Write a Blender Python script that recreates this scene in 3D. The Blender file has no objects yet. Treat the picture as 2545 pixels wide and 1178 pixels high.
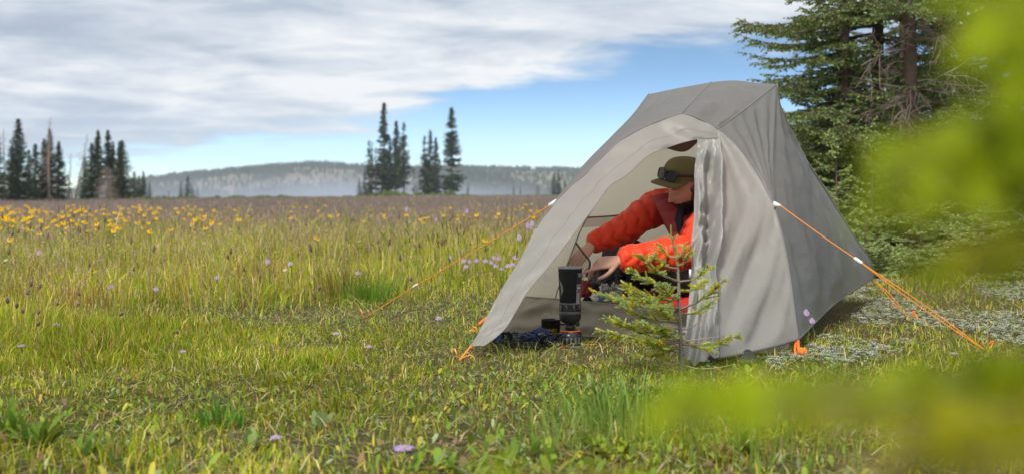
import bpy, math, random
import numpy as np
from mathutils import Vector, Matrix, noise as mnoise

random.seed(5)
rng = np.random.default_rng(7)
RAD = math.radians
SC = bpy.context.scene
COL = SC.collection

# ------------------------------------------------------------------ camera
FPX, CX, HY, CAMH = 3181.0, 1272.5, 440.0, 0.72      # focal length, centre, eye level (px of the 2545 px photo), eye height (m)
cam = bpy.data.cameras.new('camera')
camo = bpy.data.objects.new('camera', cam)
COL.objects.link(camo)
camo.location = (0, 0, CAMH)
camo.rotation_euler = (RAD(90), 0, 0)
cam.sensor_width = 36.0
cam.lens = FPX / 2545 * 36.0
cam.shift_y = -(589 - HY) / 2545
cam.clip_start = 0.05
cam.clip_end = 6000
cam.dof.use_dof = True
cam.dof.focus_distance = 5.5
cam.dof.aperture_fstop = 3.4
SC.camera = camo

# ------------------------------------------------------------------ light
SUN_EL, SUN_AZ = 50.0, -150.0          # azimuth from +Y towards +X; the sun stands behind the camera's left shoulder
sd = Vector((math.sin(RAD(SUN_AZ)) * math.cos(RAD(SUN_EL)), math.cos(RAD(SUN_AZ)) * math.cos(RAD(SUN_EL)), math.sin(RAD(SUN_EL))))
sl = bpy.data.lights.new('sun', 'SUN')
sl.energy = 3.3
sl.angle = RAD(14)
sl.color = (1.0, 0.95, 0.87)
so = bpy.data.objects.new('sun', sl)
COL.objects.link(so)
so.rotation_euler = sd.to_track_quat('Z', 'Y').to_euler()

SC.view_settings.view_transform = 'Standard'
SC.view_settings.look = 'None'
SC.view_settings.exposure = 0.38
SC.view_settings.gamma = 1.0
SC.cycles.use_denoising = True
SC.cycles.max_bounces = 10
SC.cycles.transparent_max_bounces = 16
SC.cycles.volume_bounces = 1

W = bpy.data.worlds.new('World')
SC.world = W
W.use_nodes = True


class NT:
    """small helper to write node trees"""
    def __init__(self, tree):
        self.t = tree
        tree.nodes.clear()

    def n(self, typ, **kw):
        nd = self.t.nodes.new(typ)
        for k, v in kw.items():
            setattr(nd, k, v)
        return nd

    def l(self, a, b):
        self.t.links.new(a, b)

    def val(self, sock, v):
        if isinstance(v, bpy.types.NodeSocket):
            self.l(v, sock)
        else:
            sock.default_value = v

    def m(self, op, a, b=0.0, c=0.0, clamp=False):
        nd = self.n('ShaderNodeMath', operation=op, use_clamp=clamp)
        self.val(nd.inputs[0], a); self.val(nd.inputs[1], b); self.val(nd.inputs[2], c)
        return nd.outputs[0]

    def mix(self, f, a, b, typ='MIX'):
        nd = self.n('ShaderNodeMix', data_type='RGBA', blend_type=typ)
        self.val(nd.inputs[0], f)
        for s, v in ((nd.inputs[6], a), (nd.inputs[7], b)):
            if isinstance(v, bpy.types.NodeSocket):
                self.l(v, s)
            else:
                s.default_value = (v[0], v[1], v[2], 1)
        return nd.outputs[2]

    def noise(self, vec, scale, detail=4, rough=0.55, dist=0.0):
        nd = self.n('ShaderNodeTexNoise')
        if vec is not None:
            self.l(vec, nd.inputs['Vector'])
        nd.inputs['Scale'].default_value = scale
        nd.inputs['Detail'].default_value = detail
        nd.inputs['Roughness'].default_value = rough
        nd.inputs['Distortion'].default_value = dist
        return nd.outputs['Fac']

    def ramp(self, fac, stops, interp='LINEAR'):
        nd = self.n('ShaderNodeValToRGB')
        cr = nd.color_ramp
        cr.interpolation = interp
        while len(cr.elements) < len(stops):
            cr.elements.new(0.5)
        for e, (p, c) in zip(cr.elements, stops):
            e.position = p
            e.color = (c, c, c, 1) if isinstance(c, (int, float)) else (c[0], c[1], c[2], 1)
        self.val(nd.inputs[0], fac)
        return nd.outputs[0]


def make_world():
    k = NT(W.node_tree)
    out = k.n('ShaderNodeOutputWorld')
    bg = k.n('ShaderNodeBackground')
    bg.inputs['Strength'].default_value = 0.1
    tc = k.n('ShaderNodeTexCoord').outputs['Generated']
    sx = k.n('ShaderNodeSeparateXYZ'); k.l(tc, sx.inputs[0])
    x, y, z = sx.outputs
    # clear sky: the elevation is stretched so that the blue comes down to the hills as it does in thin mountain air
    cb = k.n('ShaderNodeCombineXYZ'); k.l(x, cb.inputs[0]); k.l(y, cb.inputs[1]); k.l(k.m('ADD', k.m('MULTIPLY', z, 4.2), 0.02), cb.inputs[2])
    nm = k.n('ShaderNodeVectorMath', operation='NORMALIZE'); k.l(cb.outputs[0], nm.inputs[0])
    sky = k.n('ShaderNodeTexSky', sky_type='NISHITA')
    sky.sun_disc = False
    sky.sun_elevation = RAD(SUN_EL); sky.sun_rotation = RAD(SUN_AZ)
    sky.altitude = 2900; sky.air_density = 1.0; sky.dust_density = 0.6; sky.ozone_density = 1.0
    k.l(nm.outputs[0], sky.inputs[0])
    hs = k.n('ShaderNodeHueSaturation'); hs.inputs['Saturation'].default_value = 1.0; hs.inputs['Value'].default_value = SKY_VALUE
    k.l(sky.outputs[0], hs.inputs['Color'])
    clear = k.mix(1.0, hs.outputs[0], (0.96, 1.10, 1.0), 'MULTIPLY')
    # clouds: planar layer seen from below, plus a cover that grows upwards and to the left
    zz = k.m('ADD', k.m('ABSOLUTE', z), 0.10)
    cp = k.n('ShaderNodeCombineXYZ'); k.l(k.m('DIVIDE', x, zz), cp.inputs[0]); k.l(k.m('DIVIDE', y, zz), cp.inputs[1])
    plane = cp.outputs[0]
    n1 = k.noise(plane, 0.85, 8, 0.58, 0.4)
    n2 = k.noise(plane, 0.55, 5, 0.55, 0.2)
    n3 = k.noise(plane, 2.1, 7, 0.60, 0.5)
    hyp = k.m('SQRT', k.m('ADD', k.m('MULTIPLY', x, x), k.m('ADD', k.m('MULTIPLY', y, y), 1e-6)))
    s = k.m('DIVIDE', x, hyp)
    # lower edge of the cloud sheet against bearing
    edge = k.ramp(k.m('ADD', k.m('MULTIPLY', s, 0.5), 0.5), [(0.0, 0.0), (0.30, 0.010), (0.42, 0.030), (0.475, 0.052), (0.505, 0.075), (0.545, 0.096), (0.62, 0.104), (1.0, 0.11)])
    d = k.m('SUBTRACT', z, edge)
    d = k.m('ADD', d, k.m('MULTIPLY', k.m('SUBTRACT', n1, 0.5), 0.085))
    d = k.m('ADD', d, k.m('MULTIPLY', k.m('SUBTRACT', n3, 0.5), 0.045))
    cover = k.n('ShaderNodeMapRange', interpolation_type='SMOOTHSTEP')
    k.l(d, cover.inputs[0]); cover.inputs[1].default_value = -0.010; cover.inputs[2].default_value = 0.016
    # brightness of the cloud: white lit edges low down, greyer base higher up
    el = k.m('ADD', z, k.m('MULTIPLY', k.m('SUBTRACT', n2, 0.5), 0.07))
    lum = k.ramp(k.m('MULTIPLY', el, 5.0), [(0.0, 0.45), (0.16, 0.50), (0.25, 0.80), (0.34, 1.0), (0.44, 0.90), (0.56, 0.66), (0.8, 0.74), (1.0, 0.80)])
    lum = k.m('ADD', lum, k.m('MULTIPLY', k.m('SUBTRACT', n3, 0.5), 1.35))
    lum = k.m('ADD', lum, k.m('MULTIPLY', k.m('ADD', k.m('SUBTRACT', n1, 0.5), k.m('MULTIPLY', s, 0.28)), 1.5), clamp=True)
    ccol = k.ramp(lum, [(0.0, (2.8, 3.4, 4.6)), (0.45, (4.1, 4.6, 5.4)), (0.75, (5.8, 6.2, 6.7)), (1.0, (7.5, 7.6, 7.7))])
    tot = k.mix(k.m('MULTIPLY', cover.outputs[0], 0.96), clear, ccol)
    # pale band low over the hills
    hz = k.n('ShaderNodeMapRange', interpolation_type='SMOOTHSTEP')
    k.l(z, hz.inputs[0]); hz.inputs[1].default_value = 0.075; hz.inputs[2].default_value = -0.005
    tot = k.mix(k.m('MULTIPLY', hz.outputs[0], 0.42), tot, (6.3, 7.2, 8.2))
    k.l(tot, bg.inputs['Color'])
    k.l(bg.outputs[0], out.inputs['Surface'])


SKY_VALUE = 1.85
make_world()


# ------------------------------------------------------------------ helpers
def P(px, py, Y):
    """a point seen at pixel (px,py) of the photograph, Y metres ahead"""
    return np.array(((px - CX) / FPX * Y, Y, CAMH - (py - HY) / FPX * Y))


def PL(lst):
    return np.array([P(*a) for a in lst])


def ss(a, b, x):
    t = np.clip((np.asarray(x, dtype=float) - a) / (b - a), 0, 1)
    return t * t * (3 - 2 * t)


def softplus(x, k=1.0):
    return np.logaddexp(0, np.asarray(x, dtype=float) / k) * k


def vnoise(x, y, seed=0):
    """2-D value noise in 0..1"""
    x = np.asarray(x, dtype=float); y = np.asarray(y, dtype=float)
    xi = np.floor(x).astype(np.int64); yi = np.floor(y).astype(np.int64)
    xf = x - xi; yf = y - yi
    xf = xf * xf * (3 - 2 * xf); yf = yf * yf * (3 - 2 * yf)

    def h(a, b):
        n = (a * 374761393 + b * 668265263 + seed * 974634777) & 0x7fffffff
        n = ((n ^ (n >> 13)) * 1274126177) & 0x7fffffff
        n = n ^ (n >> 16)
        return (n & 0xffff) / 65535.0
    return (h(xi, yi) * (1 - xf) + h(xi + 1, yi) * xf) * (1 - yf) + (h(xi, yi + 1) * (1 - xf) + h(xi + 1, yi + 1) * xf) * yf


def fbm(x, y, seed=0, octv=4):
    s = 0; a = 0.5; t = 0
    for i in range(octv):
        s = s + a * vnoise(np.asarray(x) * 2 ** i + 17.3 * i, np.asarray(y) * 2 ** i - 9.1 * i, seed + i); t += a; a *= 0.5
    return s / t


def np_mesh(name, V, faces, cols=None, smooth=False, uvs=None):
    """faces: list of int arrays (M,3) and/or (M,4)"""
    if isinstance(faces, np.ndarray):
        faces = [faces]
    faces = [np.asarray(f, dtype=np.int32) for f in faces if len(f)]
    me = bpy.data.meshes.new(name)
    V = np.asarray(V, dtype=np.float32)
    me.vertices.add(len(V)); me.vertices.foreach_set('co', V.ravel())
    li = np.concatenate([f.ravel() for f in faces])
    tot = np.concatenate([np.full(len(f), f.shape[1], dtype=np.int32) for f in faces])
    st = np.concatenate(([0], np.cumsum(tot)[:-1])).astype(np.int32)
    me.loops.add(len(li)); me.loops.foreach_set('vertex_index', li)
    me.polygons.add(len(tot)); me.polygons.foreach_set('loop_start', st); me.polygons.foreach_set('loop_total', tot)
    if smooth:
        me.polygons.foreach_set('use_smooth', np.ones(len(tot), dtype=bool))
    if cols is not None:
        c = np.ones((len(V), 4), dtype=np.float32); c[:, :3] = cols
        at = me.color_attributes.new('col', 'FLOAT_COLOR', 'POINT'); at.data.foreach_set('color', c.ravel())
    me.update(calc_edges=True)
    return me


def tag(o, label=None, cat=None, group=None, kind=None):
    if label: o['label'] = label
    if cat: o['category'] = cat
    if group: o['group'] = group
    if kind: o['kind'] = kind
    return o


def empty(name, loc=(0, 0, 0), label=None, cat=None, group=None):
    o = bpy.data.objects.new(name, None)
    o.empty_display_size = 0.1
    COL.objects.link(o); o.location = loc
    return tag(o, label, cat, group)


def worg(o):
    v = np.zeros(3)
    while o is not None:
        v += np.array(o.location); o = o.parent
    return v


def obj(name, V, faces, mat, parent=None, smooth=True, cols=None, origin=None):
    """one mesh object from world-space vertices"""
    V = np.asarray(V, dtype=float)
    org = worg(parent) if parent is not None else (np.zeros(3) if origin is None else np.asarray(origin, dtype=float))
    me = np_mesh(name, V - org, faces, cols, smooth)
    for m in (mat if isinstance(mat, (list, tuple)) else [mat]):
        me.materials.append(m)
    o = bpy.data.objects.new(name, me); COL.objects.link(o)
    if parent is not None:
        o.parent = parent
    else:
        o.location = org
    return o


class MB:
    """collects pieces into one mesh"""
    def __init__(s):
        s.V = []; s.T = []; s.Q = []; s.C = []; s.n = 0

    def add(s, V, faces, col=None):
        V = np.asarray(V, dtype=float)
        if isinstance(faces, np.ndarray): faces = [faces]
        for f in faces:
            f = np.asarray(f, dtype=np.int64)
            if not len(f): continue
            (s.T if f.shape[1] == 3 else s.Q).append(f + s.n)
        s.V.append(V); s.n += len(V)
        if col is not None:
            c = np.asarray(col, dtype=float)
            s.C.append(np.broadcast_to(c, (len(V), 3)) if c.ndim == 1 else c)
        return s

    def faces(s):
        r = []
        if s.T: r.append(np.concatenate(s.T))
        if s.Q: r.append(np.concatenate(s.Q))
        return r

    def build(s, name, mat, parent=None, smooth=True, origin=None):
        return obj(name, np.concatenate(s.V), s.faces(), mat, parent, smooth, np.concatenate(s.C) if s.C else None, origin)


def grid_faces(m, n, wrap=False):
    i = np.arange(m - 1)[:, None]; j = np.arange(n if wrap else n - 1)[None, :]
    j2 = (j + 1) % n
    a = (i * n + j); b = (i * n + j2); c = ((i + 1) * n + j2); d = ((i + 1) * n + j)
    return np.stack([a + 0 * b, b + 0 * a, c + 0 * a, d + 0 * b], -1).reshape(-1, 4)


def curve(pts, n=32):
    """smooth curve through points, n samples evenly spaced"""
    p = np.asarray(pts, dtype=float)
    if len(p) == 2:
        t = np.linspace(0, 1, n)[:, None]
        return p[0] * (1 - t) + p[1] * t
    d = np.linalg.norm(np.diff(p, axis=0), axis=1) + 1e-9
    t = np.concatenate(([0], np.cumsum(d)))
    tan = np.zeros_like(p)
    tan[1:-1] = ((p[1:-1] - p[:-2]) / d[:-1, None] * d[1:, None] + (p[2:] - p[1:-1]) / d[1:, None] * d[:-1, None]) / (d[:-1] + d[1:])[:, None]
    tan[0] = (p[1] - p[0]) / d[0]; tan[-1] = (p[-1] - p[-2]) / d[-1]
    tt = np.linspace(0, t[-1], max(200, n * 6))
    k = np.clip(np.searchsorted(t, tt, 'right') - 1, 0, len(p) - 2)
    h = d[k]; u = (tt - t[k]) / h
    u = u[:, None]; h = h[:, None]
    q = (2 * u**3 - 3 * u**2 + 1) * p[k] + (u**3 - 2 * u**2 + u) * h * tan[k] + (-2 * u**3 + 3 * u**2) * p[k + 1] + (u**3 - u**2) * h * tan[k + 1]
    dd = np.concatenate(([0], np.cumsum(np.linalg.norm(np.diff(q, axis=0), axis=1))))
    s = np.linspace(0, dd[-1], n)
    return np.stack([np.interp(s, dd, q[:, c]) for c in range(3)], -1)


def coons(c0, c1, d0, d1):
    n = len(c0); m = len(d0)
    u = np.linspace(0, 1, n)[None, :, None]; v = np.linspace(0, 1, m)[:, None, None]
    S = (1 - v) * c0[None] + v * c1[None] + (1 - u) * d0[:, None] + u * d1[:, None]
    S -= (1 - u) * (1 - v) * c0[0] + u * (1 - v) * c0[-1] + (1 - u) * v * c1[0] + u * v * c1[-1]
    return S


def gnormals(S):
    du = np.gradient(S, axis=1); dv = np.gradient(S, axis=0)
    N = np.cross(du, dv)
    return N / (np.linalg.norm(N, axis=2, keepdims=True) + 1e-9)


def frames(p, up=None):
    p = np.asarray(p, dtype=float)
    t = np.gradient(p, axis=0); t /= np.linalg.norm(t, axis=1, keepdims=True) + 1e-12
    a = np.asarray(up if up is not None else ((0, 0, 1) if abs(t[0][2]) < 0.9 else (1, 0, 0)), dtype=float)
    N = []
    for k in range(len(p)):
        a = a - t[k] * np.dot(a, t[k]); a = a / (np.linalg.norm(a) + 1e-12)
        N.append(a)
    N = np.array(N)
    return t, N, np.cross(t, N)


def loft(path, rad, n=12, up=None, cap=True, round_ends=False):
    """tube along a path; rad is a number, a list, or a list of (r_up, r_side)"""
    p = np.asarray(path, dtype=float)
    r = np.asarray(rad, dtype=float)
    if r.ndim == 0: r = np.full(len(p), float(r))
    if r.ndim == 1: r = np.stack([r, r], -1)
    if round_ends:
        t0 = (p[0] - p[1]) / (np.linalg.norm(p[0] - p[1]) + 1e-12); t1 = (p[-1] - p[-2]) / (np.linalg.norm(p[-1] - p[-2]) + 1e-12)
        a = np.array([0.95, 0.75, 0.4]); ca = np.sqrt(1 - a**2)
        p = np.concatenate([p[0] + t0 * r[0].mean() * a[:, None], p, p[-1] + t1 * r[-1].mean() * a[::-1, None]])
        r = np.concatenate([r[0] * ca[:, None], r, r[-1] * ca[::-1, None]])
    t, N, B = frames(p, up)
    th = np.linspace(0, 2 * np.pi, n, endpoint=False)
    V = p[:, None] + r[:, 0, None, None] * np.cos(th)[None, :, None] * N[:, None] + r[:, 1, None, None] * np.sin(th)[None, :, None] * B[:, None]
    V = V.reshape(-1, 3)
    F = [grid_faces(len(p), n, True)]
    if cap:
        k = len(V); V = np.concatenate([V, p[:1], p[-1:]])
        j = np.arange(n); j2 = (j + 1) % n; b = (len(p) - 1) * n
        F.append(np.stack([j2, j, np.full(n, k)], -1)); F.append(np.stack([b + j, b + j2, np.full(n, k + 1)], -1))
    return V, F


def lathe(prof, c, n=32, axis=None):
    """profile of (r,z) turned about a vertical axis at c"""
    pr = np.asarray(prof, dtype=float)
    th = np.linspace(0, 2 * np.pi, n, endpoint=False)
    V = np.stack([pr[:, 0, None] * np.cos(th), pr[:, 0, None] * np.sin(th), np.repeat(pr[:, 1, None], n, 1)], -1).reshape(-1, 3) + np.asarray(c)
    return V, [grid_faces(len(pr), n, True)[:, ::-1]]


def box(c, s, rot=None, bev=0.0):
    """box with centre c, size s and chamfered edges"""
    s = np.asarray(s, dtype=float) / 2
    b = min(bev, s.min() * 0.9) if bev else 0.0
    import bmesh
    bm = bmesh.new(); bmesh.ops.create_cube(bm, size=2)
    for v in bm.verts: v.co = Vector((v.co.x * s[0], v.co.y * s[1], v.co.z * s[2]))
    if b: bmesh.ops.bevel(bm, geom=bm.edges[:], offset=b, segments=2, affect='EDGES')
    bmesh.ops.triangulate(bm, faces=bm.faces[:])
    bm.verts.index_update()
    V = np.array([v.co[:] for v in bm.verts]); T = np.array([[v.index for v in f.verts] for f in bm.faces]); bm.free()
    if rot is not None: V = V @ np.array(rot.to_matrix() if hasattr(rot, 'to_matrix') else rot).T
    return V + np.asarray(c), [T]


def text_mesh(body, size, align='CENTER'):
    cu = bpy.data.curves.new('lettering', 'FONT'); cu.body = body; cu.size = size; cu.align_x = align; cu.fill_mode = 'FRONT'; cu.resolution_u = 2
    o = bpy.data.objects.new('lettering', cu); COL.objects.link(o)
    dg = bpy.context.evaluated_depsgraph_get()
    me = bpy.data.meshes.new_from_object(o.evaluated_get(dg))
    me.calc_loop_triangles()
    V = np.array([v.co[:] for v in me.vertices]); T = np.array([t.vertices[:] for t in me.loop_triangles])
    bpy.data.objects.remove(o); bpy.data.curves.remove(cu); bpy.data.meshes.remove(me)
    return V, T


def remeshed(V, F, voxel, smooth_it=0, ratio=1.0):
    """union of overlapping closed shells as one continuous surface"""
    me = np_mesh('union', V, F)
    o = bpy.data.objects.new('union', me); COL.objects.link(o)
    md = o.modifiers.new('r', 'REMESH'); md.mode = 'VOXEL'; md.voxel_size = voxel
    if smooth_it:
        m2 = o.modifiers.new('s', 'SMOOTH'); m2.iterations = smooth_it; m2.factor = 0.5
    if ratio < 1:
        m3 = o.modifiers.new('d', 'DECIMATE'); m3.ratio = ratio
    dg = bpy.context.evaluated_depsgraph_get()
    r = bpy.data.meshes.new_from_object(o.evaluated_get(dg))
    n = len(r.vertices); co = np.empty(n * 3, dtype=np.float32); r.vertices.foreach_get('co', co)
    r.calc_loop_triangles()
    T = np.empty(len(r.loop_triangles) * 3, dtype=np.int32); r.loop_triangles.foreach_get('vertices', T)
    bpy.data.objects.remove(o); bpy.data.meshes.remove(me); bpy.data.meshes.remove(r)
    return co.reshape(-1, 3).astype(float), T.reshape(-1, 3)


# ------------------------------------------------------------------ materials
def mat_base(name):
    m = bpy.data.materials.new(name); m.use_nodes = True
    k = NT(m.node_tree)
    out = k.n('ShaderNodeOutputMaterial')
    return m, k, out


def mat(name, col, rough=0.6, spec=0.4, metal=0.0, var=0.15, vscale=20.0, bump=0.0, bscale=200.0, trans=0.0, sheen=0.0, coat=0.0):
    """Principled with a little colour variation, relief and optional light passing through (cloth, petals)"""
    m, k, out = mat_base(name)
    b = k.n('ShaderNodeBsdfPrincipled')
    tc = k.n('ShaderNodeTexCoord').outputs['Object']
    n = k.noise(tc, vscale, 5, 0.6)
    lo = [c * (1 - var) for c in col]; hi = [min(1, c * (1 + var)) for c in col]
    c = k.mix(n, lo, hi)
    k.l(c, b.inputs['Base Color'])
    b.inputs['Roughness'].default_value = rough; b.inputs['Specular IOR Level'].default_value = spec; b.inputs['Metallic'].default_value = metal
    b.inputs['Sheen Weight'].default_value = sheen; b.inputs['Coat Weight'].default_value = coat
    if bump:
        bp = k.n('ShaderNodeBump'); bp.inputs['Strength'].default_value = bump; bp.inputs['Distance'].default_value = 0.004
        k.l(k.noise(tc, bscale, 4, 0.6), bp.inputs['Height']); k.l(bp.outputs[0], b.inputs['Normal'])
    sh = b.outputs[0]
    if trans:
        t = k.n('ShaderNodeBsdfTranslucent'); k.l(c, t.inputs['Color'])
        mx = k.n('ShaderNodeMixShader'); mx.inputs[0].default_value = trans
        k.l(sh, mx.inputs[1]); k.l(t.outputs[0], mx.inputs[2]); sh = mx.outputs[0]
    k.l(sh, out.inputs['Surface'])
    return m


def mat_leaf(name, trans=0.35, rough=0.45, spec=0.35, gain=1.0):
    """vegetation coloured piece by piece through the attribute col"""
    m, k, out = mat_base(name)
    at = k.n('ShaderNodeAttribute', attribute_name='col').outputs['Color']
    if gain != 1.0:
        at = k.mix(1.0, at, (gain, gain, gain), 'MULTIPLY')
    b = k.n('ShaderNodeBsdfPrincipled'); k.l(at, b.inputs['Base Color'])
    b.inputs['Roughness'].default_value = rough; b.inputs['Specular IOR Level'].default_value = spec
    t = k.n('ShaderNodeBsdfTranslucent'); k.l(at, t.inputs['Color'])
    mx = k.n('ShaderNodeMixShader'); mx.inputs[0].default_value = trans
    k.l(b.outputs[0], mx.inputs[1]); k.l(t.outputs[0], mx.inputs[2])
    k.l(mx.outputs[0], out.inputs['Surface'])
    return m


def mat_fabric(name, col, trans=0.22, rough=0.42, spec=0.5, drops=0.25, tgain=1.7, bump=0.3, creases=0.28):
    """ripstop nylon: fine weave, crumple relief, beads of rain, a little light coming through"""
    m, k, out = mat_base(name)
    tc = k.n('ShaderNodeTexCoord').outputs['Object']
    b = k.n('ShaderNodeBsdfPrincipled')
    n = k.noise(tc, 6, 5, 0.6)
    c = k.mix(n, [v * 0.93 for v in col], [v * 1.06 for v in col])
    k.l(c, b.inputs['Base Color'])
    n2 = k.noise(tc, 26, 5, 0.62, 0.8)
    n4 = k.noise(tc, 9, 3, 0.5, 1.2)
    vo = k.n('ShaderNodeTexVoronoi'); k.l(tc, vo.inputs['Vector']); vo.inputs['Scale'].default_value = 160
    dr = k.ramp(vo.outputs['Distance'], [(0.0, 1.0), (0.25, 0.0)])
    cr = k.m('ABSOLUTE', k.m('SUBTRACT', k.noise(tc, 3.6, 3, 0.5, 1.5), 0.5))
    crease = k.ramp(cr, [(0.0, 1.0), (0.06, 0.3), (0.16, 0.0)])
    cr2 = k.m('ABSOLUTE', k.m('SUBTRACT', k.noise(tc, 8.5, 2, 0.5, 1.0), 0.48))
    crease = k.m('ADD', crease, k.m('MULTIPLY', k.ramp(cr2, [(0.0, 1.0), (0.05, 0.3), (0.14, 0.0)]), 0.6))
    n2 = k.m('ADD', n2, k.m('MULTIPLY', crease, creases))
    h = k.m('ADD', k.m('MULTIPLY', n2, 0.4), k.m('ADD', k.m('MULTIPLY', n4, 0.9), k.m('MULTIPLY', dr, drops)))
    bp = k.n('ShaderNodeBump'); bp.inputs['Strength'].default_value = bump; bp.inputs['Distance'].default_value = 0.012
    k.l(h, bp.inputs['Height']); k.l(bp.outputs[0], b.inputs['Normal'])
    b.inputs['Roughness'].default_value = rough
    b.inputs['Specular IOR Level'].default_value = spec
    t = k.n('ShaderNodeBsdfTranslucent'); t.inputs['Color'].default_value = (*[min(0.9, v * tgain) for v in col], 1)
    mx = k.n('ShaderNodeMixShader'); mx.inputs[0].default_value = trans
    k.l(b.outputs[0], mx.inputs[1]); k.l(t.outputs[0], mx.inputs[2])
    k.l(mx.outputs[0], out.inputs['Surface'])
    return m


def mat_mesh(name, col, cover=0.55):
    """insect netting: part of the light goes straight through the holes"""
    m, k, out = mat_base(name)
    b = k.n('ShaderNodeBsdfPrincipled'); b.inputs['Base Color'].default_value = (*col, 1); b.inputs['Roughness'].default_value = 0.8
    t = k.n('ShaderNodeBsdfTransparent')
    mx = k.n('ShaderNodeMixShader'); mx.inputs[0].default_value = cover
    k.l(t.outputs[0], mx.inputs[1]); k.l(b.outputs[0], mx.inputs[2]); k.l(mx.outputs[0], out.inputs['Surface'])
    return m


M = {}
M['leaf'] = mat_leaf('leaf', 0.40, 0.62, 0.12, 1.48)
M['needle'] = mat_leaf('needle', 0.25, 0.55, 0.2, 1.55)
M['far_needle'] = mat_leaf('far_needle', 0.12, 0.7, 0.15)
M['petal'] = mat_leaf('petal', 0.4, 0.6, 0.2)
M['bark'] = mat('bark', (0.16, 0.115, 0.085), 0.85, 0.2, var=0.5, vscale=30, bump=0.9, bscale=60)
M['spruce_bark'] = mat('spruce_bark', (0.12, 0.08, 0.062), 0.9, 0.15, var=0.6, vscale=22, bump=1.0, bscale=45)
M['dead_wood'] = mat('dead_wood', (0.30, 0.23, 0.19), 0.85, 0.2, var=0.35, vscale=8, bump=0.4, bscale=60)
M['twig'] = mat('twig', (0.22, 0.175, 0.145), 0.85, 0.2, var=0.35, vscale=30)
M['fly'] = mat_fabric('fly_fabric', (0.166, 0.165, 0.160), 0.36, 0.42, 0.45, 0.25, 3.4)
M['vest'] = mat_fabric('vestibule_fabric', (0.315, 0.307, 0.285), 0.38, 0.45, 0.4, 0.1, 2.0)
M['rear'] = mat_fabric('rear_brightening_fabric', (0.30, 0.29, 0.265), 0.58, 0.45, 0.4, 0.1, 2.6)  # fly cloth made paler and more translucent to brighten the tent inside
M['flap'] = mat_fabric('flap_fabric', (0.29, 0.285, 0.265), 0.2, 0.40, 0.5, 0.05)
M['inner'] = mat_fabric('inner_fabric', (0.80, 0.735, 0.63), 0.60, 0.6, 0.15, 0.0, 1.2, 0.15)
M['tub'] = mat_fabric('tub_fabric', (0.36, 0.33, 0.27), 0.1, 0.5, 0.35, 0.0)
M['seam'] = mat('seam_tape', (0.16, 0.16, 0.155), 0.6, 0.3)
M['mesh'] = mat_mesh('netting', (0.30, 0.20, 0.14), 0.5)
M['binding'] = mat('binding_tape', (0.06, 0.045, 0.035), 0.7, 0.3)
M['cord'] = mat('orange_cord', (0.85, 0.28, 0.02), 0.55, 0.35, var=0.2, vscale=300)
M['webbing'] = mat('orange_webbing', (0.85, 0.17, 0.02), 0.6, 0.3, var=0.2, vscale=80)
M['white_plastic'] = mat('white_plastic', (0.75, 0.74, 0.72), 0.35, 0.5, var=0.05)

# ================================================================== ground, far hills
def ground_z(x, Y):
    x = np.asarray(x, dtype=float); Y = np.asarray(Y, dtype=float)
    z = -0.0126 * softplus(Y - 12, 3.0) - 0.008 * softplus(-x - 6, 2.0) * ss(20, 60, Y)
    z = z - 0.07 * softplus(Y - 262, 10.0) * 1.0
    z = np.maximum(z, -24)
    z = z + (fbm(x * 0.9, Y * 0.9, 3) - 0.5) * 0.05 * ss(2.0, 3.0, np.abs(x - 0.8) + np.abs(Y - 6.0)) * (1 - ss(40, 80, Y))
    z = z + (fbm(x * 0.06, Y * 0.06, 9) - 0.5) * 0.35 * ss(14, 40, Y)
    return z


def make_ground():
    Ys = np.concatenate([-np.geomspace(400, 1, 24), np.linspace(-0.5, 12, 90), np.geomspace(12.3, 720, 110)])
    s = np.linspace(-1, 1, 121); s = np.sign(s) * np.abs(s) ** 1.5
    X = s[None, :] * (14 + np.abs(Ys)[:, None] * 1.3); YY = np.repeat(Ys[:, None], len(s), 1)
    Z = ground_z(X, YY)
    V = np.stack([X, YY, Z], -1).reshape(-1, 3)
    far = ss(10, 45, V[:, 1])[:, None]
    soil = np.array((0.105, 0.088, 0.046)); mead = np.array((0.19, 0.142, 0.115))
    n = fbm(V[:, 0] * 0.12, V[:, 1] * 0.06, 5)[:, None]
    mead = mead * (0.8 + 0.4 * n) + np.array((-0.03, 0.02, -0.02)) * ss(0.5, 0.75, n)
    C = soil * (1 - far) + mead * far
    m, k, out = mat_base('meadow_soil')
    at = k.n('ShaderNodeAttribute', attribute_name='col').outputs['Color']
    tc = k.n('ShaderNodeTexCoord').outputs['Object']
    n1 = k.noise(tc, 1.7, 5, 0.6); n2 = k.noise(tc, 55, 5, 0.7); n3 = k.noise(tc, 14, 4, 0.6)
    moss = k.ramp(k.m('ADD', n1, k.m('MULTIPLY', n3, 0.5)), [(0.68, 0.0), (0.86, 1.0)])
    c = k.mix(k.m('MULTIPLY', moss, 0.55), at, k.mix(0.6, at, (0.10, 0.115, 0.022)))
    c = k.mix(1.0, c, k.ramp(n2, [(0.25, 0.45), (0.75, 1.5)]), 'MULTIPLY')
    b = k.n('ShaderNodeBsdfPrincipled'); k.l(c, b.inputs['Base Color']); b.inputs['Roughness'].default_value = 0.95; b.inputs['Specular IOR Level'].default_value = 0.1
    bp = k.n('ShaderNodeBump'); bp.inputs['Strength'].default_value = 1.0; bp.inputs['Distance'].default_value = 0.02
    k.l(k.m('ADD', n2, n3), bp.inputs['Height']); k.l(bp.outputs[0], b.inputs['Normal'])
    k.l(b.outputs[0], out.inputs['Surface'])
    o = obj('ground', V, grid_faces(len(Ys), len(s)), m, cols=C)
    tag(o, kind='structure')


make_ground()

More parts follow.
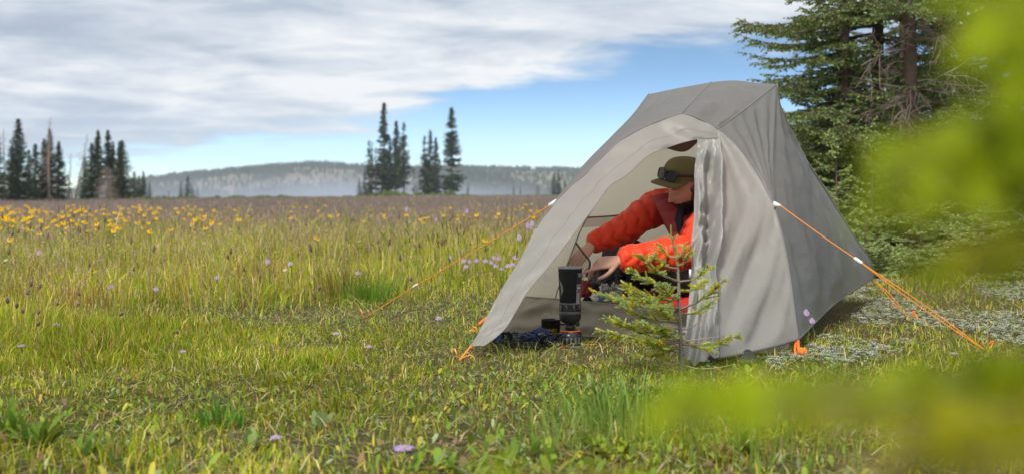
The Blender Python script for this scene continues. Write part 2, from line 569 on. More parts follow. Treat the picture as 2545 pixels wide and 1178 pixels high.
HILL_Y = 1300.0
HILL_PTS = [(-1500, 480), (-200, 474), (300, 466), (370, 460), (450, 450), (560, 437), (700, 420), (790, 415), (860, 419), (930, 425), (1000, 427), (1150, 425), (1300, 428), (1440, 430), (1800, 430), (2545, 436), (4200, 445)]


def hill_z(x, Y):
    px = CX + FPX * np.asarray(x) / HILL_Y
    py = np.interp(px, [p[0] for p in HILL_PTS], [p[1] for p in HILL_PTS])
    crest = CAMH + (HY - py) / FPX * HILL_Y
    base = -25.0
    t = ss(560, HILL_Y, Y) * (1 - 0.9 * ss(HILL_Y + 20, HILL_Y + 500, Y))
    z = base + (crest - base) * t
    return z + (fbm(np.asarray(x) * 0.006, np.asarray(Y) * 0.006, 21) - 0.5) * 7 * ss(600, 900, Y) * (1 - ss(1180, 1290, Y))


def make_hill():
    Ys = np.concatenate([np.linspace(540, 1400, 70), np.linspace(1450, 2000, 10)])
    xs = np.linspace(-1150, 1200, 160)
    X, YY = np.meshgrid(xs, Ys)
    V = np.stack([X, YY, hill_z(X, YY)], -1).reshape(-1, 3)
    n = fbm(V[:, 0] * 0.012, V[:, 1] * 0.012, 31)[:, None]
    C = np.array((0.075, 0.10, 0.05)) * (1 - n) + np.array((0.20, 0.17, 0.10)) * n
    clear = ss(0.58, 0.68, hill_clear(V[:, 0], V[:, 1]))[:, None]
    C = C * (1 - clear) + np.array((0.20, 0.18, 0.135)) * clear
    m, k, out = mat_base('hillside')
    at = k.n('ShaderNodeAttribute', attribute_name='col').outputs['Color']
    tc = k.n('ShaderNodeTexCoord').outputs['Object']
    c = k.mix(1.0, at, k.ramp(k.noise(tc, 0.05, 6, 0.65), [(0.3, 0.7), (0.7, 1.3)]), 'MULTIPLY')
    b = k.n('ShaderNodeBsdfPrincipled'); k.l(c, b.inputs['Base Color']); b.inputs['Roughness'].default_value = 1.0; b.inputs['Specular IOR Level'].default_value = 0.0
    k.l(b.outputs[0], out.inputs['Surface'])
    tag(obj('hills', V, grid_faces(len(Ys), len(xs)), m, cols=C), kind='structure')


def hill_clear(x, Y):
    """where the forest on the slope opens into pale meadow"""
    px = CX + FPX * np.asarray(x) / np.asarray(Y)
    a = fbm(np.asarray(x) * 0.011, np.asarray(Y) * 0.005, 41)
    a = a + 0.30 * ss(1180, 1300, px) * ss(880, 980, Y) * (1 - ss(1230, 1275, Y))
    a = a + 0.14 * np.exp(-((px - 830) / 130.0) ** 2) * ss(1000, 1060, Y) * (1 - ss(1210, 1260, Y))
    return a - 0.15 * ss(1250, 1300, Y)


make_hill()


def cone_tree_arrays(x, y, z, h, w, col, nseg=5, tiers=3):
    """many small conifers at once: stacked ragged cones"""
    N = len(x); Vs = []; Ts = []; Cs = []; base = 0
    ph = rng.uniform(0, 6.28, N)
    for t in range(tiers):
        z0 = 0.08 + t * 0.27; z1 = min(1.0, z0 + 0.46); r = w * (1 - t * 0.28)
        ring = []
        for j in range(nseg):
            a = ph + j * 2 * np.pi / nseg + t
            rr = r * rng.uniform(0.7, 1.15, N)
            ring.append(np.stack([x + rr * np.cos(a), y + rr * np.sin(a), z + h * (z0 + rng.uniform(-0.04, 0.04, N))], -1))
        ap = np.stack([x, y, z + h * z1], -1)
        V = np.stack(ring + [ap], 1)
        idx = (np.arange(N) * (nseg + 1))[:, None] + base
        for j in range(nseg):
            Ts.append(np.concatenate([idx + j, idx + (j + 1) % nseg, idx + nseg], 1))
        Vs.append(V.reshape(-1, 3)); base += N * (nseg + 1)
        Cs.append(np.repeat(col, nseg + 1, 0))
    return np.concatenate(Vs), np.concatenate(Ts), np.concatenate(Cs)


def make_far_forest():
    N = 19000
    Y = np.sqrt(rng.uniform(640**2, 1330**2, N)); px = rng.uniform(200, 1750, N)
    x = (px - CX) / FPX * Y
    keep = (hill_clear(x, Y) < 0.60) | (rng.uniform(0, 1, N) < 0.10)
    keep &= (Y > 760) | (rng.uniform(0, 1, N) < 0.35)
    x, Y = x[keep], Y[keep]
    z = hill_z(x, Y); n = len(x)
    h = rng.uniform(4.0, 8.5, n); w = h * rng.uniform(0.19, 0.28, n)
    c = np.array((0.030, 0.046, 0.026)) * rng.uniform(0.6, 1.5, (n, 1)) + rng.uniform(0, 0.012, (n, 1)) * np.array((1, 0.9, 0.5))
    dead = rng.uniform(0, 1, n) < 0.16
    c[dead] = np.array((0.14, 0.12, 0.10)) * rng.uniform(0.7, 1.2, (dead.sum(), 1)); w[dead] *= 0.55
    V, T, C = cone_tree_arrays(x, Y, z, h, w, c, 5, 2)
    # the ridge line: a closer set row of trees along the crest
    px = rng.uniform(250, 1900, 1100); Yr = HILL_Y + rng.uniform(-25, 15, 1100); xr = (px - CX) / FPX * Yr
    kp = vnoise(px * 0.03, px * 0 + 3.3, 77) > 0.18
    xr, Yr = xr[kp], Yr[kp]; n = len(xr)
    h = rng.uniform(4.0, 8.0, n)
    V2, T2, C2 = cone_tree_arrays(xr, Yr, hill_z(xr, Yr), h, h * 0.2, np.array((0.028, 0.042, 0.026)) * rng.uniform(0.6, 1.4, (n, 1)), 5, 3)
    o = obj('forest', np.concatenate([V, V2]), np.concatenate([T, T2 + len(V)]), M['far_needle'], cols=np.concatenate([C, C2]), smooth=False)
    tag(o, 'dark conifer forest covering the far hill under the mist', 'forest', kind='stuff')


make_far_forest()


# ================================================================== conifers beyond the meadow
def tube_simple(mb, p, r, n=5, col=None):
    V, F = loft(p, r, n); mb.add(V, F, col)


def far_spruce(px, ytop, ybase, Y, wpx, name, label, group, dens=1.0, bare=0.08, lean=0.0, col=(0.035, 0.055, 0.024), droop=0.15, top_w=0.12, seed=0, gappy=0.0, dead=False):
    r = np.random.default_rng(seed)
    b = P(px, ybase, Y); b[2] = ground_z(b[0], Y) - 0.05
    tipz = P(px, ytop, Y)[2]
    h = tipz - b[2]; w = wpx * (1.5 if Y < 125 and not dead else 1.22) / FPX * Y / 2
    if Y < 125: dens = dens * 1.2
    root = empty(name, b, label, 'tree', group)
    tp = np.array([[lean * t * h + 0.01 * h * math.sin(5 * t + seed), 0.0, t * h] for t in np.linspace(0, 1, 9)]) + b
    V, F = loft(tp, np.linspace(h * (0.016 if dead else 0.013), h * 0.0015, 9), 7)
    obj('trunk', V, F, M['dead_wood'] if dead else M['bark'], root)
    Vs = []; Ts = []; Cs = []; n0 = 0
    if not dead:
        nb = int(230 * dens)
        for i in range(nb):
            t = bare + (1 - bare) * (i + r.uniform(0, 1)) / nb
            if gappy and vnoise(t * 26.0, seed * 1.7, 5) < gappy * 1.3 and t < 0.93 and r.uniform() < 0.8: continue
            prof = (1 - t) ** 0.75 * (0.62 + 0.38 * min(1, (t - bare) * 5 + 0.3)) + 0.035
            L = w * prof * r.uniform(0.55, 1.2)
            az = r.uniform(0, 2 * np.pi)
            o = np.array([lean * t * h, 0, t * h]) + b
            k = max(3, int(4 + 5 * prof * min(dens, 1.2)))
            s = (np.arange(k) + r.uniform(0, 1, k)) / k
            dz = -droop * L * s * 2 + 0.35 * L * s ** 2.5
            cx = L * s * np.cos(az); cy = L * s * np.sin(az)
            c = np.stack([cx, cy, dz], -1) + o
            sz = h * 0.019 * r.uniform(0.7, 1.5, k) * (0.65 + 0.5 * prof)
            # each clump: two leaf-sized triangles that hang and spread sideways
            for q in range(2):
                a1 = az + r.uniform(-1.2, 1.2, k); tilt = r.uniform(-0.9, 0.35, k)
                d1 = np.stack([np.cos(a1), np.sin(a1), tilt], -1) * sz[:, None] * 1.3
                d2 = np.stack([-np.sin(a1), np.cos(a1), r.uniform(-0.5, 0.3, k)], -1) * sz[:, None] * 0.7
                Vv = np.stack([c - d2, c + d2, c + d1], 1).reshape(-1, 3)
                Vs.append(Vv); Ts.append(np.arange(len(Vv)).reshape(-1, 3) + n0); n0 += len(Vv)
                cc = np.array(col) * r.uniform(0.6, 1.5, (k, 1)) * (0.85 + 0.4 * s[:, None])
                cc = cc + np.array((0.012, 0.008, 0.0)) * r.uniform(0, 1, (k, 1))
                Cs.append(np.repeat(cc, 3, 0))
        obj('crown', np.concatenate(Vs), np.concatenate(Ts), M['far_needle'], root, False, np.concatenate(Cs))
    else:
        mb = MB()
        nb = int(90 * dens)
        for i in range(nb):
            t = 0.12 + 0.86 * (i + r.uniform(0, 1)) / nb
            L = w * ((1 - t) ** 0.6 + 0.08) * r.uniform(0.35, 1.2); az = r.uniform(0, 6.28)
            o = np.array([lean * t * h, 0, t * h]) + b
            p = o + np.array([[L * s * math.cos(az), L * s * math.sin(az), -0.25 * L * s + r.uniform(-0.2, 0.1) * L * s] for s in (0, 0.5, 1.0)])
            tube_simple(mb, p, [h * 0.003, h * 0.002, h * 0.0006], 3)
            for q in range(3):
                s = r.uniform(0.3, 0.9); oo = o + np.array((L * s * math.cos(az), L * s * math.sin(az), -0.25 * L * s))
                a2 = az + r.uniform(-1, 1); l2 = L * 0.35
                tube_simple(mb, np.array([oo, oo + np.array((l2 * math.cos(a2), l2 * math.sin(a2), -l2 * r.uniform(0.1, 0.6)))]), [h * 0.0016, h * 0.0006], 3)
        mb.build('branches', M['dead_wood'], root)['kind'] = 'stuff'
    return root


LG = 'conifers along the far left edge of the meadow'
CG = 'conifers standing at the far edge of the meadow'
G1 = (0.040, 0.066, 0.028); G2 = (0.036, 0.066, 0.022); G3 = (0.060, 0.074, 0.028)
# px, top, base, Y, width, label, options
LEFT = [
    (45, 296, 508, 92, 66, 'tall thin dark spruce with narrow top, tallest living tree of the left group', dict(dens=1.5, col=G1, bare=0.02)),
    (30, 362, 508, 90, 50, 'shorter spruce pressed against the left side of the tall thin spruce', dict(dens=1.1, col=G1, bare=0.02)),
    (88, 358, 505, 95, 52, 'deep green spruce just right of the tall thin spruce', dict(dens=1.3, col=G2, bare=0.02)),
    (72, 372, 505, 99, 30, 'thin grey topped spruce behind the deep green spruce', dict(dens=0.6, col=G3)),
    (110, 345, 504, 97, 44, 'olive spruce behind the bare trunk with a spike top', dict(dens=1.2, col=G3, bare=0.02)),
    (123, 322, 503, 96, 36, 'narrow spruce overlapping the bare spike topped trunk', dict(dens=1.0, col=G3, bare=0.25)),
    (146, 352, 503, 96, 46, 'dark spruce between the spike topped trunk and the leaning snags', dict(dens=1.4, col=G1, bare=0.02)),
    (210, 388, 500, 104, 26, 'small dark spruce right of the leaning snags', dict(dens=0.8, col=G1)),
    (228, 356, 500, 100, 50, 'broad dark spruce left of the tree with the clubbed top', dict(dens=1.5, col=G2, bare=0.02)),
    (243, 324, 500, 102, 34, 'spruce with a clubbed narrow top above its neighbours', dict(dens=1.2, col=G3, bare=0.25, gappy=0.15)),
    (268, 324, 500, 103, 38, 'tall gappy spruce standing above the grey dead spruce', dict(dens=1.2, col=G1, bare=0.3, gappy=0.25)),
    (281, 352, 500, 104, 24, 'slim spruce behind and right of the grey dead spruce', dict(dens=0.9, col=G1)),
    (303, 349, 500, 100, 54, 'dense spruce at the right side of the grey dead spruce', dict(dens=1.6, col=G3, bare=0.02)),
    (296, 352, 500, 104, 26, 'thin pointed spruce rising behind the dense spruce', dict(dens=0.7, col=G1, gappy=0.2)),
    (334, 426, 498, 112, 30, 'low broad spruce right of the dense spruce', dict(dens=1.0, col=G1, bare=0.02)),
    (346, 436, 498, 114, 26, 'low spruce between two others near the right end of the left group', dict(dens=0.9, col=G1, bare=0.02)),
    (356, 425, 498, 115, 22, 'slender dark spruce at the right end of the main left group', dict(dens=0.9, col=G2)),
    (372, 452, 499, 120, 14, 'little lone dark spruce just right of the left group', dict(dens=0.6, col=G1)),
    (-8, 320, 512, 88, 40, 'grey green spruce cut off by the left picture edge', dict(dens=1.0, col=G1)),
]
DEAD = [
    (10, 318, 510, 89, 44, 'bare reddish snag at the far left edge of the meadow', dict(dens=0.7)),
    (119, 290, 503, 95, 46, 'bare trunk with a spike top above the left spruces', dict(dens=1.0, lean=0.03)),
    (172, 380, 501, 97, 30, 'shorter grey snag leaning right among the left spruces', dict(dens=0.8, lean=0.03)),
    (188, 332, 501, 98, 44, 'tall grey snag leaning right with a crooked tip', dict(dens=0.8, lean=0.17)),
    (265, 412, 501, 98, 62, 'broad grey dead spruce with hanging bare branches', dict(dens=2.6)),
]
SMALLP = [
    (420, 474, 500, 170, 12, 'tiny spruce standing alone in front of the misty hill', dict(dens=0.5, col=G1)),
    (449, 450, 499, 172, 13, 'thin young spruce left of the small triangular spruce', dict(dens=0.6, col=G1)),
    (467, 437, 499, 170, 32, 'small triangular spruce in front of the misty hill', dict(dens=1.1, col=G1, bare=0.02)),
    (479, 462, 499, 171, 16, 'short spruce against the right side of the triangular spruce', dict(dens=0.6, col=G1)),
    (490, 460, 498, 173, 18, 'thin sparse spruce at the right of the small misty group', dict(dens=0.5, col=G3, gappy=0.3)),
]
CENT = [
    (917, 350, 487, 226, 30, 'thin grey green tree left of the tallest centre spruce', dict(dens=0.8, col=G3, gappy=0.25)),
    (924, 354, 487, 228, 18, 'twin thin stem behind the grey green centre tree', dict(dens=0.6, col=G3, gappy=0.3)),
    (893, 440, 488, 224, 20, 'short spruce at the left foot of the centre group', dict(dens=0.8, col=G1, bare=0.02)),
    (906, 425, 488, 226, 18, 'short dark spruce beside the left foot of the centre group', dict(dens=0.7, col=G1, bare=0.02)),
    (933, 368, 487, 226, 14, 'pole thin spruce close left of the tallest centre spruce', dict(dens=0.5, col=G3, gappy=0.3)),
    (954, 256, 485, 228, 46, 'tallest centre spruce with a narrow spire', dict(dens=1.6, col=G1, bare=0.03, gappy=0.18)),
    (969, 342, 485, 230, 26, 'slim spruce close right of the tallest centre spruce', dict(dens=0.8, col=G1, gappy=0.2)),
    (985, 301, 485, 228, 40, 'pointed dense spruce third in height of the left centre clump', dict(dens=1.3, col=G2, bare=0.12, gappy=0.1)),
    (1004, 305, 485, 227, 44, 'open spruce with visible trunk at the right of the left centre clump', dict(dens=1.0, col=G3, bare=0.15, gappy=0.25)),
    (1028, 412, 485, 232, 16, 'half bare thin tree between the two centre clumps', dict(dens=0.4, col=G3, gappy=0.35)),
    (1055, 338, 484, 228, 32, 'left spruce of the right centre clump', dict(dens=1.1, col=G1, bare=0.02, gappy=0.15)),
    (1069, 323, 484, 229, 34, 'middle spruce of the right centre clump', dict(dens=1.1, col=G1, bare=0.02, gappy=0.15)),
    (1083, 342, 484, 228, 34, 'bushy lower spruce against the big open spruce', dict(dens=1.2, col=G3, bare=0.02, gappy=0.1)),
    (1122, 268, 483, 226, 62, 'big open spruce with layered boughs and bare lower trunk', dict(dens=1.7, col=G1, bare=0.07, gappy=0.22)),
]
DEADC = [
    (1012, 440, 485, 227, 20, 'little dead stem at the foot of the open centre spruce', dict(dens=0.4)),
    (1034, 405, 485, 233, 16, 'thin dead stem between the two centre clumps', dict(dens=0.5)),
]
RIGHTP = [
    (1163, 455, 482, 236, 10, 'tiny spruce right of the big open spruce', dict(dens=0.5, col=G1)),
    (1277, 460, 480, 240, 10, 'tiny dark spruce halfway between the big open spruce and the tent', dict(dens=0.5, col=G1)),
    (1293, 462, 480, 240, 10, 'second tiny dark spruce left of the tent guy line', dict(dens=0.5, col=G1)),
    (1336, 460, 480, 240, 20, 'low bushy spruce left of the pair beside the tent', dict(dens=0.6, col=G3)),
    (1377, 430, 478, 238, 26, 'broader spruce of the pair just left of the tent', dict(dens=0.9, col=G1)),
    (1388, 423, 478, 239, 20, 'taller spruce of the pair just left of the tent', dict(dens=0.9, col=G1)),
    (1404, 448, 478, 239, 14, 'small spruce against the tent edge', dict(dens=0.6, col=G1)),
]
seed = 100
for lst, g, nm, dd in ((LEFT, LG, 'spruce_tree', False), (DEAD, LG, 'dead_tree', True), (SMALLP, 'small conifers in front of the misty hill', 'spruce_tree', False), (CENT, CG, 'spruce_tree', False), (DEADC, CG, 'dead_tree', True), (RIGHTP, 'small conifers on the rim left of the tent', 'spruce_tree', False)):
    for px, yt, yb, Y, w, lab, kw in lst:
        seed += 1
        far_spruce(px, yt, yb, Y, w, nm, lab, g, seed=seed, dead=dd, **kw)


# low shrubs on the rim behind the left field
def rim_bushes():
    N = 4200
    px = rng.uniform(60, 1440, N); Y = rng.uniform(98, 128, N) * (1 + 0.5 * ss(350, 700, px)); Y = np.where(px > 760, rng.uniform(216, 246, N), Y); x = (px - CX) / FPX * Y
    z = ground_z(x, Y); h = rng.uniform(0.15, 0.5, N) * (0.4 + vnoise(px * 0.05, px * 0, 3))
    h = h * np.where(px > 760, 2.2 * np.exp(-(np.minimum(np.abs(px - 950), np.abs(px - 1090)) / 60.0) ** 2) + 0.5, 1); a = rng.uniform(0, 6.28, N); w = rng.uniform(0.1, 0.35, N) * np.where(px > 760, 1.8, 1)
    A = np.stack([x - w * np.cos(a), Y - w * np.sin(a), z], -1); B = np.stack([x + w * np.cos(a), Y + w * np.sin(a), z], -1)
    T = np.stack([x + rng.normal(0, 0.1, N), Y, z + h], -1)
    V = np.stack([A, B, T], 1).reshape(-1, 3)
    c = np.repeat(np.array((0.12, 0.16, 0.035)) * rng.uniform(0.6, 1.3, (N, 1)), 3, 0)
    tag(obj('undergrowth', V, np.arange(3 * N).reshape(-1, 3), M['far_needle'], cols=c, smooth=False), 'low bright green willow scrub along the far rim of the meadow', 'scrub', kind='stuff')


rim_bushes()

# ================================================================== the tent
A_ = (1612, 235, 6.5); B_ = (1768, 205, 6.3); D_ = (1930, 210, 6.1); K_ = (1693, 283, 5.76); J_ = (1784, 321, 5.72)
T_ = (1925, 510, 5.5); G_ = (1984, 842, 5.2); L_ = (1380, 503, 5.55); F_ = (1171, 859, 5.14); R_ = (2174, 690, 7.4)
cv = {}
cv['A_L'] = curve(PL([A_, (1575, 284, 6.35), (1520, 341, 6.15), (1450, 413, 5.85), L_]), 40)
cv['L_K'] = curve(PL([L_, (1401, 480, 5.58), (1451, 437, 5.62), (1504, 384, 5.66), (1540, 352, 5.69), (1576, 330, 5.71), (1629, 305, 5.74), K_]), 40)
cv['A_B'] = curve(PL([A_, (1690, 219, 6.4), B_]), 40)
cv['B_K'] = curve(PL([B_, (1728, 246, 6.03), K_]), 40)
cv['B_D'] = curve(PL([B_, (1800, 202, 6.27), (1830, 201, 6.24), (1880, 207, 6.17), D_]), 40)
cv['K_J'] = curve(PL([K_, (1715, 287, 5.75), (1750, 302, 5.735), J_]), 40)
cv['D_J'] = curve(PL([D_, (1880, 250, 5.98), (1829, 289, 5.82), J_]), 40)
cv['J_T'] = curve(PL([J_, (1830, 362, 5.68), (1880, 430, 5.6), T_]), 40)
cv['T_G'] = curve(PL([T_, (1950, 610, 5.4), (1965, 696, 5.32), (1977, 791, 5.24), G_]), 40)
cv['D_T'] = curve(PL([D_, (1926, 300, 5.96), (1922, 400, 5.76), T_]), 40)
cv['D_R'] = curve(PL([D_, (1938, 265, 6.15), (1955, 318, 6.25), (1985, 370, 6.4), (2030, 440, 6.6), (2080, 520, 6.85), (2130, 600, 7.1), (2170, 670, 7.37), R_]), 70)
cv['L_F'] = curve(PL([L_, (1337, 560, 5.45), (1290, 648, 5.33), (1249, 713, 5.26), (1215, 777, 5.2), (1188, 828, 5.16), F_]), 50)
gp, rp = P(*G_), P(*R_)
cv['G_R'] = curve(np.array([gp, gp * 0.5 + rp * 0.5 + np.array((-0.02, 0.02, 0.01)), rp]), 60)
Q_pt = np.array((0.35, 7.9, 0.10))
apt, dpt = P(*A_), P(*D_)


def rejoin(*cs, n=80):
    p = np.concatenate([c if i == 0 else c[1:] for i, c in enumerate(cs)])
    d = np.concatenate(([0], np.cumsum(np.linalg.norm(np.diff(p, axis=0), axis=1))))
    s = np.linspace(0, d[-1], n)
    return np.stack([np.interp(s, d, p[:, k]) for k in range(3)], -1)


def rs(c, n):
    return rejoin(c, n=n)


def wrinkled(S, amp=0.010, scale=6.0, folds=None, seed=0, edge=0.08):
    """push a cloth patch in and out along its normal; the sewn edges stay"""
    N = gnormals(S); m, n = S.shape[:2]
    u = np.linspace(0, 1, n)[None, :]; v = np.linspace(0, 1, m)[:, None]
    w = ss(0, edge, u) * ss(0, edge, 1 - u) * ss(0, edge, v) * ss(0, edge, 1 - v)
    D = np.zeros((m, n))
    for i in range(m):
        for j in range(n):
            q = Vector(S[i, j]) * scale + Vector((seed * 3.1, 0, seed))
            D[i, j] = mnoise.fractal(q, 0.9, 2.0, 4) * amp
    if folds is not None:
        D = D + folds(u, v)
    return S + N * (D * w)[..., None]


def panel(name, S, m, parent):
    mm, nn = S.shape[:2]
    return obj(name, S.reshape(-1, 3), grid_faces(mm, nn), m, parent)


tent = empty('tent', (0.9, 6.2, 0), 'grey camping tent with its front door open on the meadow', 'tent')


def fold(u, v, ang, freq, amp, sharp=2.0, ph=0.0):
    s = np.sin((u * math.cos(ang) + v * math.sin(ang)) * freq * 2 * math.pi + ph + 0.9 * np.sin(3.1 * (u * math.sin(ang) - v * math.cos(ang)) + ph))
    return amp * (np.abs(s) ** sharp) * np.sign(s)


def make_fly():
    n = 64
    # roof, facing up and left
    S = coons(rs(cv['A_B'], n), rs(cv['L_K'], n), rs(cv['A_L'], n), rs(cv['B_K'], n))
    sag = -0.03
    S = wrinkled(S, 0.006, 5, lambda u, v: fold(u, v, 0.5, 5, 0.0035) * (1 - v) + 0 * u, 1)
    panel('roof_panel', S, M['fly'], tent)
    # roof, front part
    S = coons(rs(cv['B_D'], n), rs(cv['K_J'], n), rs(cv['B_K'], n), rs(cv['D_J'], n))
    S = wrinkled(S, 0.012, 7, lambda u, v: -0.02 * np.sin(np.pi * u) * np.sin(np.pi * v) + 0.012 * np.sin(9 * u + 2.0 * v) * ss(0.5, 0.9, v), 2)
    panel('roof_panel', S, M['fly'], tent)
    # right side: the part left of the upright crease, with gathers running to the top corner
    tp = np.repeat(P(*T_)[None], n, 0)
    S = coons(rs(cv['D_J'][::-1], n), tp, rs(cv['J_T'], n), rs(cv['D_T'], n))
    S = wrinkled(S, 0.005, 8, lambda u, v: 0.006 * np.sin(u * 30 + 3 * v + 1.5 * np.sin(4 * u)) * ss(0.0, 0.3, 1 - v), 3)
    panel('side_panel', S, M['fly'], tent)
    dp = np.repeat(dpt[None], n, 0)
    S = coons(dp, rs(cv['G_R'], n), rejoin(cv['D_T'], cv['T_G'], n=90), rs(cv['D_R'], 90))

    def sf(u, v):
        f = 0.014 * np.sin(u * 26 + 2.2 * np.sin(5 * v)) * ss(0.45, 0.95, v) * (0.5 + 0.5 * np.sin(7 * u + 1))
        f = f + 0.010 * np.sin(u * 17 + v * 9) * ss(0.7, 0.95, v)
        f = f + 0.012 * np.sin(u * 21 + 0.5) * (1 - ss(0.15, 0.6, v))
        return f - 0.035 * np.sin(np.pi * u) * np.sin(np.pi * v)
    S = wrinkled(S, 0.010, 5, sf, 4)
    panel('side_panel', S, M['fly'], tent)
    # band of the vestibule between the arched seam and the door zip, ending in the fin on the left
    outer = rejoin(cv['K_J'][::-1], cv['L_K'][::-1], cv['L_F'], n=120)
    inner = rs(curve(PL([(1783, 343, 5.70), (1736, 346, 5.68), (1700, 354, 5.67), (1665, 365, 5.66), (1611, 387, 5.62), (1576, 419, 5.58), (1551, 440, 5.55), (1515, 463, 5.5), (1494, 490, 5.46), (1479, 512, 5.43), (1458, 540, 5.4), (1441, 562, 5.37), (1409, 604, 5.32), (1358, 669, 5.24), (1310, 726, 5.18), (1280, 777, 5.15), (1256, 815, 5.13), (1232, 838, 5.12), (1203, 859, 5.115)]), 120), 120)
    m = 22
    S = coons(outer, inner, curve(np.array([outer[0], inner[0]]), m), curve(np.array([outer[-1], inner[-1]]), m))
    S = wrinkled(S, 0.005, 8, lambda u, v: 0.004 * np.sin(np.pi * v) + 0.006 * np.sin(u * 60 + 4 * v) * (1 - ss(0.12, 0.3, u)) + 0.003 * np.sin(u * 70 + 9 * v + 2 * np.sin(u * 13)), 5, 0.04)
    panel('vestibule_band', S, M['vest'], tent)
    edge_in = inner
    # zip flap line part way in
    mid = S[int(m * 0.60)]
    tubeo('zip_seam', mid + gnormals(S)[int(m * 0.60)] * -0.002, 0.0024, M['seam'])
    tubeo('door_edge', edge_in, 0.0020, M['vest'])
    # right front panel
    left = curve(PL([(1783, 343, 5.70), (1788, 450, 5.53), (1784, 600, 5.31), (1772, 680, 5.20), (1776, 800, 4.99), (1782, 890, 4.85)]), 80)
    arch = rejoin(cv['J_T'], cv['T_G'], n=80)
    top = curve(np.array([left[0], arch[0]]), 60)
    hem = curve(PL([(1782, 890, 4.85), (1850, 877, 4.94), (1920, 861, 5.06), G_]), 60)
    S = coons(top, hem, left, arch)

    def ff(u, v):
        q = ss(0.25, 0.6, v)
        f = q * (0.017 * np.sin((u * 1.0 + v * 2.0) * 11 + 0.7 * np.sin(4 * u)) * np.exp(-((u - 0.45) / 0.42) ** 2) + 0.0016 * np.sin((u + v * 1.8) * 31 + 2 * np.sin(5 * v)))
        f = f + 0.035 * np.sin(np.pi * u) * np.sin(np.pi * v) + 0.0025 * np.sin(u * 17 - v * 6) * (1 - q)
        return f
    S = wrinkled(S, 0.008, 5, ff, 6, 0.05)
    panel('front_panel', S, M['vest'], tent)
    tubeo('zip_seam', left + np.array((0.012, -0.004, 0)), 0.0025, M['flap'])
    # hanging door, tied back in a bundle and spilling open at the foot
    m = 130
    l = rs(curve(PL([(1733, 347, 5.66), (1729, 420, 5.54), (1727, 520, 5.40), (1722, 620, 5.25), (1719, 680, 5.17), (1712, 740, 5.05), (1705, 810, 4.93), (1698, 884, 4.80)]), m), m)
    r = rs(curve(PL([(1790, 347, 5.66), (1797, 430, 5.53), (1795, 540, 5.38), (1788, 620, 5.27), (1778, 670, 5.19), (1783, 720, 5.09), (1784, 800, 4.95), (1785, 893, 4.79)]), m), m)
    u = np.linspace(0, 1, 70)[None, :, None]
    S = l[:, None] * (1 - u) + r[:, None] * u
    N = gnormals(S); uu = u[..., 0]; vv = np.linspace(0, 1, m)[:, None]
    bundle = ss(0.02, 0.12, vv) * (1 - ss(0.55, 0.72, vv)); skirt = ss(0.58, 0.75, vv)
    pl = np.sin(uu * 10 + 1.6 * np.sin(vv * 6) + 0.7) * 0.030 + np.sin(uu * 23 + 9 * vv + 2 * np.sin(vv * 13)) * 0.006 + 0.012 * np.sin(vv * 60 + uu * 12 + 3 * np.sin(vv * 17)) * np.sin(np.pi * uu)
    sk = 0.020 * np.sin(uu * 7 + 1.5 + vv * 4) * skirt + 0.008 * np.sin(uu * 24 + vv * 18) * skirt + 0.010 * np.sin(vv * 55 + uu * 5) * skirt * (1 - ss(0.8, 0.95, vv))
    rn = np.array([[mnoise.fractal(Vector(S[i, j] * np.array((14, 14, 7))), 0.9, 2.0, 4) for j in range(70)] for i in range(m)]) * 0.020 * (1 - 0.75 * ss(0.82, 1.0, np.linspace(0, 1, m)))[:, None]
    S = S - N * (np.abs(0.05 * np.sin(np.pi * uu)) * bundle + pl * bundle + sk + rn + 0.02 * np.sin(np.pi * uu) * skirt)[..., None] * -1
    panel('door_flap', S, M['flap'], tent)
    tt = np.linspace(0, 1, 14)
    k = int(m * 0.60); tubeo('door_toggle', np.array([S[k, 2] + np.array((-0.012, -0.03, 0.02)), S[k, 2] + np.array((-0.012, -0.03, -0.015))]), 0.005, M['white_plastic'])
    # rear walls
    bot = curve(np.array([P(*F_), np.array((-0.02, 6.1, 0.05)), Q_pt]), 60)
    S = coons(rejoin(cv['A_L'], cv['L_F'], n=60)[:1].repeat(60, 0), bot, rejoin(cv['A_L'], cv['L_F'], n=60), curve(np.array([apt, apt * 0.45 + Q_pt * 0.55 + np.array((-0.02, 0.1, 0.05)), Q_pt]), 60))
    panel('rear_panel', wrinkled(S, 0.006, 5, None, 7), M['rear'], tent)
    S = coons(rejoin(cv['A_B'], cv['B_D'], n=60), curve(np.array([Q_pt, rp]), 60), curve(np.array([apt, apt * 0.45 + Q_pt * 0.55 + np.array((-0.02, 0.1, 0.05)), Q_pt]), 60), rs(cv['D_R'], 60))
    panel('rear_panel', wrinkled(S, 0.006, 5, None, 8), M['rear'], tent)
    # seams, poles under the seams, hems
    for c in (cv['B_K'], cv['D_J'], rejoin(cv['L_F'][::-1][-12:], cv['L_K'], cv['K_J'], n=90), arch, cv['D_T'][:2], cv['A_L']):
        if len(c) > 5:
            tubeo('seam', c, 0.0032, M['seam'])
    tubeo('hem', cv['G_R'], 0.006, M['fly']); tubeo('hem', hem, 0.005, M['fly']); tubeo('hem', rejoin(cv['D_R'], n=80), 0.006, M['flap'])
    # brow pole bulge at the ridge
    tubeo('ridge_pole', rejoin(cv['A_B'], cv['B_D'], n=60) + np.array((0, 0.01, -0.006)), 0.006, M['seam'])
    # corner cap of the rear right foot
    V, F = box(rp + np.array((0.0, 0.0, 0.012)), (0.05, 0.05, 0.03), Matrix.Rotation(0.9, 3, 'Z'), 0.008)
    obj('corner_cap', V, F, M['binding'], tent)


def tubeo(name, path, r, m, parent=None, n=6):
    V, F = loft(path, r, n)
    return obj(name, V, F, m, parent or tent)


make_fly()


